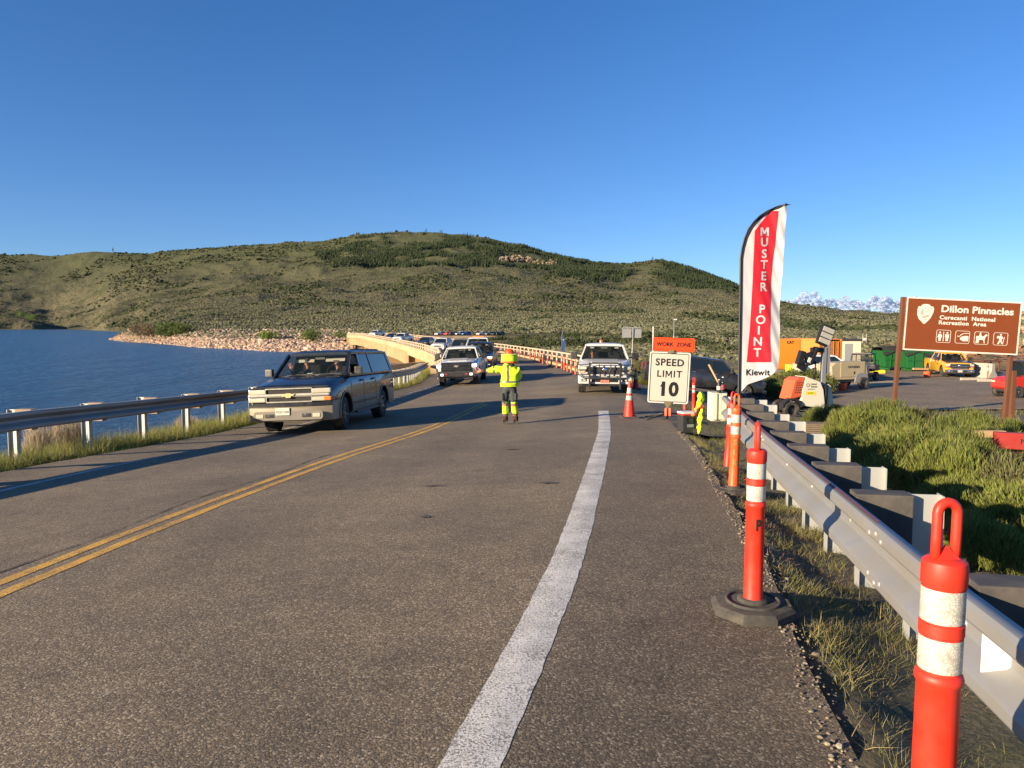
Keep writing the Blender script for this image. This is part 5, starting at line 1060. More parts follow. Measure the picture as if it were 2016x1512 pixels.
def suv_front(t):
    y = -dS['L'] / 2; PT = BM['pewter']
    b = MB(); n = 14
    def bow(u, hw): return y - .13 + .16 * (abs(2 * u - 1)) ** 2.6
    prof = [(.02, .24), (-.02, .28), (-.03, .40), (-.03, .545), (-.005, .565), (-.01, .60), (.03, .655), (.10, .66)]
    vs = []
    for i in range(n + 1):
        u = i / n; x = lerp(-.975, .975, u)
        for dy, z in prof: vs.append((x, bow(u, 1) + dy, z))
    m = len(prof); b.add(vs, [(i * m + k, i * m + k + 1, (i + 1) * m + k + 1, (i + 1) * m + k) for i in range(n) for k in range(m - 1)], 0, True)
    for i, f in enumerate(b.f):
        if sum(b.v[k][2] for k in f) / 4 > .56: b.m[i] = 1
    for s in (-1, 1): b.add([(s * .975, y + .03 + dy, z) for dy, z in prof] + [(s * .975, y + .62, z) for dy, z in prof], [(k, k + 1, m + k + 1, m + k) for k in range(m - 1)], 0)
    bp = b.build('front_bumper', [PT, BM['blacktrim']], t, fix=False, angle=35)
    lo = MB(); lo.prism(rrect(1.62, .20, .08), y - .168, y - .155, mat=Matrix.Translation((0, 0, .375))); lo.build('lower_valance', pm('grey_plastic', (.16, .145, .12), .6, 0, .15, 6, dirt=(.25, .2, .14), dirt_amt=.5), bp)
    for s in (-1, 1):
        box_part(bp, 'fog_light', BM['lens'], (s * .66, y - .17, .375), (.17, .02, .085), .02); box_part(bp, 'tow_slot', BM['signblack'], (s * .43, y - .171, .375), (.21, .012, .085), .02)
        MB().tube([(s * .48, y - .182, .37), (s * .43, y - .19, .385), (s * .37, y - .182, .37)], .009, 6).build('tow_hook', BM['chrome'], bp)
        box_part(t, 'headlight', BM['lens'], (s * .745, y - .015, .915), (.43, .10, .11), .03, s * .10); hl = box_part(t, 'turn_light', BM['lens'], (s * .755, y - .02, .735), (.42, .10, .10), .03, s * .10)
        if s > 0: box_part(hl, 'amber_corner', BM['amber'], (s * .885, y - .012, .735), (.16, .105, .085), .02, s * .13)
    plate(bp, None, (-.12, y - .185, .47), 'DQX D68', w=.33, h=.165)
    g = MB(); g.bbox((0, y - .05, .825), (1.90, .08, .062), .02); ring(g, 1.12, .155, .04, .028, y - .075, y - .02)
    for v in range(len(g.v) - 4 * 28, len(g.v)): g.v[v] = (g.v[v][0], g.v[v][1], g.v[v][2] + .915)
    n0 = len(g.v); ring(g, 1.10, .15, .04, .028, y - .075, y - .02)
    for v in range(n0, len(g.v)): g.v[v] = (g.v[v][0], g.v[v][1], g.v[v][2] + .74)
    gg = g.build('grille', pm('satin_chrome_grille', (.40, .37, .30), .35, .6, .1, 8), t)
    mesh = MB()
    for z in (.915, .74): mesh.box((0, y - .03, z), (1.08, .02, .11))
    mesh.build('grille_mesh', pm('grille_mesh_black', (.02, .018, .016), .6, 0, .6, 60, bstr=1, bscale=90, bdist=.02), gg)
    bt = [(-.155, -.005), (-.115, .035), (-.055, .035), (-.055, .05), (.065, .05), (.065, .035), (.155, .035), (.115, -.012), (.06, -.012), (.06, -.05), (-.06, -.05), (-.06, -.02), (-.145, -.02)]
    MB().prism(bt, y - .115, y - .09, mat=Matrix.Translation((0, 0, .825))).build('bowtie_badge', pm('gold_badge', (.62, .52, .25), .35, .4), gg)
    box_part(t, 'hood_front_lip', BM['navy'], (0, y + .03, 1.0), (1.78, .08, .05), .02)
    # wipers, rack, side step, visors
    for x0, x1 in ((-.75, -.12), (-.02, .66)): MB().tube([(x0, y + 1.27, 1.205), ((x0 + x1) / 2, y + 1.21, 1.25), (x1, y + 1.27, 1.225)], .012, 6).build('wiper', BM['darksteel'], t)
    for s in (-1, 1):
        rr = MB(); rr.tube([(s * .66, y + 2.35, 1.85), (s * .66, y + 2.5, 1.905), (s * .66, y + 4.9, 1.905), (s * .66, y + 5.15, 1.84)], .018, 8)
        for yy in (2.5, 3.4, 4.3, 4.9): rr.box((s * .66, y + yy, 1.87), (.03, .06, .07))
        rr.build('roof_rack_rail', BM['blacktrim'], t)
        sp = MB(); sp.bbox((s * .97, y + 2.62, .36), (.16, 1.95, .05), .02); sp.build('side_step', BM['blacktrim'], t)
        box_part(t, 'side_moulding', BM['blacktrim'], (s * .992, y + 2.0, .60), (.02, .95, .055), .008); box_part(t, 'side_moulding', BM['blacktrim'], (s * .992, y + 3.0, .60), (.02, .95, .055), .008)
        box_part(t, 'sun_visor', BM['visor'], (s * .40, y + 2.06, 1.655), (.50, .02, .085), .01, Matrix.Rotation(-.6, 3, 'X'))
        box_part(t, 'sun_visor', BM['interior'], (s * .40, y + 2.1, 1.70), (.50, .03, .03), .01)
    for yy in (3.2, 4.6): MB().tube([(-.66, y + yy, 1.90), (.66, y + yy, 1.90)], .015, 6).build('roof_crossbar', BM['blacktrim'], t)
    MB().bbox((.10, y + 2.15, 1.875), (.05, .09, .03), .01).build('roof_antenna', BM['blacktrim'], t)
    box_part(t, 'dashboard', pm('grey_green_dash', (.13, .13, .11), .8), (.15, y + 1.62, 1.20), (1.2, .35, .12), .04)
    box_part(t, 'dash_papers', BM['visor'], (-.05, y + 1.52, 1.275), (.14, .16, .02), .005)
_before = set(COL.objects); suv_front(suv)
for o_ in set(COL.objects) - _before:
    if o_.parent == suv and o_.name.split('.')[0] in ('front_bumper', 'headlight', 'turn_light', 'grille', 'hood_front_lip', 'wiper', 'dashboard', 'dash_papers'): o_.location.z += .075
settle(suv, -4.86, 20.55, -.10); suv.scale = (1.03, 1.03, 1.03)
# ---- pickup base
dP = dict(kind='pickup', L=5.9, W=2.03, belt=1.28, cowl=1.24, hf=1.10, zb=.36, wf=.97, wb=4.65, r=.40, tw=.28, yA=1.48, yB=2.12, yC=3.85, yD=4.02, roof=1.83, hrw=.74, pillars=[(2.62, 2.66, .10)], sideglass=['glass', 'glassd'], seat=2.7, doors=[1.6, 2.62, 3.95], handles=[2.42, 3.5], rimr=.56, mirror=(.26, .14, .26), gap=.10)
def f_front(t, d, white, guard=True, platecol='redplate', chrome=False, ptxt='AK 1558'):
    y = -d['L'] / 2; hf = d['hf']; wm = BM['chrome'] if chrome else white
    b = MB(); b.bbox((0, y - .02, .50), (1.96, .22, .26), .06); b.bbox((0, y + .04, .34), (1.80, .14, .12), .04, mi=1); bp = b.build('front_bumper', [wm, BM['blacktrim']], t)
    box_part(bp, 'bumper_opening', BM['signblack'], (0, y - .128, .49), (.98, .02, .10), .015)
    for s in (-1, 1): box_part(bp, 'fog_light', BM['blacktrim'], (s * .76, y - .128, .51), (.20, .02, .10), .02); box_part(bp, 'fog_lamp_glass', BM['lens'], (s * .76, y - .141, .51), (.11, .012, .06), .01)
    plate(bp, None, (0, y - .145, .49), ptxt, bg=platecol, fg='darkplate', w=.31, h=.155)
    g = MB(); g.bbox((0, y - .025, .86), (1.20, .10, .38), .05); gg = g.build('grille', BM['blacktrim'], t)
    for z, h in ((1.02, .05), (.70, .04), (.86, .05)): box_part(gg, 'grille_bar', wm if z != .86 or chrome else BM['darksteel'], (0, y - .085, z), (1.14, .02, h), .01)
    MB().lathe([(.0005, -.012), (.07, -.012), (.085, 0)], (0, y - .085, .90), 20, 'Y').build('oval_badge', BM['chrome'], gg, rot=None).scale = (1, 1, 1)
    for s in (-1, 1):
        h = MB(); h.bbox((s * .80, y + .03, .90), (.36, .16, .30), .04, s * .18); ho = h.build('headlight', wm if not chrome else BM['chrome'], t)
        box_part(ho, 'lamp_glass', BM['lens'], (s * .81, y - .055, .955), (.28, .05, .13), .03, s * .18); box_part(ho, 'lamp_shroud', BM['signblack'], (s * .66, y - .07, .89), (.10, .03, .17), .01); box_part(ho, 'turn_signal', BM['amber'] if not guard else pm('pale_signal', (.55, .35, .22), .4), (s * .83, y - .05, .815), (.20, .05, .08), .02, s * .18)
    # hood power bulge
    hb_ = MB(); hb_.prism([(-.62, 0), (.62, 0), (.50, .035), (-.50, .035)], 0, 1.0, mat=Matrix.Translation((0, y + .28, hf + .04)) @ Matrix.Rotation(.10, 4, 'X')); hb_.build('hood_bulge', white, t)
    if guard:
        q = MB(); BK = BM['blacktrim']; yy = y - .24
        for s in (-1, 1):
            q.bbox((s * .56, yy, .68), (.07, .06, .98), .012); q.tube([(s * .20, yy, 1.10), (s * .22, yy, .98), (s * .17, yy, .88), (s * .17, yy, .62)], .022, 8)
            for z in (1.10, .90, .72): q.tube([(s * .56, yy, z), (s * .94, yy + .05, z - (.02 if z > 1 else 0)), (s * 1.0, yy + .14, z - .02)], .018, 8)
            q.tube([(s * 1.0, yy + .14, 1.08), (s * 1.005, yy + .15, .88), (s * .95, yy + .12, .70), (s * .8, yy + .06, .60), (s * .56, yy, .60)], .018, 8)
            q.box((s * .56, yy + .12, .40), (.03, .26, .16))
        q.tube([(-.54, yy, 1.10), (-.46, yy, 1.15), (.46, yy, 1.15), (.54, yy, 1.10)], .032, 8); q.bbox((0, yy, .60), (1.1, .05, .07), .01)
        q.build('grille_guard', BK, t)
    sp = MB()
    for s in (-1, 1): box_part(t, 'windscreen_sticker', BM['signwhite'], (s * .48, y + 2.02, 1.70), (.15, .01, .09), .002, Matrix.Rotation(-.9, 3, 'X'))
f150 = vehicle('white_pickup', 'white pickup truck with a black grille guard and an orange beacon on its roof', 'pickup truck', (BM['white'], BM['white']), dict(dP, flare=False), 'pickup trucks at the checkpoint')
f_front(f150, dP, BM['white']); settle(f150, at(1193, 31.1) - .08, 31.1, -.105)
MB().lathe([(.001, .12), (.05, .115), (.065, .08), (.07, .0)], (-.12, -.15, 1.90), 16).build('roof_beacon', pm('orange_beacon', (.9, .12, .02), .3), f150)
# white truck with black front
dC = dict(dP, W=2.06, hf=1.16, belt=1.32, cowl=1.28, roof=1.86, zb=.42, r=.43, gap=.12, hrw=.75)
sil = vehicle('white_pickup', 'white pickup truck with a black grille and bumper, facing the worker in the left lane', 'pickup truck', (BM['white'], BM['white']), dC, 'pickup trucks at the checkpoint')
def silv_front(t, d):
    y = -d['L'] / 2; BK = BM['black']
    b = MB(); b.bbox((0, y - .03, .60), (2.0, .22, .30), .07); b.bbox((0, y + .03, .44), (1.8, .12, .10), .03); bp = b.build('front_bumper', BM['blacktrim'], t)
    for s in (-1, 1): box_part(bp, 'fog_light', BM['emitw'], (s * .72, y - .148, .58), (.14, .02, .10), .02); box_part(bp, 'tow_hook', BM['red'], (s * .50, y - .15, .60), (.12, .03, .05), .015)
    g = MB(); g.bbox((0, y - .04, .96), (1.56, .12, .44), .05); gg = g.build('grille', BK, t)
    for z in (.84, .92, 1.05): box_part(gg, 'grille_bar', BM['blacktrim'], (0, y - .105, z), (1.4, .02, .035), .008)
    bt = [(-.13, -.005), (-.10, .03), (-.05, .03), (-.05, .042), (.05, .042), (.05, .03), (.13, .03), (.10, -.01), (.05, -.01), (.05, -.042), (-.05, -.042), (-.05, -.02), (-.12, -.02)]
    MB().prism(bt, y - .125, y - .11, mat=Matrix.Translation((0, 0, .985))).build('bowtie_badge', BM['steel'], gg)
    for s in (-1, 1): h = box_part(t, 'headlight', BM['emitw'], (s * .86, y - .0, 1.0), (.26, .14, .16), .03, s * .2); box_part(t, 'headlight_bezel', BK, (s * .70, y - .03, 1.09), (.34, .1, .05), .02); box_part(t, 'fender_trim', BM['blacktrim'], (s * .98, y + .12, .78), (.10, .24, .30), .03)
    hb_ = MB(); hb_.prism([(-.60, 0), (.60, 0), (.46, .045), (-.46, .045)], 0, .95, mat=Matrix.Translation((0, y + .3, d['hf'] + .035)) @ Matrix.Rotation(.10, 4, 'X')); hb_.build('hood_bulge', BM['white'], t)
    box_part(t, 'windscreen_sticker', BM['signwhite'], (.45, y + 2.02, 1.72), (.14, .01, .09), .002, Matrix.Rotation(-.9, 3, 'X'))
silv_front(sil, dC); sx = at(909, 38.3); settle(sil, sx - .02, 40.6, -.055)
# trucks queued behind it
dk = vehicle('dark_pickup', 'dark blue pickup truck with its headlight on, behind the white truck with black grille', 'pickup truck', (BM['navy'], BM['navy']), dict(dP, flare=False), None, True)
f_front(dk, dP, BM['navy'], False, 'signwhite'); settle(dk, at(943, 49), 51.5, -.03)
for c in list(COL.objects):
    if c.parent and c.parent.parent == dk and c.name.startswith('lamp_glass'): c.data.materials[0] = BM['emitw']
wt = vehicle('white_pickup', 'tall white truck with an amber light bar, behind the dark blue pickup', 'pickup truck', (BM['white'], BM['white']), dict(dP, roof=2.05, belt=1.42, cowl=1.36, hf=1.25, flare=False), None, True)
f_front(wt, dict(dP, hf=1.25), BM['white'], False, 'signwhite'); settle(wt, at(946, 60) - .25, 62, -.02)
MB().bbox((0, 0, 2.15), (.9, .3, .12), .03).build('light_bar', BM['amber'], wt)
# ---- bridge traffic: compact cars made once, with parts, then copied
dSed = dict(kind='suv', L=4.7, W=1.85, belt=1.0, cowl=.98, hf=.80, zb=.22, wf=.9, wb=3.65, r=.33, tw=.22, yA=1.45, yB=2.15, yC=3.9, yD=4.45, roof=1.45, hrw=.62, pillars=[(2.6, 2.6, .09)], sideglass=['glassd', 'glassd'], seat=2.5, doors=[2.5], handles=[], wsm='glassd')
dSu2 = dict(dSed, L=4.75, W=1.9, belt=1.12, cowl=1.08, hf=.92, yC=4.3, yD=4.6, roof=1.66, hrw=.68, r=.36, zb=.26)
def simple_front(t, d, grillm='blacktrim', lamp='lens'):
    y = -d['L'] / 2; h = d['hf']; box_part(t, 'grille', BM[grillm], (0, y - .01, h - .22), (.8, .06, .16), .02); box_part(t, 'lower_intake', BM['signblack'], (0, y - .005, h - .46), (1.2, .06, .12), .03)
    for s in (-1, 1): box_part(t, 'headlight', BM[lamp], (s * .70, y + .05, h - .18), (.34, .12, .13), .03, s * .3)
car_w = vehicle('white_car', 'nearest white car on the bridge, left of the white truck with black grille', 'car', (BM['white'], BM['white']), dSu2, 'cars crossing the bridge', False); simple_front(car_w, dSu2)
settle(car_w, at(870, 98), 98, -.16)
OLV = pm('olive_car_paint', (.10, .11, .08), .3, 0, .1, 3, coat=.5)
car_o = vehicle('olive_suv', 'olive dark SUV on the bridge behind the white truck with the black grille', 'suv', (OLV, OLV), dict(dSu2, roof=1.8, belt=1.2), 'cars crossing the bridge', False); simple_front(car_o, dSu2); settle(car_o, at(908, 78), 78, -.12)
car_b = vehicle('dark_car', 'dark car on the bridge between the white car and the white pickup', 'car', (BM['black'], BM['black']), dSed, 'cars crossing the bridge', False); simple_front(car_b, dSed); settle(car_b, at(838, 122), 122, -.2)
pk_w = vehicle('white_pickup', 'white pickup truck in the middle of the queue far out on the bridge', 'pickup truck', (BM['white'], BM['white']), dict(dP, flare=False, wsm='glassd'), 'cars crossing the bridge', False); simple_front(pk_w, dP); settle(pk_w, at(793, 148), 148, -.26)
c = copy_tree(car_b); c['label'] = 'dark car behind the white pickup far out on the bridge'; settle(c, at(771, 172), 172, -.28)
c = copy_tree(pk_w); c['label'] = 'farthest white truck at the crest of the bridge'; settle(c, at(742, 205), 205, -.3)
# cars parked along the far road
frs = [(866, 'white'), (884, 'red'), (893, 'dark'), (905, 'white'), (917, 'blue'), (949, 'white'), (963, 'grey'), (976, 'dark'), (984, 'black')]
BM['greyp'] = pm('grey_car_paint', (.22, .23, .24), .3, 0, .1, 3, coat=.5)
cm = {'white': 'white', 'red': 'red', 'dark': 'navy', 'blue': 'blue', 'grey': 'greyp', 'black': 'black'}
far_src = {}
FL = ['leftmost white car', 'small red car', 'dark blue car, third from the left', 'white car, fourth from the left', 'blue car with open space on its right', 'white car just right of the gap', 'grey car', 'dark blue car, second from the right', 'rightmost black car']
for i, (px, k_) in enumerate(frs):
    if k_ not in far_src: far_src[k_] = vehicle(('dark_blue' if k_ == 'dark' else k_) + '_car', 'x', 'car', (BM[cm[k_]], BM[cm[k_]]), dSed, 'cars on the far shore road', False); o = far_src[k_]; simple_front(o, dSed)
    else: o = copy_tree(far_src[k_])
    o['label'] = FL[i] + ' in the row on the far shore road'; o.location = (at(px, 299), 299 + random.uniform(-1, 1), -3.6); o.rotation_euler = (0, 0, -.75 + random.uniform(-.1, .1))
# ---- black pickup seen from its side, yellow pickup, striped SUV
bp_ = vehicle('black_pickup', 'black pickup truck parked side-on behind the speed limit sign', 'pickup truck', (BM['black'], BM['black']), dict(dP, flare=False, sideglass=['glassd', 'glassd'], handlem='chrome', wsm='glassd'), 'parked pickup trucks')
f_front(bp_, dP, BM['black'], False, 'signwhite'); bx = at(1398, 38.5); settle(bp_, bx - .5, 38.5, 1.50, gf=Gs)
yp = vehicle('yellow_pickup', 'yellow pickup truck with a dark hood and chrome bumper in the parking area', 'pickup truck', (BM['yellowp'], BM['yellowp']), dict(dP, flare=False), 'parked pickup trucks')
f_front(yp, dP, BM['black'], False, 'signwhite', True, 'QTR 482'); settle(yp, at(1884, 59.5), 60.5, -.25, gf=lambda a, b: LOT - .0)
hd_ = MB(); hd_.grid(lambda u, v: (lerp(-.93, .93, u) * 1.0, -2.95 + .06 + v * 1.38, lerp(1.115, 1.262, v) + .045 * (1 - (2 * u - 1) ** 2) + .012), 9, 6); hd_.build('hood', BM['navy'], yp)
text('door_emblem', 'BOX', .16, BM['signblack'], yp, (-1.018, -.95, .95), (math.pi / 2, 0, -math.pi / 2), .001, .004)
ws_ = vehicle('striped_suv', 'white SUV with blue and orange stripes, behind the beige compressor trailer', 'suv', (BM['white'], BM['white']), dict(dSu2, L=4.9, roof=1.72, sideglass=['glassd', 'glassd'], doors=[1.6, 2.55, 3.5], handles=[2.4, 3.3]), None, True)
simple_front(ws_, dSu2); wx = at(1634, 57); settle(ws_, wx, 57, 1.42, gf=lambda a, b: LOT)
sb = MB(); sb.prism([(1.25, .55), (1.9, .55), (2.38, 1.05), (2.05, 1.07), (1.7, .95)], 0, .004, 'YZ' if False else 'XZ'); vs_ = [(-.955 - v[1], v[0], v[2]) for v in sb.v]; sb.v = vs_; sb.build('blue_stripe', BM['blue'], ws_)
sb = MB(); sb.prism([(1.35, .92), (1.6, .95), (-.9, .38), (-1.0, .46)], 0, .004, 'XZ'); sb.v = [(-.956 - v[1], v[0], v[2]) for v in sb.v]; sb.build('orange_stripe', BM['signorange'], ws_)
# ------------------------------------------------------------------ people
def skinmesh(name, mat, chains, parent=None, sub=2, root=0):
    """chains: list of [(pos, radius)...]; a chain whose first pos equals an existing vertex joins there"""
    vs = []; es = []; rs = []; idx = {}
    def vid(p, r):
        k_ = (round(p[0], 4), round(p[1], 4), round(p[2], 4))
        if k_ in idx: return idx[k_]
        idx[k_] = len(vs); vs.append(p); rs.append(r); return idx[k_]
    for ch in chains:
        prev = None
        for p, r in ch:
            i = vid(p, r)
            if prev is not None and prev != i: es.append((prev, i))
            prev = i
    me = bpy.data.meshes.new(name); me.from_pydata(vs, es, []); o = bpy.data.objects.new(name, me); COL.objects.link(o)
    md = o.modifiers.new('skin', 'SKIN'); md.use_smooth_shade = True; md.branch_smoothing = .6
    for i, v in enumerate(me.skin_vertices[0].data):
        r = rs[i]; v.radius = r if isinstance(r, tuple) else (r, r); v.use_root = (i == root)
    s_ = o.modifiers.new('sub', 'SUBSURF'); s_.levels = sub; s_.render_levels = sub
    bpy.context.view_layer.update(); bake(o); o.data.materials.clear(); o.data.materials.append(mat)
    o.data.polygons.foreach_set('use_smooth', [True] * len(o.data.polygons)); o.parent = parent; return o
def wrinkle(o, amp=.006, sc=14, seed=0, zs=1.0):
    nrm = [v.normal.copy() for v in o.data.vertices]
    for v, n in zip(o.data.vertices, nrm):
        p = v.co; v.co = p + n * amp * (mnoise.noise(Vector((p.x * sc + seed, p.y * sc, p.z * sc * zs + p.x * 6))) + .5 * mnoise.noise(Vector((p.x * sc * 2.3, p.y * sc * 2.3 + seed, p.z * sc * 2.3))))
def hand(name, mat, parent, M_, spread=.12, curl=.15, s=1.0, thumb=1):
    """open hand: wrist at origin, fingers along +z, palm facing -y, thumb towards +x*thumb"""
    ch = [[((0, 0, -.05), .022), ((0, 0, 0), .024), ((0, 0, .045), (.036, .016)), ((0, 0, .085), (.038, .014))]]
    o = skinmesh(name, mat, ch, None, 2, 1); parts = [o]
    for i, (fx, L_) in enumerate(((-.030, .062), (-.010, .078), (.011, .082), (.031, .072))):
        x = fx * -thumb * -1; a = fx * spread * 30; c = []; p = Vector((x * thumb, 0, .075)); d = Vector((math.sin(a * .35) * thumb, 0, 1)).normalized()
        for q, (f, r) in enumerate(((0, .0095), (.45, .0088), (.75, .008), (1.05, .0065))):
            c.append((tuple(p + d * L_ * f + Vector((0, -curl * L_ * f * f, 0))), r))
        parts.append(skinmesh('finger', mat, [c], None, 2, 0))
    c = [((.022 * thumb, 0, .015), .013), ((.046 * thumb, -.006, .038), .0115), ((.064 * thumb, -.012, .062), .010), ((.074 * thumb, -.016, .086), .0075)]
    parts.append(skinmesh('thumb', mat, [c], None, 2, 0)); mb = MB()
    for p_ in parts:
        b = len(mb.v); mb.v += [tuple((M_ @ (v.co * s))) for v in p_.data.vertices]
        for f in p_.data.polygons: mb.f.append([b + i for i in f.vertices]); mb.m.append(0); mb.sm.append(True)
        bpy.data.objects.remove(p_)
    return mb.build(name, mat, parent)
# flagger, seen from behind: origin between the feet; x right, y away from the camera
FXp, FYp = at(1003, 17.8), 17.8; fg = empty('person', (FXp, FYp, float(Groad(np.array(FXp), np.array(FYp)))), 0); tag(fg, 'road worker seen from behind in yellow jacket and orange hard hat, left arm out', 'person')
PN = BM['pants']
# one continuous body (trousers surface), then clothing over it
body = skinmesh('body', PN, [[((.0, 0, .92), (.16, .12)), ((0, 0, 1.10), (.15, .11)), ((0, 0, 1.30), (.17, .11)), ((0, .01, 1.42), (.12, .09)), ((0, .02, 1.50), .055), ((0, .02, 1.58), (.075, .09)), ((0, .01, 1.68), (.07, .085))],
    [((.0, 0, .92), (.16, .12)), ((-.095, 0, .84), .125), ((-.11, .0, .66), .115), ((-.098, .0, .47), .066), ((-.095, .01, .30), .056), ((-.092, .02, .10), .044)],
    [((.0, 0, .92), (.16, .12)), ((.095, 0, .84), .125), ((.10, -.02, .66), .112), ((.105, -.03, .47), .064), ((.135, .02, .30), .055), ((.155, .04, .10), .044)]], fg, 2)
wrinkle(body, .012, 11, 2)
# jacket with both sleeves (its right arm hangs in front, the left is raised to the side)
jk = skinmesh('jacket', BM['hv'], [[((.005, 0, .88), (.245, .18)), ((.005, 0, 1.0), (.25, .185)), ((.0, 0, 1.14), (.245, .18)), ((0, 0, 1.28), (.235, .165)), ((0, .01, 1.40), (.15, .11)), ((0, .01, 1.46), (.085, .08))],
    [((0, 0, 1.28), (.235, .165)), ((-.22, .0, 1.30), .095), ((-.34, .02, 1.29), .082), ((-.48, .04, 1.27), .074), ((-.56, .05, 1.265), .06)],
    [((0, 0, 1.28), (.235, .165)), ((.20, .01, 1.29), .090), ((.225, .06, 1.14), .07), ((.20, .18, 1.02), .06), ((.12, .26, 1.0), .05)]], fg, 3)
for v in jk.data.vertices:
    if v.co.z < .86: v.co.z = .86 + (v.co.z - .86) * .3 - (v.co.x * .10)
for v in jk.data.vertices:
    if v.co.z < .95 and abs(v.co.x) < .35:
        e_ = math.hypot(v.co.x / .225, v.co.y / .165)
        if e_ > .25: f_ = lerp(1, .98 / e_, min(1, (.95 - v.co.z) / .06)); v.co.x *= f_; v.co.y *= f_
wrinkle(jk, .022, 8, 5, .8)
jk.data.update()
from mathutils.bvhtree import BVHTree
def drape(src, name, mat, P0, P1, w0, w1, n, parent, off=.006, d=Vector((0, 1, 0))):       # tape laid on a cloth surface
    bv = BVHTree.FromPolygons([v.co for v in src.data.vertices], [list(p.vertices) for p in src.data.polygons]); vs = []
    for i in range(n + 1):
        for k_ in (0, .5, 1):
            c_ = Vector(P0).lerp(Vector(P1), i / n) + Vector(w0).lerp(Vector(w1), k_); h_ = bv.ray_cast(c_, d); p_ = h_[0] if h_[0] is not None else c_ + d; vs.append(p_ - d * off)
    return MB().add(vs, [(i * 3 + k_, i * 3 + k_ + 1, i * 3 + k_ + 4, i * 3 + k_ + 3) for i in range(n) for k_ in (0, 1)], 0, True).build(name, mat, parent, fix=False)
# reflective strips: offset shells of the jacket where the tape lies
def shell(src, name, mat, test, off, parent):
    me = src.data; keep = [p for p in me.polygons if test(p.center)]; used = sorted({i for p in keep for i in p.vertices}); mp = {k_: i for i, k_ in enumerate(used)}
    mb = MB(); mb.add([me.vertices[i].co + me.vertices[i].normal * off for i in used], [[mp[i] for i in p.vertices] for p in keep], 0, True); return mb.build(name, mat, parent, fix=False)
shell(jk, 'waist_tape', BM['retro'], lambda c: .985 < c.z < 1.03 and c.x > -.235 and c.x < .30, .006, fg)
drape(jk, 'back_tape', BM['retro'], (-.035, -1, 1.03), (-.045, -1, 1.41), (-.026, 0, 0), (.026, 0, 0), 24, fg)
shell(jk, 'sleeve_tape', BM['retro'], lambda c: -.385 < c.x < -.345 and c.z > 1.1, .006, fg)
shell(jk, 'cuff_tape', BM['retro'], lambda c: -.57 < c.x < -.52 and c.z > 1.1, .006, fg)
GLV = pm('dark_glove', (.035, .03, .035), .8, 0, .3, 20)
hm = Matrix.Translation((-.62, .055, 1.255)) @ Matrix.Rotation(math.radians(-98), 4, 'Y') @ Matrix.Rotation(math.radians(25), 4, 'Z'); hand('hand', BM['skin'], fg, hm @ Matrix.Translation((0, 0, .03)), .10, .35, 1.25, 1); MB().cyl((-.545, .05, 1.265), (-.66, .055, 1.25), .055, .042, 14).build('dark_cuff', GLV, fg)
hand('hand', BM['skin'], fg, Matrix.Translation((.10, .27, .99)) @ Matrix.Rotation(math.radians(-80), 4, 'Y'), .05, .5, 1.0, 1)
# hi-vis leg gaiters, cuffs, boots
for sx, knee, ank in ((-1, (-.098, 0, .56), (-.094, .015, .17)), (1, (.098, -.03, .56), (.150, .032, .17))):
    K = Vector(knee); A = Vector(ank); P_ = lambda f: tuple(K + (A - K) * f)
    g = skinmesh('leg_gaiter', BM['hv'], [[(P_(-.02), .076), (P_(.3), .082), (P_(.6), .080), (P_(.98), .078)]], fg, 2, 1); wrinkle(g, .012, 12, sx)
    shell(g, 'gaiter_tape', BM['retro'], lambda c: .455 < c.z < .50, .005, g); shell(g, 'gaiter_tape', BM['hvo'], lambda c: .44 < c.z <= .457, .006, g)
    shell(g, 'gaiter_tape', BM['retro'], lambda c: .215 < c.z < .255, .005, g); shell(g, 'gaiter_tape', BM['hvo'], lambda c: .19 < c.z <= .217, .006, g)
    MB().lathe([(.056, .0), (.060, .03), (.060, .075)], (A.x, A.y, .10), 20).build('trouser_cuff', BM['maroon'], fg, angle=50)
    bt = skinmesh('boot', BM['boot'], [[((A.x, A.y + .0, .18), .058), ((A.x + .005, A.y - .02, .07), .062), ((A.x - .012, A.y + .07, .055), .058), ((A.x - .02, A.y + .17, .045), .050)]], fg, 2, 1)
    for v in bt.data.vertices: v.co.z = max(v.co.z, .004)
# hard hat with wide brim and neck shade
hz = 1.565
MB().lathe([(.115, .0), (.112, .04), (.098, .08), (.072, .11), (.035, .128), (.001, .132)], (0, .02, hz + .08), 28).build('hard_hat', BM['signorange'], fg, angle=40)
MB().lathe([(.12, .09), (.195, .085), (.200, .080), (.195, .072), (.12, .078)], (0, .02, hz), 36).build('sun_brim', BM['hv'], fg, angle=40)
def shade(u, v):
    a = u * 2 * math.pi; r = lerp(.190, .205, v) * (1 + (.035 * math.sin(a * 5 + v * 3) + .02 * math.sin(a * 11)) * v); return (r * math.cos(a), .02 + r * .92 * math.sin(a), hz + lerp(.078, -.135, v) + .010 * math.sin(a * 3) + (.02 * math.sin(a * 2 + 1) - .03 * math.sin(a)) * v)
sh_ = None; sh = MB().grid(shade, 48, 8, closeu=True).build('neck_shade', BM['hv'], fg, fix=False)
MB().grid(lambda u, v: tuple(Vector(shade(u, lerp(.80, 1.0, v))) + Vector((math.cos(u * 6.283) * .004, math.sin(u * 6.283) * .004, 0))), 48, 3, closeu=True).build('shade_trim', BM['hvo'], sh, fix=False)
# trouser pockets
for x in (-.17, .15): MB().bbox((x, -.06, .66), (.05, .13, .17), .02, .3 if x < 0 else -.3).build('cargo_pocket', PN, fg)
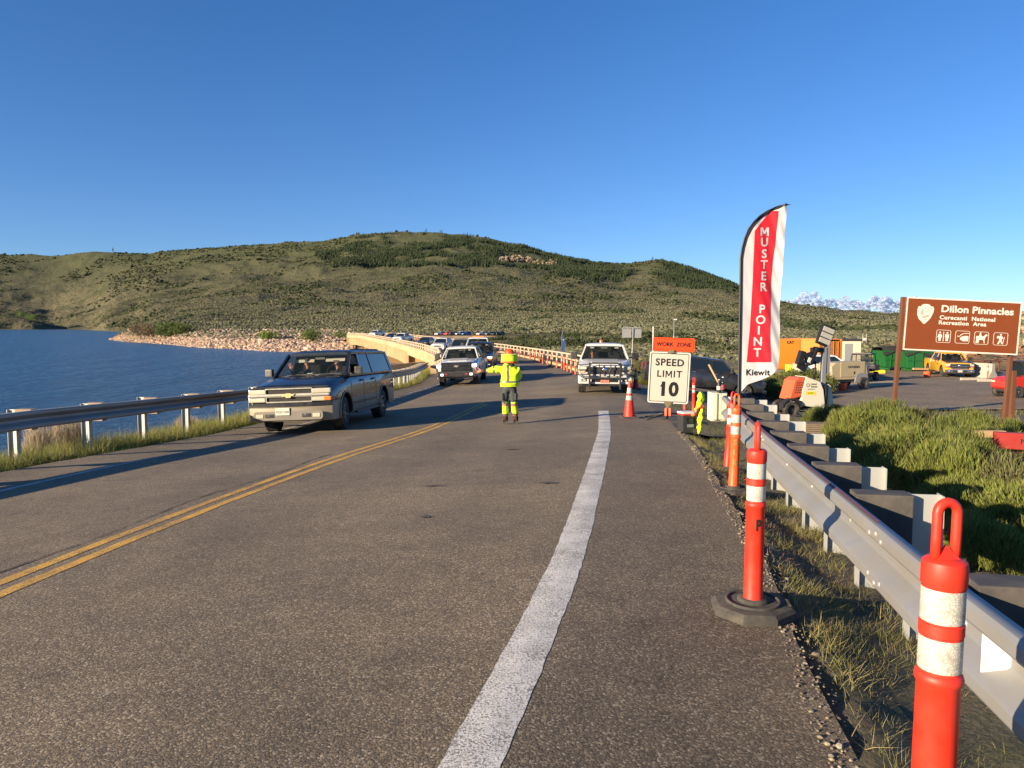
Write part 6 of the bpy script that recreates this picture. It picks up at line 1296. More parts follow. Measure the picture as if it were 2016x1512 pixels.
# people inside vehicles
def sitter(name, label, loc, parent_like, shirt, look=0.0, cap=None, wave=False, s=1.0, glasses=False):
    t = empty(name, (0, 0, 0)); tag(t, label, 'person'); t.matrix_world = parent_like.matrix_basis @ Matrix.Translation(loc)
    t.location = parent_like.matrix_basis @ Vector(loc); t.rotation_euler = parent_like.rotation_euler
    arms = [[((0, 0, .38), (.15, .10)), ((.19, .0, .40), .06), ((.25, -.10, .18), .05), ((.20, -.30, .14), .04)]]
    if wave: arms.append([((0, 0, .38), (.15, .10)), ((-.19, .0, .40), .06), ((-.30, -.16, .28), .05), ((-.32, -.34, .45), .036)])
    else: arms.append([((0, 0, .38), (.15, .10)), ((-.19, .0, .40), .06), ((-.25, -.10, .18), .05), ((-.18, -.32, .18), .04)])
    b = skinmesh('body', shirt, [[((0, 0, 0), (.16, .12)), ((0, 0, .2), (.16, .11)), ((0, 0, .38), (.15, .10)), ((0, -.01, .48), .055)]] + arms, t, 2)
    hd = skinmesh('head', BM['skin'], [[((0, -.01, .47), .05), ((0, -.02, .54), .055), ((0, -.035, .61), (.072, .088)), ((0, -.02, .70), (.074, .092))]], t, 2, 1)
    f = MB()
    f.bbox((0, -.125, .625), (.026, .04, .045), .012); f.bbox((0, -.112, .575), (.05, .02, .014), .006)
    for q in (-1, 1): f.bbox((q * .076, -.02, .625), (.018, .04, .06), .008)
    f.build('face_features', BM['skin'], hd)
    e_ = MB()
    for q in (-1, 1): e_.bbox((q * .032, -.118, .655), (.05 if glasses else .022, .012, .032 if glasses else .01), .005)
    if glasses: e_.box((0, -.12, .665), (.10, .008, .008))
    e_.build('sunglasses' if glasses else 'eyes', BM['signblack'], hd)
    if cap: m_ = MB(); m_.lathe([(.088, .0), (.086, .04), (.06, .08), (.001, .095)], (0, -.02, .70), 20); m_.bbox((0, -.125, .705), (.15, .10, .012), .005); m_.build('cap', cap, t, angle=40)
    else: MB().lathe([(.087, -.05), (.093, .0), (.088, .05), (.055, .085), (.001, .095)], (0, -.005, .69), 20).build('hair', BM['hair'], t, angle=60)
    if wave: hand('hand', BM['skin'], t, Matrix.Translation((-.32, -.36, .50)) @ Matrix.Rotation(-.15, 4, 'Y'), .16, .10, 1.05, 1)
    return t
sitter('person', 'passenger in sunglasses waving an open hand through the windscreen of the dark SUV', (-.34, -.66, .96), suv, BM['blackcloth'], wave=True, glasses=True)
sitter('person', 'driver of the dark SUV, in dark clothes behind the steering wheel', (.42, -.60, .94), suv, BM['blackcloth'], cap=BM['blackcloth'])
sitter('person', 'person in a yellow shirt inside the white truck with a grille guard', (-.46, -.55, .84), f150, BM['yellowshirt'])
# ------------------------------------------------------------------ cooler, vest, bottles, stick
CX, CY_ = at(1355, 15.2), 15.2; CZ_ = Gs(CX, CY_); ck = empty('cooler', (CX, CY_, CZ_), .22); tag(ck, 'dark grey wheeled cooler with a red and white lid, standing on the road edge', 'cooler')
MB().bbox((0, 0, .20), (.29, .27, .36), .02).build('cooler_body', pm('charcoal_plastic', (.035, .035, .037), .5, 0, .15, 10), ck)
MB().bbox((0, 0, .392), (.30, .28, .035), .012).build('lid_rim', BM['red'], ck); MB().bbox((0, 0, .425), (.30, .28, .04), .015).build('lid', BM['signedge'], ck)
ring(MB(), .16, .12, .02, .02, -.150, -.132).build('handle', BM['blacktrim'], ck, loc=(.0, 0, .28)); box_part(ck, 'label', BM['greyp'], (.02, -.138, .17), (.14, .006, .06), .002)
for x in (.13,): MB().lathe([(.001, -.02), (.055, -.02), (.055, .02), (.001, .02)], (x, -.13, .055), 20, 'Y').build('wheel', BM['rubber'], ck, angle=40); MB().lathe([(.02, -.024), (.02, .024)], (x, -.13, .055), 12, 'Y').build('wheel_hub', BM['steel'], ck)
# hi-vis vest draped over a short post
VX, VY = at(1377, 15.0), 15.0; VZ = Gs(VX, VY)
po = empty('short_post', (VX + .05, VY + .08, VZ)); tag(po, 'short dark post under the yellow safety vest', 'post'); MB().cyl((0, 0, -.05), (0, 0, .90), .022, n=10).build('post', BM['darksteel'], po)
MB().lathe([(.001, .93), (.03, .92), (.03, .89), (.001, .885)], n=12).build('post_cap', BM['blacktrim'], po)
ve = empty('safety_vest', (VX, VY, VZ)); tag(ve, 'bright yellow safety vest with orange stripes, draped over a post beside the cooler', 'vest')
v1 = skinmesh('vest_cloth', BM['hv'], [[((.05, -.0, .93), (.07, .06)), ((.07, -.02, .84), (.11, .07)), ((.06, -.04, .70), (.10, .06)), ((.04, -.05, .52), (.075, .05)), ((.03, -.05, .34), (.06, .045)), ((.02, -.05, .17), (.05, .04)), ((.01, -.05, .09), .02)],
    [((.06, -.04, .70), (.10, .06)), ((-.02, -.06, .60), (.06, .04)), ((-.09, -.07, .50), (.05, .035)), ((-.15, -.08, .445), (.03, .03))]], ve, 3); wrinkle(v1, .03, 9, 3, 1.4)
shell(v1, 'orange_stripe', BM['hvo'], lambda c: abs(c.z - .60 - (c.x) * .9) < .045 and c.y < -.05, .004, ve); shell(v1, 'silver_stripe', BM['retro'], lambda c: abs(c.z - .60 - (c.x) * .9) < .016 and c.y < -.05, .007, ve)
for i, (px, cc, h) in enumerate(((1417, BM['signblack'], .20), (1424.5, BM['glass'], .24))):
    bo = empty('bottle', (at(px, 11.65), 11.62, -1.012)); tag(bo, ['dark bottle standing on the guardrail end head', 'clear plastic bottle with a dark label on the guardrail end head'][i], 'bottle')
    MB().lathe([(.001, 0), (.032, .0), (.034, .02), (.034, h * .62), (.014, h * .85), (.013, h * .96)], n=16).build('bottle_body', cc, bo, angle=40); MB().lathe([(.036, h * .2), (.036, h * .5)], n=16).build('bottle_label', pm('bottle_label', (.35, .03, .05), .5) if i else BM['signwhite'], bo); MB().lathe([(.016, h * .95), (.016, h), (.001, h)], n=12).build('bottle_cap', BM['signedge'], bo)
sk = MB().cyl((at(1428, 11.7), 11.7, -1.03), (at(1397, 11.9), 11.9, -.60), .014, .016, 8).build('wooden_stake', BM['wood2']); tag(sk, 'slanted wooden stake leaning up from the guardrail end head', 'stake')
gt = empty('green_marker', (at(1448, 15), 15, Gs(at(1448, 15), 15))); tag(gt, 'thin green marker with a round top beside the flag pole', 'marker')
GM = pm('green_marker_plastic', (.01, .42, .09), .5); MB().cyl((0, 0, 0), (0, 0, .70), .010, n=6).build('stem', GM, gt); MB().lathe([(.001, -.01), (.05, -.008), (.05, .008), (.001, .01)], (0, 0, .75), 16, 'Y').build('round_top', GM, gt)
# ------------------------------------------------------------------ light tower trailer
LTX, LTY = at(1588, 30.2), 30.2; lt = empty('light_tower', (LTX, LTY, Gs(LTX, LTY) + .02), .18); tag(lt, 'towable light tower with a cream and orange body and tilted black lamp head', 'light tower')
LR = pm('faded_red_orange_cowl', (.62, .11, .04), .5, 0, .08, 5, dirt=(.4, .12, .06), dirt_amt=.3)
cb = [(-.38, .48), (.66, .35), (.56, 1.08), (.42, 1.40), (-.20, 1.62), (-.36, 1.05)]
MB().prism(cb, -.42, .42).build('cabinet', BM['creamp'], lt, bevel=.02)
MB().prism([(-.88, .72), (-.37, .85), (-.352, 1.05), (-.212, 1.60), (-.50, 1.58), (-.66, 1.48)], -.40, .40).build('engine_cowl', LR, lt, bevel=.02)
vn = MB()
for i in range(5):
    for j in range(4): x = -.66 + j * .085 + i * .02; z = .98 + i * .095; vn.prism([(x, z), (x + .035, z - .01), (x + .05, z + .045), (x + .015, z + .055)], -.405, -.402)
o = vn.build('vent_slots', BM['signblack'], lt); o['kind'] = 'stuff'
fd = MB(); pts = [(-.82 + .43 * math.cos(a), .36 + .43 * math.sin(a)) for a in [math.radians(10 + i * 160 / 12) for i in range(13)]]; pin = [(-.82 + .36 * math.cos(a), .36 + .36 * math.sin(a)) for a in [math.radians(170 - i * 160 / 12) for i in range(13)]]
fd.prism(pts + pin, -.52, -.25).build('mudguard', BM['blacktrim'], lt); 
w_ = wheel(lt, -.60, 0, .33, .2, 0, .58, 6, False); w_.location = (-.82, -.42, .33); w_.rotation_euler = (0, 0, math.pi / 2 + math.pi)
w_ = wheel(lt, -.60, 0, .33, .2, 0, .58, 6, False); w_.location = (-.82, .42, .33); w_.rotation_euler = (0, 0, math.pi / 2)
ms = MB(); bar(ms, (.72, -.05, .35), (.76, -.05, 2.75), .16, .16); bar(ms, (.93, -.05, 1.7), (.93, -.05, 3.05), .12, .12); ms.build('mast', BM['greyp'], lt)
MB().cyl((.70, -.30, .42), (.72, -.30, 1.25), .095, n=16).build('outrigger_cylinder', BM['signblack'], lt); MB().prism([(.88, .5), (1.16, .42), (1.02, 1.2), (.92, 1.28)], -.2, .3).build('rear_panel', BM['creamp'], lt)
fr = MB(); fr.bbox((.1, 0, .34), (1.9, .8, .08), .01); fr.cyl((-2.55, 0, .42), (-.85, 0, .40), .03, n=8); fr.cyl((-2.4, 0, .45), (-2.15, 0, .02), .02, n=8); fr.cyl((-2.52, 0, .62), (-2.4, 0, .3), .02, n=8); fr.box((1.0, 0, .30), (.5, .1, .1)); fr.cyl((1.2, 0, .5), (1.2, 0, .03), .025, n=8); fr.build('chassis', BM['darksteel'], lt)
lh = empty('lamp_head', (.72, -.1, 2.95), 0, 0, .36); lh.parent = lt
MB().bbox((0, .08, .28), (.60, .16, .82), .05).build('housing', BM['signblack'], lh)
for i in range(3): MB().bbox((0, -.012, .05 + i * .23), (.50, .03, .19), .01).build('lamp_panel', pm('lamp_glass_dull', (.45, .43, .36), .25, 0, .1, 8) if i == 0 else MATS['lamp_glass_dull'], lh)
jm = MB(); jm.bbox((-.25, -.05, 2.35), (.22, .25, .55), .03, Matrix.Rotation(.3, 3, 'Y')); jm.bbox((.1, -.1, 2.3), (.3, .2, .5), .03, Matrix.Rotation(-.3, 3, 'Y')); jm.bbox((.45, -.05, 2.65), (.5, .2, .2), .03); jm.bbox((-.2, -.1, 2.0), (.42, .06, .3), .02, Matrix.Rotation(.5, 3, 'Y')); jm.cyl((.35, -.15, 2.2), (.3, -.15, 1.4), .03, n=6); jm.bbox((.25, -.1, 2.45), (.12, .3, .7), .02, Matrix.Rotation(.45, 3, 'Y')); jm.build('folded_lamp_arms', BM['signblack'], lt)
box_part(lt, 'small_lamp', BM['signedge'], (.05, -.22, 2.25), (.16, .04, .20), .02, Matrix.Rotation(.4, 3, 'Y'))
text('lettering', 'United', .105, BM['signblack'], lt, (.12, -.4225, 1.32), FRONT, .001, .001, sx=.9); text('lettering', 'Rentals', .105, BM['signblack'], lt, (.14, -.4225, 1.22), FRONT, .001, .001, sx=.9); text('lettering', '800.UR.RENTS', .05, BM['signblack'], lt, (.03, -.4225, 1.12), FRONT, .001, 0)
MB().lathe([(.05, -.422), (.07, -.424), (.07, -.42)], (-.12, 0, 1.28), 16, 'Y').build('round_emblem', BM['signblack'], lt); st2 = box_part(lt, 'yellow_sticker', BM['yellow'], (.0, -.4225, .97), (.42, .006, .14), .002)
text('sticker_text', 'DANGER', .06, BM['signblack'], st2, (.0, -.427, .97), FRONT, .0005, .001)
# ------------------------------------------------------------------ compressor trailer, container, generator, office box
CMX, CMY = at(1658, 48), 48; cp = empty('compressor_trailer', (CMX, CMY, LOT + .01), .25); tag(cp, 'beige towable air compressor trailer parked behind the light tower', 'trailer')
bd_ = [(-1.15, .55), (1.35, .58), (1.45, .80), (1.25, 1.68), (-.95, 1.62), (-1.25, 1.4)]
MB().prism(bd_, -.75, .75).build('housing', BM['beige'], cp, bevel=.04); box_part(cp, 'side_door_panel', BM['beige'], (.28, -.762, 1.22), (1.75, .03, .95), .03); text('lettering', 'DOOSAN', .19, BM['signblack'], cp, (.35, -.78, 1.35), FRONT, .002, .008)
box_part(cp, 'door_latch', BM['signblack'], (.38, -.785, 1.0), (.05, .03, .18), .01); MB().prism([(.45, .38), (1.45, .38), (1.35, .85), (1.1, .98), (.75, .98), (.55, .85)], -.80, -.70).build('mudguard', BM['greyp'], cp)
w_ = wheel(cp, 0, 0, .36, .24, 0, .58, 6, False); w_.location = (1.02, -.82, .36); w_.rotation_euler = (0, 0, math.pi * 1.5)
w_ = wheel(cp, 0, 0, .36, .24, 0, .58, 6, False); w_.location = (1.02, .82, .36); w_.rotation_euler = (0, 0, math.pi * .5)
fr = MB(); fr.bbox((0, 0, .48), (2.4, 1.3, .1), .01); fr.cyl((-2.6, 0, .55), (-1.1, 0, .5), .05, n=8); fr.cyl((-1.6, -.2, .6), (-1.6, -.2, .03), .04, n=8); fr.cyl((-1.9, 0, .6), (-1.9, 0, .03), .04, n=8); fr.build('chassis', BM['darksteel'], cp)
GX, GY = at(1522, 62), 62; ge = empty('generator_box', (GX, GY, LOT), .12); tag(ge, 'large plain orange generator enclosure beside the orange shipping container', 'generator')
MB().bbox((0, 0, 1.72), (2.5, 4.6, 2.35), .12).build('enclosure', BM['bigorange'], ge); MB().bbox((0, 0, .40), (2.4, 4.4, .45), .03).build('base_tank', pm('tank_grey', (.20, .19, .17), .6), ge)
text('lettering', 'CAT', .30, BM['signblack'], ge, (.35, -2.306, 2.62), FRONT, .002, .014); pl_ = MB(); pl_.bbox((.8, -2.6, .45), (.30, .5, .9), .04); pl_.bbox((.1, -2.6, .12), (1.5, .3, .2), .03); pl_.build('orange_skid', BM['bigorange'], ge)
yd = MB().lathe([(.001, 0), (.32, 0), (.34, .1), (.32, .55), (.34, .6), (.34, .95), (.001, .96)], (0, 0, 0), 24).build('yellow_drum', BM['yellow'], None, angle=40); yd.location = (at(1557, 58.5), 58.5, LOT + .01); tag(yd, 'bright yellow plastic drum beside the orange generator', 'drum')
def container(name, label, x, y, yaw, mat, L_=6.1, W_=2.44, H_=2.6):
    t = empty(name, (x, y, LOT - .0), yaw); tag(t, label, 'container'); mb = MB()
    n = int(L_ / .28); pr = []
    for i in range(n): x0 = -L_ / 2 + .1 + i * (L_ - .2) / n; w = (L_ - .2) / n; pr += [(x0, 0), (x0 + w * .3, 0), (x0 + w * .42, .04), (x0 + w * .88, .04), (x0 + w, 0)]
    for s in (-1, 1):
        vs = [(a, s * (W_ / 2 - .05 + b * .9), .12) for a, b in pr] + [(a, s * (W_ / 2 - .05 + b * .9), H_ - .12) for a, b in pr]; m = len(pr); mb.add(vs, [(i, i + 1, m + i + 1, m + i) for i in range(m - 1)])
    mb.build('side_wall', mat, t, fix=False); f = MB()
    for sx in (-1, 1):
        for sy in (-1, 1): f.box((sx * (L_ / 2 - .06), sy * (W_ / 2 - .06), H_ / 2), (.14, .14, H_))
    for sy in (-1, 1):
        for z in (.08, H_ - .06): f.box((0, sy * (W_ / 2 - .05), z), (L_ - .27, .1, .13))
    f.build('frame', mat, t); MB().box((0, 0, H_ - .035), (L_ - .1, W_ - .1, .05)).build('roof', mat, t)
    for s in (-1, 1): dd = MB(); dd.bbox((L_ / 2 - .03, s * .56, H_ / 2), (.06, 1.08, H_ - .35), .01).build('door', mat, t); rd = MB(); [rd.cyl((L_ / 2 + .03, s * q, .2), (L_ / 2 + .03, s * q, H_ - .2), .02, n=6) for q in (.3, .8)]; rd.build('locking_bars', mat, t)
    for z in (.7, 1.3, 1.9): MB().box((L_ / 2 + .012, 0, z), (.03, 2.1, .05)).build('door_rib', mat, t)
    MB().box((-L_ / 2 + .04, 0, H_ / 2), (.05, W_ - .25, H_ - .2)).build('end_wall', mat, t); return t
ct = container('shipping_container', 'orange shipping container with corrugated side and end doors behind the light tower', at(1612, 68), 70.5, -1.25, BM['bigorange2'], 6.1, 2.44, 2.75)
box_part(ct, 'door_placard', BM['signwhite'], (3.09, -.55, 1.2), (.02, .55, .45), .005)
of = empty('site_office', (at(1673, 84), 84, LOT - .2), -.2); tag(of, 'small cream site office with a dark flat roof edge, just right of the orange container', 'site office'); MB().bbox((0, 0, 1.4), (1.9, 2.4, 2.3), .02).build('wall', pm('cream_cladding', (.58, .50, .36), .7), of); MB().bbox((0, 0, 2.6), (2.1, 2.6, .22), .02).build('roof', BM['darksteel'], of); box_part(of, 'door', BM['greyp'], (-.3, -1.21, 1.25), (.8, .04, 1.9), .01)
# ------------------------------------------------------------------ utility vehicles
def utv(label, x, y, yaw, mat, dark=False):
    t = empty('utility_vehicle', (x, y, LOT + .01), yaw); tag(t, label, 'utility vehicle', 'utility vehicles in the parking area'); BT = BM['blacktrim']
    b = MB(); b.prism([(-1.5, .55), (-1.45, .95), (-1.0, 1.12), (-.5, 1.15), (-.5, .45), (-1.3, .42)], -.66, .66, 'YZ' if False else 'XZ', mat=Matrix.Rotation(math.pi / 2, 4, 'Z')); b.build('front_body', mat, t, bevel=.04)
    c_ = MB(); c_.bbox((0, 1.05, .92), (1.4, 1.0, .42), .04); c_.build('cargo_bed', BT if dark else mat, t); MB().bbox((0, .25, .5), (1.3, 1.9, .16), .03).build('floor', BT, t); MB().bbox((0, .42, .78), (1.25, .5, .22), .05).build('bench_seat', BT, t); MB().bbox((0, .66, 1.08), (1.25, .14, .5), .05).build('seat_back', BT, t)
    cg = MB()
    for s in (-1, 1): cg.tube([(s * .68, -.55, 1.1), (s * .66, -.15, 1.88), (s * .64, .65, 1.92), (s * .68, .75, 1.0)], .03, 8)
    for yy, z in ((-.15, 1.88), (.65, 1.92)): cg.cyl((-.66, yy, z), (.66, yy, z), .03, n=8)
    cg.build('roll_cage', BT, t); MB().bbox((0, .25, 1.95), (1.4, 1.1, .06), .02).build('roof', BT, t)
    for s in (-1, 1):
        for yy in (-1.0, 1.0): w_ = wheel(t, s * .62, yy, .33, .26, 0, .5, 5, False)
        box_part(t, 'headlight', BM['lens'], (s * .48, -1.49, .86), (.22, .04, .10), .02)
    ub = MB(); ub.box((0, 0, .36), (.9, 2.6, .12)); ub.build('underbody', BM['darksteel'], t); rk = MB(); [rk.tube([(s * .6, 1.5, 1.1), (s * .6, 1.5, 1.45), (s * .6, .9, 1.45)], .015, 6) for s in (-1, 1)]; rk.cyl((-.6, 1.5, 1.45), (.6, 1.5, 1.45), .015, n=6); rk.build('cargo_rail', BT, t)
    for s in (-1, 1): MB().panel([(s * .7, -.50, 1.1), (s * .7, .7, 1.05), (s * .67, .62, 1.86), (s * .67, -.15, 1.84)], .006).build('side_curtain', BM['glassd'], t) if not dark else None
    MB().panel([(-.64, -.56, 1.12), (.64, -.56, 1.12), (.62, -.18, 1.86), (-.62, -.18, 1.86)], .006).build('windscreen', BM['glass'], t); return t
utv('blue utility vehicle with roll cage and windscreen, parked right of the beige compressor', at(1700, 54), 54, -.75, BM['blue'], True)
ru = utv('red utility vehicle with a black canopy roof at the right edge of the photo', at(2020, 42), 42, -1.35, BM['red'])
# ------------------------------------------------------------------ dumpsters with tarps
def dumpster(label, x, y, yaw):
    t = empty('dumpster', (x, y, LOT), yaw); tag(t, label, 'dumpster', 'green dumpsters'); G_ = BM['green']
    MB().prism([(-1.9, .25), (1.9, .25), (2.1, 1.7), (-2.1, 1.7)], -1.0, 1.0).build('bin', G_, t, bevel=.02)
    r_ = MB(); [r_.prism([(a, .3), (a + .08, .3), (a + .1, 1.68), (a, 1.68)], -1.07, -.998) for a in (-1.5, -.75, 0, .75, 1.5)]; [r_.bbox((0, -1.04, z), (4.1 if z > 1 else 3.8, .08, .10), .01) for z in (.95, 1.66)]; r_.build('ribs', G_, t)
    def tp(u, v): xx = lerp(-2.2, 2.2, u); yy = lerp(-1.12, 1.12, v); return (xx, yy, 1.78 + .22 * (1 - (2 * v - 1) ** 4) + .10 * math.sin(u * 7) * math.sin(v * 5 + 1) - (.45 + .12 * math.sin(u * 19)) * (1 if v in (0, 1) else 0) + (.1 if abs(u - .2) < .15 else 0))
    MB().grid(tp, 26, 9).build('tarp', BM['tarp'], t, fix=False); sk_ = MB(); [sk_.box((a, 0, .13), (.12, 2.0, .26)) for a in (-1.6, 1.6)]; sk_.build('skids', G_, t); return t
dumpster('left green dumpster under a sagging dark mesh tarp', at(1786, 68), 69, .06); dumpster('right green dumpster under a dark tarp, partly behind the yellow pickup', at(1838, 66), 67, -.10)
# small things in the parking area
jb = MB(); jb.prism([(-.30, 0), (.30, 0), (.25, .18), (.12, .38), (.10, .81), (-.10, .81), (-.12, .38), (-.25, .18)], -1.0, 1.0, 'XZ'); jb = jb.build('concrete_barrier', BM['concrete'], None, bevel=.02); jb.location = (at(1938, 58), 58, LOT); jb.rotation_euler = (0, 0, .25); jb.scale = (1.5, 1, 1.35); tag(jb, 'pale concrete barrier block right of the yellow pickup', 'barrier')
do = delineator(BM['orange'], 'orange delineator with white band standing in front of the concrete barrier', None, 'knob', 1.2, detail=False); put(do, at(1949, 54.5), 54.5, LOT)
do = delineator(BM['orange'], 'orange delineator tube standing behind the light tower body', None, 'knob', 1.07, detail=False); put(do, at(1597, 45), 45, LOT + .2)
for nm, lab, px, d, dx in (('orange_bucket', 'small orange bucket on the ground in front of the compressor trailer', 1663, 46.0, 0), ('orange_bucket', 'small orange bucket on the ground by the rear wheel of the yellow pickup', 1829, 58, 0)):
    o = MB().lathe([(.001, 0), (.22, 0), (.26, .42), (.24, .42), (.21, .03), (.001, .03)], n=20).build(nm, BM['orange'], None, angle=40); o.location = (at(px, d), d, LOT + .015); tag(o, lab, 'bucket'); tag(o, None, None, 'orange buckets')
o = MB().bbox((0, 0, .12), (1.3, .18, .16), .02).build('pale_timber_beam', BM['wood2']); o.location = (at(1816, 61), 61, LOT + .35); o.rotation_euler = (0, .02, .1); tag(o, 'pale timber beam lying against the right green dumpster', 'beam')
o = MB().bbox((0, 0, .14), (1.8, .5, .28), .03).build('yellow_wheel_stop', BM['yellow']); o.location = (at(1722, 63), 63, LOT); tag(o, 'low yellow block at the far edge of the parking area', 'block')
pt = empty('picnic_table', (at(1962, 64), 65, LOT), .1); tag(pt, 'brown flat-topped table beyond the concrete barrier', 'table'); MB().bbox((0, 0, .95), (1.7, 1.3, .10), .02).build('tabletop', BM['brownpost'], pt); [MB().bbox((sx, sy, .45), (.12, .12, .9), .01).build('leg', BM['brownpost'], pt) for sx in (-.7, .7) for sy in (-.5, .5)]
for i, (px, d) in enumerate(((1921, 54.5), (1957, 53.0))): o = MB().bbox((0, 0, .1), (1.8, .22, .18), .03).build('parking_kerb_block', BM['concrete']); o.location = (at(px, d), d, LOT + .02); o.rotation_euler = (0, 0, -.1 * i); tag(o, ['pale parking kerb block left of the orange delineator by the barrier', 'darker parking kerb block right of the orange delineator by the barrier'][i], 'kerb block')
o = MB().bbox((0, 0, 1.1), (.13, .13, 2.2), .01).build('brown_sign_post', BM['brownpost']); o.location = (at(2000, 24), 24, LOT + .3); tag(o, 'single brown wooden post standing in the brush at the right edge', 'post')
# gravel island in the lot
isl = MB(); P0 = [(at(a, LOT / -((b - 642) / F)), LOT / -((b - 642) / F)) for a, b in ((1640, 763), (1700, 762), (1760, 759), (1782, 754), (1765, 750), (1725, 750), (1700, 754), (1650, 758))]
isl.add([(x, y, LOT + .03) for x, y in P0], [list(range(len(P0)))]); tag(isl.build('gravel_island', pm('tan_gravel', (.40, .30, .18), .9, 0, .25, 6)), kind='structure')
# ------------------------------------------------------------------ lumber, beams in the brush
wpile = empty('lumber_stack', (at(1650, 19), 19, Gs(at(1650, 19), 19) + .02), -.22); tag(wpile, 'stack of weathered grey planks lying on the ground below the light tower', 'lumber stack')
for i in range(7):
    for j in range(3):
        o = MB().bbox((random.uniform(-.06, .06), j * .20 + random.uniform(-.02, .02), .03 + i * .047), (1.55 + random.uniform(-.12, .1), .17, .038), .004, random.uniform(-.03, .03)).build('plank', BM['wood'], wpile)
def beam(label, name, c, dim, yaw, m): o = MB().bbox((0, 0, 0), dim, .012).build(name, m); o.location = c; o.rotation_euler = (0, 0, yaw); tag(o, label, 'beam'); return o
gz = Gs(at(1960, 12.5), 12.5)
beam('pale timber beam lying in the brush, left of the red painted beam', 'timber_beam', (at(1938, 13.5), 13.6, -1.93), (1.0, .14, .12), -.03, BM['wood2']); beam('dark timber beam under the pale one in the brush', 'timber_beam', (at(1945, 13.3), 13.4, -2.07), (1.0, .14, .12), -.05, BM['wood'])
rb = beam('red painted beam with faint lettering at the right edge, lying in the brush', 'painted_beam', (at(2040, 12.0), 12.0, -1.83), (1.0, .16, .26), -.42, pm('red_painted_steel', (.30, .02, .015), .5, 0, .2, 6, dirt=(.15, .05, .03), dirt_amt=.4)); text('lettering', 'NO', .12, BM['signblack'], rb, (-.05, -.0815, 0), FRONT, .001, .002)
beam('orange-brown plank below the red painted beam', 'timber_beam', (at(1990, 11.8), 11.8, -2.02), (1.0, .2, .06), .10, pm('orange_plank', (.42, .20, .07), .8, 0, .2, 8))
# tyre lying behind the rail
o = MB().lathe([(.17, .0), (.30, .01), (.32, .09), (.30, .17), (.17, .18), (.17, .0)], n=32).build('old_tyre', BM['rubber'], None, angle=40); o.location = (at(1512, 13), 13.2, Gs(at(1512, 13), 13) - .02); tag(o, 'old black tyre lying behind the guardrail, left of the light tower wheel', 'tyre')
# ------------------------------------------------------------------ far signs, poles
bs = empty('road_sign', (at(1243, 44), 44, Gs(at(1243, 44), 44)), -.1); tag(bs, 'two grey sign panels seen from the back on one pale post', 'road sign')
MB().cyl((0, 0, 0), (.12, 0, 3.2), .035, n=8).build('post', BM['steel'], bs); box_part(bs, 'sign_panel', BM['steel'], (-.26, .04, 2.85), (.52, .02, .52), .004); box_part(bs, 'sign_panel', BM['steel'], (.32, .04, 2.83), (.52, .02, .50), .004); box_part(bs, 'cross_bar', BM['greyp'], (.03, .0, 3.16), (1.1, .06, .06), .004)
wp = MB().bbox((0, 0, 1.6), (.06, .06, 3.2), .01).build('white_stake', BM['signedge']); wp.location = (at(1286, 40), 40, Gs(at(1286, 40), 40)); tag(wp, 'tall white stake rising behind the work zone plate', 'stake')
lp = empty('lamp_pole', (at(1327, 74), 74, LOT - .3), 0); tag(lp, 'tall thin pole with a small lamp behind the work zone plate', 'lamp pole'); MB().cyl((0, 0, 0), (0, 0, 4.9), .06, .04, n=8).build('pole', BM['steel'], lp); MB().bbox((.12, 0, 4.85), (.3, .15, .12), .02).build('lamp', BM['signedge'], lp)
bf = empty('feather_flag', (at(1106, 60), 60, -3.4), 0); tag(bf, 'small thin blue feather flag in the brush beyond the bridge railing', 'flag'); BFm = pm('blue_flag_cloth', (.03, .07, .2), .7); BG = MB()
BG.grid(lambda u, v: (lerp(0, .26 * math.sin(math.pi * min(1, v * 1.1 + .1)) + .04, u), .02 * math.sin(v * 9), lerp(1.2, 3.05, v)), 4, 12); BG.build('banner', BFm, bf, fix=False); MB().tube([(0, 0, 0), (0, 0, 2.6), (.08, 0, 3.0), (.2, 0, 3.1)], .012, 6).build('pole', BM['greyp'], bf); box_part(bf, 'white_mark', BM['signedge'], (.13, -.01, 2.2), (.1, .01, .3), .002)
for i, (px, Yd, h, lab) in enumerate(((1108, 640, 14, 'utility pole'), (426, 560, 11, 'utility pole'), (612, 620, 13, 'utility pole'), (912, 1000, 15, 'utility pole'), (1344, 900, 16, 'utility pole'), (1694, 900, 15, 'utility pole'), (1620, 620, 9, 'utility pole'), (1810, 700, 10, 'utility pole'))):
    t = empty('utility_pole', (at(px, Yd), Yd, float(far_z(np.array(float(px)), np.array(float(Yd)))) - .5)); tag(t, 'thin wooden utility pole on the far hillside', 'utility pole', 'utility poles on the hillside')
    MB().cyl((0, 0, 0), (0, 0, h), .16, .12, n=6).build('pole', BM['wood'], t); MB().box((0, 0, h - .8), (2.2, .12, .12)).build('cross_arm', BM['wood'], t)
sc = empty('white_notice_board', (at(1703, 140), 140, float(far_z(np.array(1703.), np.array(140.))) - .1)); tag(sc, 'small white notice board on two posts on the slope above the parking area', 'notice board'); MB().box((0, 0, 2.3), (1.3, .06, .8)).build('board', BM['signedge'], sc); [MB().cyl((s_ * .6, 0, 0), (s_ * .6, 0, 4.2), .05, n=6).build('post', BM['signedge'], sc) for s_ in (-1, 1)]
sc.scale = (.55, .55, .55)
hs = empty('small_house', (at(1606, 1900), 1900, float(far_z(np.array(1606.), np.array(1900.))) - 1), .2); tag(hs, 'tiny pale house among dark trees on the right-hand ridge', 'house'); MB().box((0, 0, 3), (16, 8, 6)).build('wall', BM['signedge'], hs); MB().prism([(-9, 0), (9, 0), (7, 3.2), (-7, 3.2)], -5, 5, mat=Matrix.Translation((0, 0, 6))).build('roof', BM['greyp'], hs)
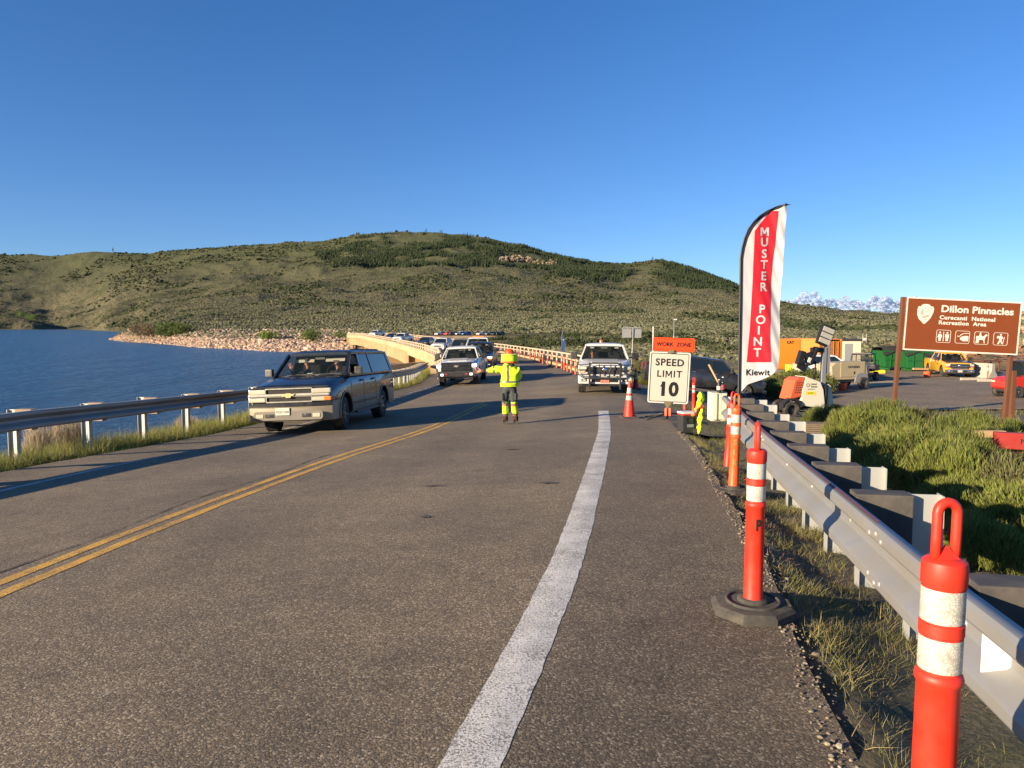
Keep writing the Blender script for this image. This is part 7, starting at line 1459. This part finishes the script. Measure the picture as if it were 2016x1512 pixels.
# ------------------------------------------------------------------ plants made of many thin blades
def blades(P, D, Ln, Wd, c0, c1, bend=.25, seg=2):
    """P base (n,3), D unit dir (n,3), Ln (n,), Wd (n,), colours (n,3) at base and tip -> verts, tris, colours"""
    n = len(P); side = np.cross(D, np.array([0, 0, 1.0])[None] + RNG.normal(0, .4, (n, 3))); side /= np.linalg.norm(side, axis=1, keepdims=True) + 1e-9
    out = D.copy(); out[:, 2] = 0; out += RNG.normal(0, .25, (n, 3)) * np.array([1, 1, 0]); V = []; Cc = []
    for i in range(seg + 1):
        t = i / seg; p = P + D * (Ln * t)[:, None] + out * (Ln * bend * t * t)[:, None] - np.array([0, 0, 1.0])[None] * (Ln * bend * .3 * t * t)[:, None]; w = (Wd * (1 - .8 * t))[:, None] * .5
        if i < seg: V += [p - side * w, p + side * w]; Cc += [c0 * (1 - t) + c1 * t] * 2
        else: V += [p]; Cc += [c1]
    V = np.stack(V, 1); Cc = np.stack(Cc, 1); m = V.shape[1]; F_ = []
    for i in range(seg):
        a = 2 * i
        if i < seg - 1: F_ += [(a, a + 1, a + 3), (a, a + 3, a + 2)]
        else: F_ += [(a, a + 1, a + 2)]
    Fq = (np.array(F_)[None] + (np.arange(n) * m)[:, None, None]).reshape(-1, 3); return V.reshape(-1, 3), Fq, Cc.reshape(-1, 3)
def vary(n, c, v=.2): return np.array(c)[None] * (1 + RNG.uniform(-v, v, (n, 1))) * (1 + RNG.uniform(-.1, .1, (n, 3)))
def join(parts):
    V, Fq, C_ = [], [], []; b = 0
    for v, f, c in parts: V.append(v); Fq.append(f + b); C_.append(c); b += len(v)
    return np.concatenate(V), np.concatenate(Fq), np.concatenate(C_)
LEAF = tintmat('blade_foliage', .8, .12, 3)
def lm(): 
    nt = LEAF.node_tree; b = nt.nodes['Principled BSDF']; src = b.inputs['Base Color'].links[0].from_socket
    tr = nt.nodes.new('ShaderNodeBsdfTranslucent'); nt.links.new(src, tr.inputs[0]); mx = nt.nodes.new('ShaderNodeMixShader'); mx.inputs[0].default_value = .25
    nt.links.new(b.outputs[0], mx.inputs[1]); nt.links.new(tr.outputs[0], mx.inputs[2]); nt.links.new(mx.outputs[0], nt.nodes['Material Output'].inputs[0])
lm()
def brush(name, R, H, n, ctip, cbase, stems=90, wd=.013, dens=1.0, ln=.11):
    # clumped dome: several sub-mounds, sprigs rising nearly upright from the whole surface
    k = max(5, int(9 * R)); cc = RNG.uniform(-1, 1, (k, 2)) * R * .62; ch = H * RNG.uniform(.72, 1.0, k) * (1 - .25 * (cc ** 2).sum(1) / R ** 2); cr = R * RNG.uniform(.38, .62, k)
    idx = RNG.integers(0, k, n); a = RNG.uniform(0, 6.283, n); rr = np.sqrt(RNG.uniform(0, 1, n)); x = cc[idx, 0] + cr[idx] * rr * np.cos(a); y = cc[idx, 1] + cr[idx] * rr * np.sin(a)
    zt = ch[idx] * np.sqrt(np.clip(1 - rr ** 2 * .82, 0, 1)); z = zt * RNG.uniform(.50, 1.0, n) ** .6 - ln * .5
    D = np.stack([np.cos(a) * rr * .55 + RNG.normal(0, .26, n), np.sin(a) * rr * .55 + RNG.normal(0, .26, n), np.ones(n)], 1); D /= np.linalg.norm(D, axis=1, keepdims=True)
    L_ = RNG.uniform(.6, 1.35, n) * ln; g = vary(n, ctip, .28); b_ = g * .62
    parts = [blades(np.stack([x, y, np.maximum(z, 0.02)], 1), D, L_, RNG.uniform(.7, 1.3, n) * wd, b_, g, .12, 2)]
    s = stems; a = RNG.uniform(0, 6.283, s); rr = RNG.uniform(0, 1, s); P = np.stack([np.cos(a) * rr * R * .2, np.sin(a) * rr * R * .2, np.zeros(s)], 1)
    D = np.stack([np.cos(a) * rr * 1.1, np.sin(a) * rr * 1.1, np.ones(s)], 1); D /= np.linalg.norm(D, axis=1, keepdims=True)
    sv = blades(P, D, RNG.uniform(.7, 1.0, s) * H, np.full(s, wd * 1.3), vary(s, cbase, .2), vary(s, cbase, .2) * .9, .15, 2)
    return join(parts), sv
def shrub_thing(name, label, cat, group, fol, st):
    t = empty(name); tag(t, label, cat, group)
    o = np_mesh('foliage', *fol[:2], LEAF, False, fol[2]); o.parent = t; s = np_mesh('stems', *st[:2], LEAF, False, st[2]); s.parent = t; return t
GT = (.235, .265, .062); GB = (.30, .235, .14); OLV2 = (.20, .20, .08); DRY = (.42, .34, .17)
protos = []
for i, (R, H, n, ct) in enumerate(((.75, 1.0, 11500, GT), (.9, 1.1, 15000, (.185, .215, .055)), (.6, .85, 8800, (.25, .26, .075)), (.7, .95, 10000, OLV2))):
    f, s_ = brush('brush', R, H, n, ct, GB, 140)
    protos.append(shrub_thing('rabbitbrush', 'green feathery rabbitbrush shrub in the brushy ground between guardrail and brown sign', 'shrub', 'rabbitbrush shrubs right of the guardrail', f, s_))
used = set(); place = []
for px, d, s_ in [(1700, 15.5, 1.0), (1742, 16.5, 1.0), (1690, 18.5, .9), (1760, 19.5, .95), (1800, 17.5, 1.05), (1835, 19, 1.0), (1868, 17, 1.0), (1900, 19.5, 1.0), (1935, 17.5, 1.0), (1975, 18.5, .95), (2010, 17, .9), (1965, 15.2, .75),
        (1915, 14.8, .8), (1870, 14.2, .8), (1775, 13.8, 1.0), (1725, 12.6, .95), (1765, 11.8, 1.05), (1815, 12.2, 1.0), (1855, 11.4, 1.0), (1800, 10.4, 1.0), (1850, 9.8, 1.0), (1900, 10.2, .72), (1745, 10.4, .85), (1700, 11.6, .7),
        (1880, 8.6, .95), (1935, 8.8, .62), (1985, 9.4, .55), (2020, 10.4, .5), (1820, 8.6, .85), (1960, 7.6, .85), (2010, 7.8, .9), (1900, 7.3, .7), (2060, 8.8, .6), (2060, 11, .8), (1640, 22, .8), (1668, 21, .8), (1715, 21.5, .8), (1780, 22.5, .8), (1850, 22.5, .8), (1930, 22, .8), (1995, 21.5, .85),
        (2050, 6.6, .9), (2100, 7.2, .9), (1950, 6.1, .55), (1990, 16.0, .8), (2050, 14.5, .9)]:
    place.append((px, d, s_))
for i, (px, d, s_) in enumerate(place):
    k = i % 4 if i < 4 else random.randrange(4); o = protos[i] if i < 4 else copy_tree(protos[k]); x = at(px, d)
    o.location = (x, d, Gs(x, d) - .04); o.scale = (s_ * random.uniform(.9, 1.1), s_ * random.uniform(.9, 1.1), s_ * random.uniform(.88, 1.1) * (1.18 if d > 14.5 else 1)); o.rotation_euler = (0, 0, random.uniform(0, 6.28))
# medium shrubs around the parking area and the bridge end
for i, (px, d, s_) in enumerate([(1556, 44, 1.5), (1580, 45, 1.6), (1604, 44, 1.3), (1540, 43, 1.4), (1270, 43, .9), (1262, 47, 1.1), (1285, 50, 1.2), (1275, 58, 1.5), (1300, 46, 1.0), (1535, 40, 1.3), (1560, 40, 1.2), (1255, 55, 1.4), (1310, 60, 1.5)]):
    o = copy_tree(protos[i % 4]); x = at(px, d); o.location = (x, d, (Gs(x, d)) - .1); o.scale = (s_ * 1.2, s_ * 1.2, s_ * (1.0 if i < 4 or i > 8 else .8)); o.rotation_euler = (0, 0, random.uniform(0, 6.28)); o['group'] = 'green shrubs beyond the side road'; o['label'] = 'green shrub growing on rough ground beyond the side road and near the parked vehicles'
# ---- grass and weeds: uncountable cover
def cover(name, label, cat, pts, n_per, hgt, wd, c0, c1, spread=.12, lean=.45, seg=2, bend=.35):
    n = len(pts) * n_per; base = np.repeat(pts, n_per, 0) + np.stack([RNG.normal(0, spread, n), RNG.normal(0, spread, n), np.zeros(n)], 1)
    base[:, 2] = G(base[:, 0], base[:, 1]) - .02; D = np.stack([RNG.normal(0, lean, n), RNG.normal(0, lean, n), np.ones(n)], 1); D /= np.linalg.norm(D, axis=1, keepdims=True)
    sc = np.repeat(RNG.uniform(.5, 1.2, len(pts)), n_per); mixk = np.repeat(RNG.uniform(0, 1, len(pts)), n_per)[:, None] * .75 + RNG.uniform(0, .25, (n, 1))
    tip = np.array(c0)[None] * (1 - mixk) + np.array(c1)[None] * mixk; tip = tip * (1 + RNG.uniform(-.25, .25, (n, 1)))
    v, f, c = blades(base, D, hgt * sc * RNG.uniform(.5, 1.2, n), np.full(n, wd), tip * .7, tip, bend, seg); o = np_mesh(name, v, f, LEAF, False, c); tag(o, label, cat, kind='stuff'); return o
def strip_pts(n, y0, y1, fx0, fx1, p=1.0, clump=None):
    y = RNG.uniform(y0, y1, n); t = RNG.uniform(0, 1, n) ** p; a = np.array([float(fx0(q)) for q in y]); b = np.array([float(fx1(q)) for q in y]); x = a + (b - a) * t; k = np.ones(n, bool)
    if clump: k = fbm(x * clump, y * clump, 61, 3) > -.05
    return np.stack([x[k], y[k], np.zeros(k.sum())], 1)
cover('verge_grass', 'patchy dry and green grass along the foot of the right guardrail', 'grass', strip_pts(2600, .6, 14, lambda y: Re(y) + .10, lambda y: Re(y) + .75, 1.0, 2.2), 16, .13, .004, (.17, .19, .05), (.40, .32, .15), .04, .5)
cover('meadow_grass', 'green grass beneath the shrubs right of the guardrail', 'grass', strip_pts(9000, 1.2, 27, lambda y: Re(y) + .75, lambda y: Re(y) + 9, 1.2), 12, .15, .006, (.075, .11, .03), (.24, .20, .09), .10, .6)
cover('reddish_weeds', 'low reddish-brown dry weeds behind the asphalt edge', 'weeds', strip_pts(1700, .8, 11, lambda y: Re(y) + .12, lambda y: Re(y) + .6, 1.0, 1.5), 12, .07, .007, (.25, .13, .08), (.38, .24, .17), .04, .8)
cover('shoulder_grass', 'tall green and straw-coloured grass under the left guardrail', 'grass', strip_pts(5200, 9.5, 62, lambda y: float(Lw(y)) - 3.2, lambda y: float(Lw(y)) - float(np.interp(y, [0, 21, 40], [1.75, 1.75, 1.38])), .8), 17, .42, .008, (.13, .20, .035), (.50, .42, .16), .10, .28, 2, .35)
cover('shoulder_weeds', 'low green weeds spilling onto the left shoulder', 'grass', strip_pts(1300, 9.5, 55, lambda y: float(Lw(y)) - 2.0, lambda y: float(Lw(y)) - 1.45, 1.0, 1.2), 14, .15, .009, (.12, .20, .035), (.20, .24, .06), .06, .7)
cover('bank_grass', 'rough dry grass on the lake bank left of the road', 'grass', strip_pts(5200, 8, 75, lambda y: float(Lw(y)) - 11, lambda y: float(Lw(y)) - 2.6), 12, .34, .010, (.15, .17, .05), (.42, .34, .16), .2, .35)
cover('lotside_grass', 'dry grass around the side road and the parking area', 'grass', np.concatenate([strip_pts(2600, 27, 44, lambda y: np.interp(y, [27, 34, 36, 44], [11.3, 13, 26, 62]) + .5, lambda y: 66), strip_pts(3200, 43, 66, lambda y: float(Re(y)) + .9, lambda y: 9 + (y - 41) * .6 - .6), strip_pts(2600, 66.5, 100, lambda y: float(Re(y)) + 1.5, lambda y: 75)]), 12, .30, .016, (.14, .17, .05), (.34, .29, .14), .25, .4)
cover('dirt_edge_weeds', 'small weeds around the cooler and the guardrail end', 'weeds', strip_pts(260, 11.8, 15.2, lambda y: Re(y) + .05, lambda y: Re(y) + 1.6, 1.0, 1.2), 14, .12, .006, (.13, .18, .04), (.33, .27, .13), .05, .6)
n = 5200; y = RNG.uniform(.5, 15, n); x = np.array([float(Re(q)) for q in y]) + RNG.exponential(.30, n) - .10; s = RNG.gamma(2, .0022, n) + .002; P = np.stack([x, y, G(x, y)], 1)
tag(blobs('gravel', P, np.stack([s, s * .8, s * .6], 1), tints(n, (.20, .165, .125), .5), MATS['rock_tint'], .3, .4), 'loose gravel along the broken right asphalt edge', 'gravel', kind='stuff')
# dry shrubs standing above the left guardrail
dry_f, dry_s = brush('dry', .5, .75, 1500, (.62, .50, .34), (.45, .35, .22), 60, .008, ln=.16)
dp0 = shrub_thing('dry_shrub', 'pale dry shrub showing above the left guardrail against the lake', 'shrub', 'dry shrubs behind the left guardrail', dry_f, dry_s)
for i, (px, d, s_) in enumerate(((75, 14.6, .95), (128, 15.4, 1.0), (150, 15.6, .85), (352, 20.5, .8), (385, 22, .7))):
    o = dp0 if i == 0 else copy_tree(dp0); x = at(px, d); o.location = (x, d, Gs(x, d) - .05); o.scale = (s_ * .8, s_ * .8, s_ * 1.35); o.rotation_euler = (0, 0, random.uniform(0, 6.28))
# ---- shrubs and trees on the far shore
def far_shrub(name, label, cat, px, Yd, w, h, col, n=1400, z=None, group=None, trunk=False):
    t = empty(name, (at(px, Yd), Yd, (float(far_z(np.array(float(px)), np.array(float(Yd)))) if z is None else z) - h * .08)); tag(t, label, cat, group)
    k = 9; cc = RNG.uniform(-1, 1, (k, 3)) * np.array([w * .33, w * .25, h * .20]) + np.array([0, 0, h * .55]); P = []; 
    idx = RNG.integers(0, k, n); v = RNG.normal(0, 1, (n, 3)); v /= np.linalg.norm(v, axis=1, keepdims=True); r = RNG.uniform(.5, 1, n) ** .5
    P = cc[idx] + v * r[:, None] * np.array([w * .22, w * .20, h * .30]); P[:, 2] = np.clip(P[:, 2], h * .03, None)
    s = RNG.uniform(.02, .045, n) * (w + h) * .5; a1 = RNG.normal(0, 1, (n, 3)); a2 = RNG.normal(0, 1, (n, 3)); V = np.stack([P, P + a1 * s[:, None], P + a2 * s[:, None]], 1).reshape(-1, 3)
    o = np_mesh('crown', V, np.arange(n * 3).reshape(-1, 3), LEAF, False, np.repeat(vary(n, col, .35), 3, 0)); o.parent = t
    mb = MB(); mb.cyl((0, 0, -.3), (0, 0, h * .6), w * .03, w * .012, 6)
    for q in range(4): a = q * 1.6; mb.cyl((0, 0, h * .15), (math.cos(a) * w * .25, math.sin(a) * w * .2, h * .6), w * .014, w * .006, 5)
    mb.build('trunk', BM['wood'], t); return t
far_shrub('spit_shrub', 'brownish leafless shrub clump at the left on the rocky spit', 'shrub', 278, 405, 13, 7, (.20, .15, .10), 1800, group='shrubs on the rocky spit')
far_shrub('spit_shrub', 'brownish shrub clump just left of the big green shrub on the spit', 'shrub', 300, 390, 13, 7.5, (.17, .14, .08), 1800, group='shrubs on the rocky spit')
far_shrub('spit_shrub', 'widest dark green shrub on the crest of the rocky spit', 'shrub', 336, 372, 18, 8, (.085, .12, .035), 2600, group='shrubs on the rocky spit')
far_shrub('spit_shrub', 'green shrub adjoining the widest one on its right side', 'shrub', 360, 362, 13, 6, (.11, .14, .045), 1800, group='shrubs on the rocky spit')
far_shrub('spit_shrub', 'small bright green shrub on the spit above the bank, left of the taller one', 'shrub', 528, 285, 9, 3.6, (.16, .24, .03), 1500, group='shrubs on the rocky spit')
far_shrub('spit_shrub', 'taller bright green shrub on the rocks near the bridge', 'shrub', 614, 272, 8, 6, (.18, .23, .06), 1700, group='shrubs on the rocky spit')
far_shrub('spit_shrub', 'small green shrub beside the far end of the bridge', 'shrub', 668, 290, 6, 3.6, (.12, .19, .03), 1200, group='shrubs on the rocky spit')
for i, (px, Yd, w, h, col, lab) in enumerate(((40, 1790, 22, 18, (.20, .30, .06), 'bright green tree on the headland, leftmost of three'), (55, 1790, 14, 16, (.16, .26, .05), 'bright green tree on the headland, middle of three'), (65, 1790, 16, 20, (.20, .30, .06), 'bright green tree on the headland, rightmost of three'))):
    far_shrub('headland_tree', lab, 'tree', px, Yd, w, h, col, 900, group='trees on the headland')
for i, (px, Yd, w, h, lab) in enumerate(((228, 3100, 9, 24, 'lone dark conifer on the skyline of the left ridge'), (840, 3060, 10, 22, 'small conifer on the summit skyline'), (870, 3060, 14, 18, 'clump of trees on the summit skyline'), (1283, 3080, 10, 20, 'dark tree beside the peak of the right-hand hill'))):
    far_shrub('skyline_tree', lab, 'tree', px, Yd, w, h, (.035, .055, .02), 500, group='trees on the skyline')
for i, px in enumerate((1545, 1552, 1583, 1600, 1613, 1626)):
    far_shrub('ridge_tree', 'small dark conifer on the right-hand ridge under the clouds', 'tree', px, 2500, 12, 20, (.03, .05, .02), 350, group='conifers on the right-hand ridge')
# scrub between the bridge end and the hills, and on the parking-area slopes
def nearblobs(n, px0, px1, Y0, Y1, s0, s1, col, name, label, hf=.8):
    px = RNG.uniform(px0, px1, n); Yv = np.exp(RNG.uniform(math.log(Y0), math.log(Y1), n)); z = far_z(px, Yv); X_ = (px - 1008) / F * Yv
    k = (fbm(X_ / 14, Yv / 20, 71, 3) > .02) & ~redhill(X_, Yv) & (X_ > np.array([float(Rw(min(q, 299))) for q in Yv]) + 6) & (z > -5.4) & ~((Yv > 285) & (Yv < 318)); P = np.stack([X_, Yv, z], 1)[k]; m = 60
    B = np.repeat(P, m, 0); s = RNG.uniform(s0, s1, len(P)); sr = np.repeat(s, m); v = RNG.normal(0, 1, (len(B), 3)); v /= np.linalg.norm(v, axis=1, keepdims=True); v[:, 2] = np.abs(v[:, 2]) * hf; Q = B + v * sr[:, None] * RNG.uniform(.4, 1, (len(B), 1))
    a1 = RNG.normal(0, .15, (len(B), 3)) * sr[:, None]; a2 = RNG.normal(0, .15, (len(B), 3)) * sr[:, None]; V = np.stack([Q, Q + a1, Q + a2], 1).reshape(-1, 3)
    o = np_mesh(name, V, np.arange(len(V)).reshape(-1, 3), LEAF, False, np.repeat(np.repeat(vary(len(P), col, .35), m, 0), 3, 0)); tag(o, label, 'scrub', kind='stuff')
nearblobs(7000, 940, 1900, 95, 420, .5, 1.3, (.13, .13, .07), 'valley_scrub', 'grey-green scrub on the flat beyond the bridge and parking area')
nearblobs(1500, 940, 1500, 110, 330, 1.2, 2.4, (.055, .068, .028), 'dark_scrub', 'dark green taller scrub clumps beyond the bridge railing')
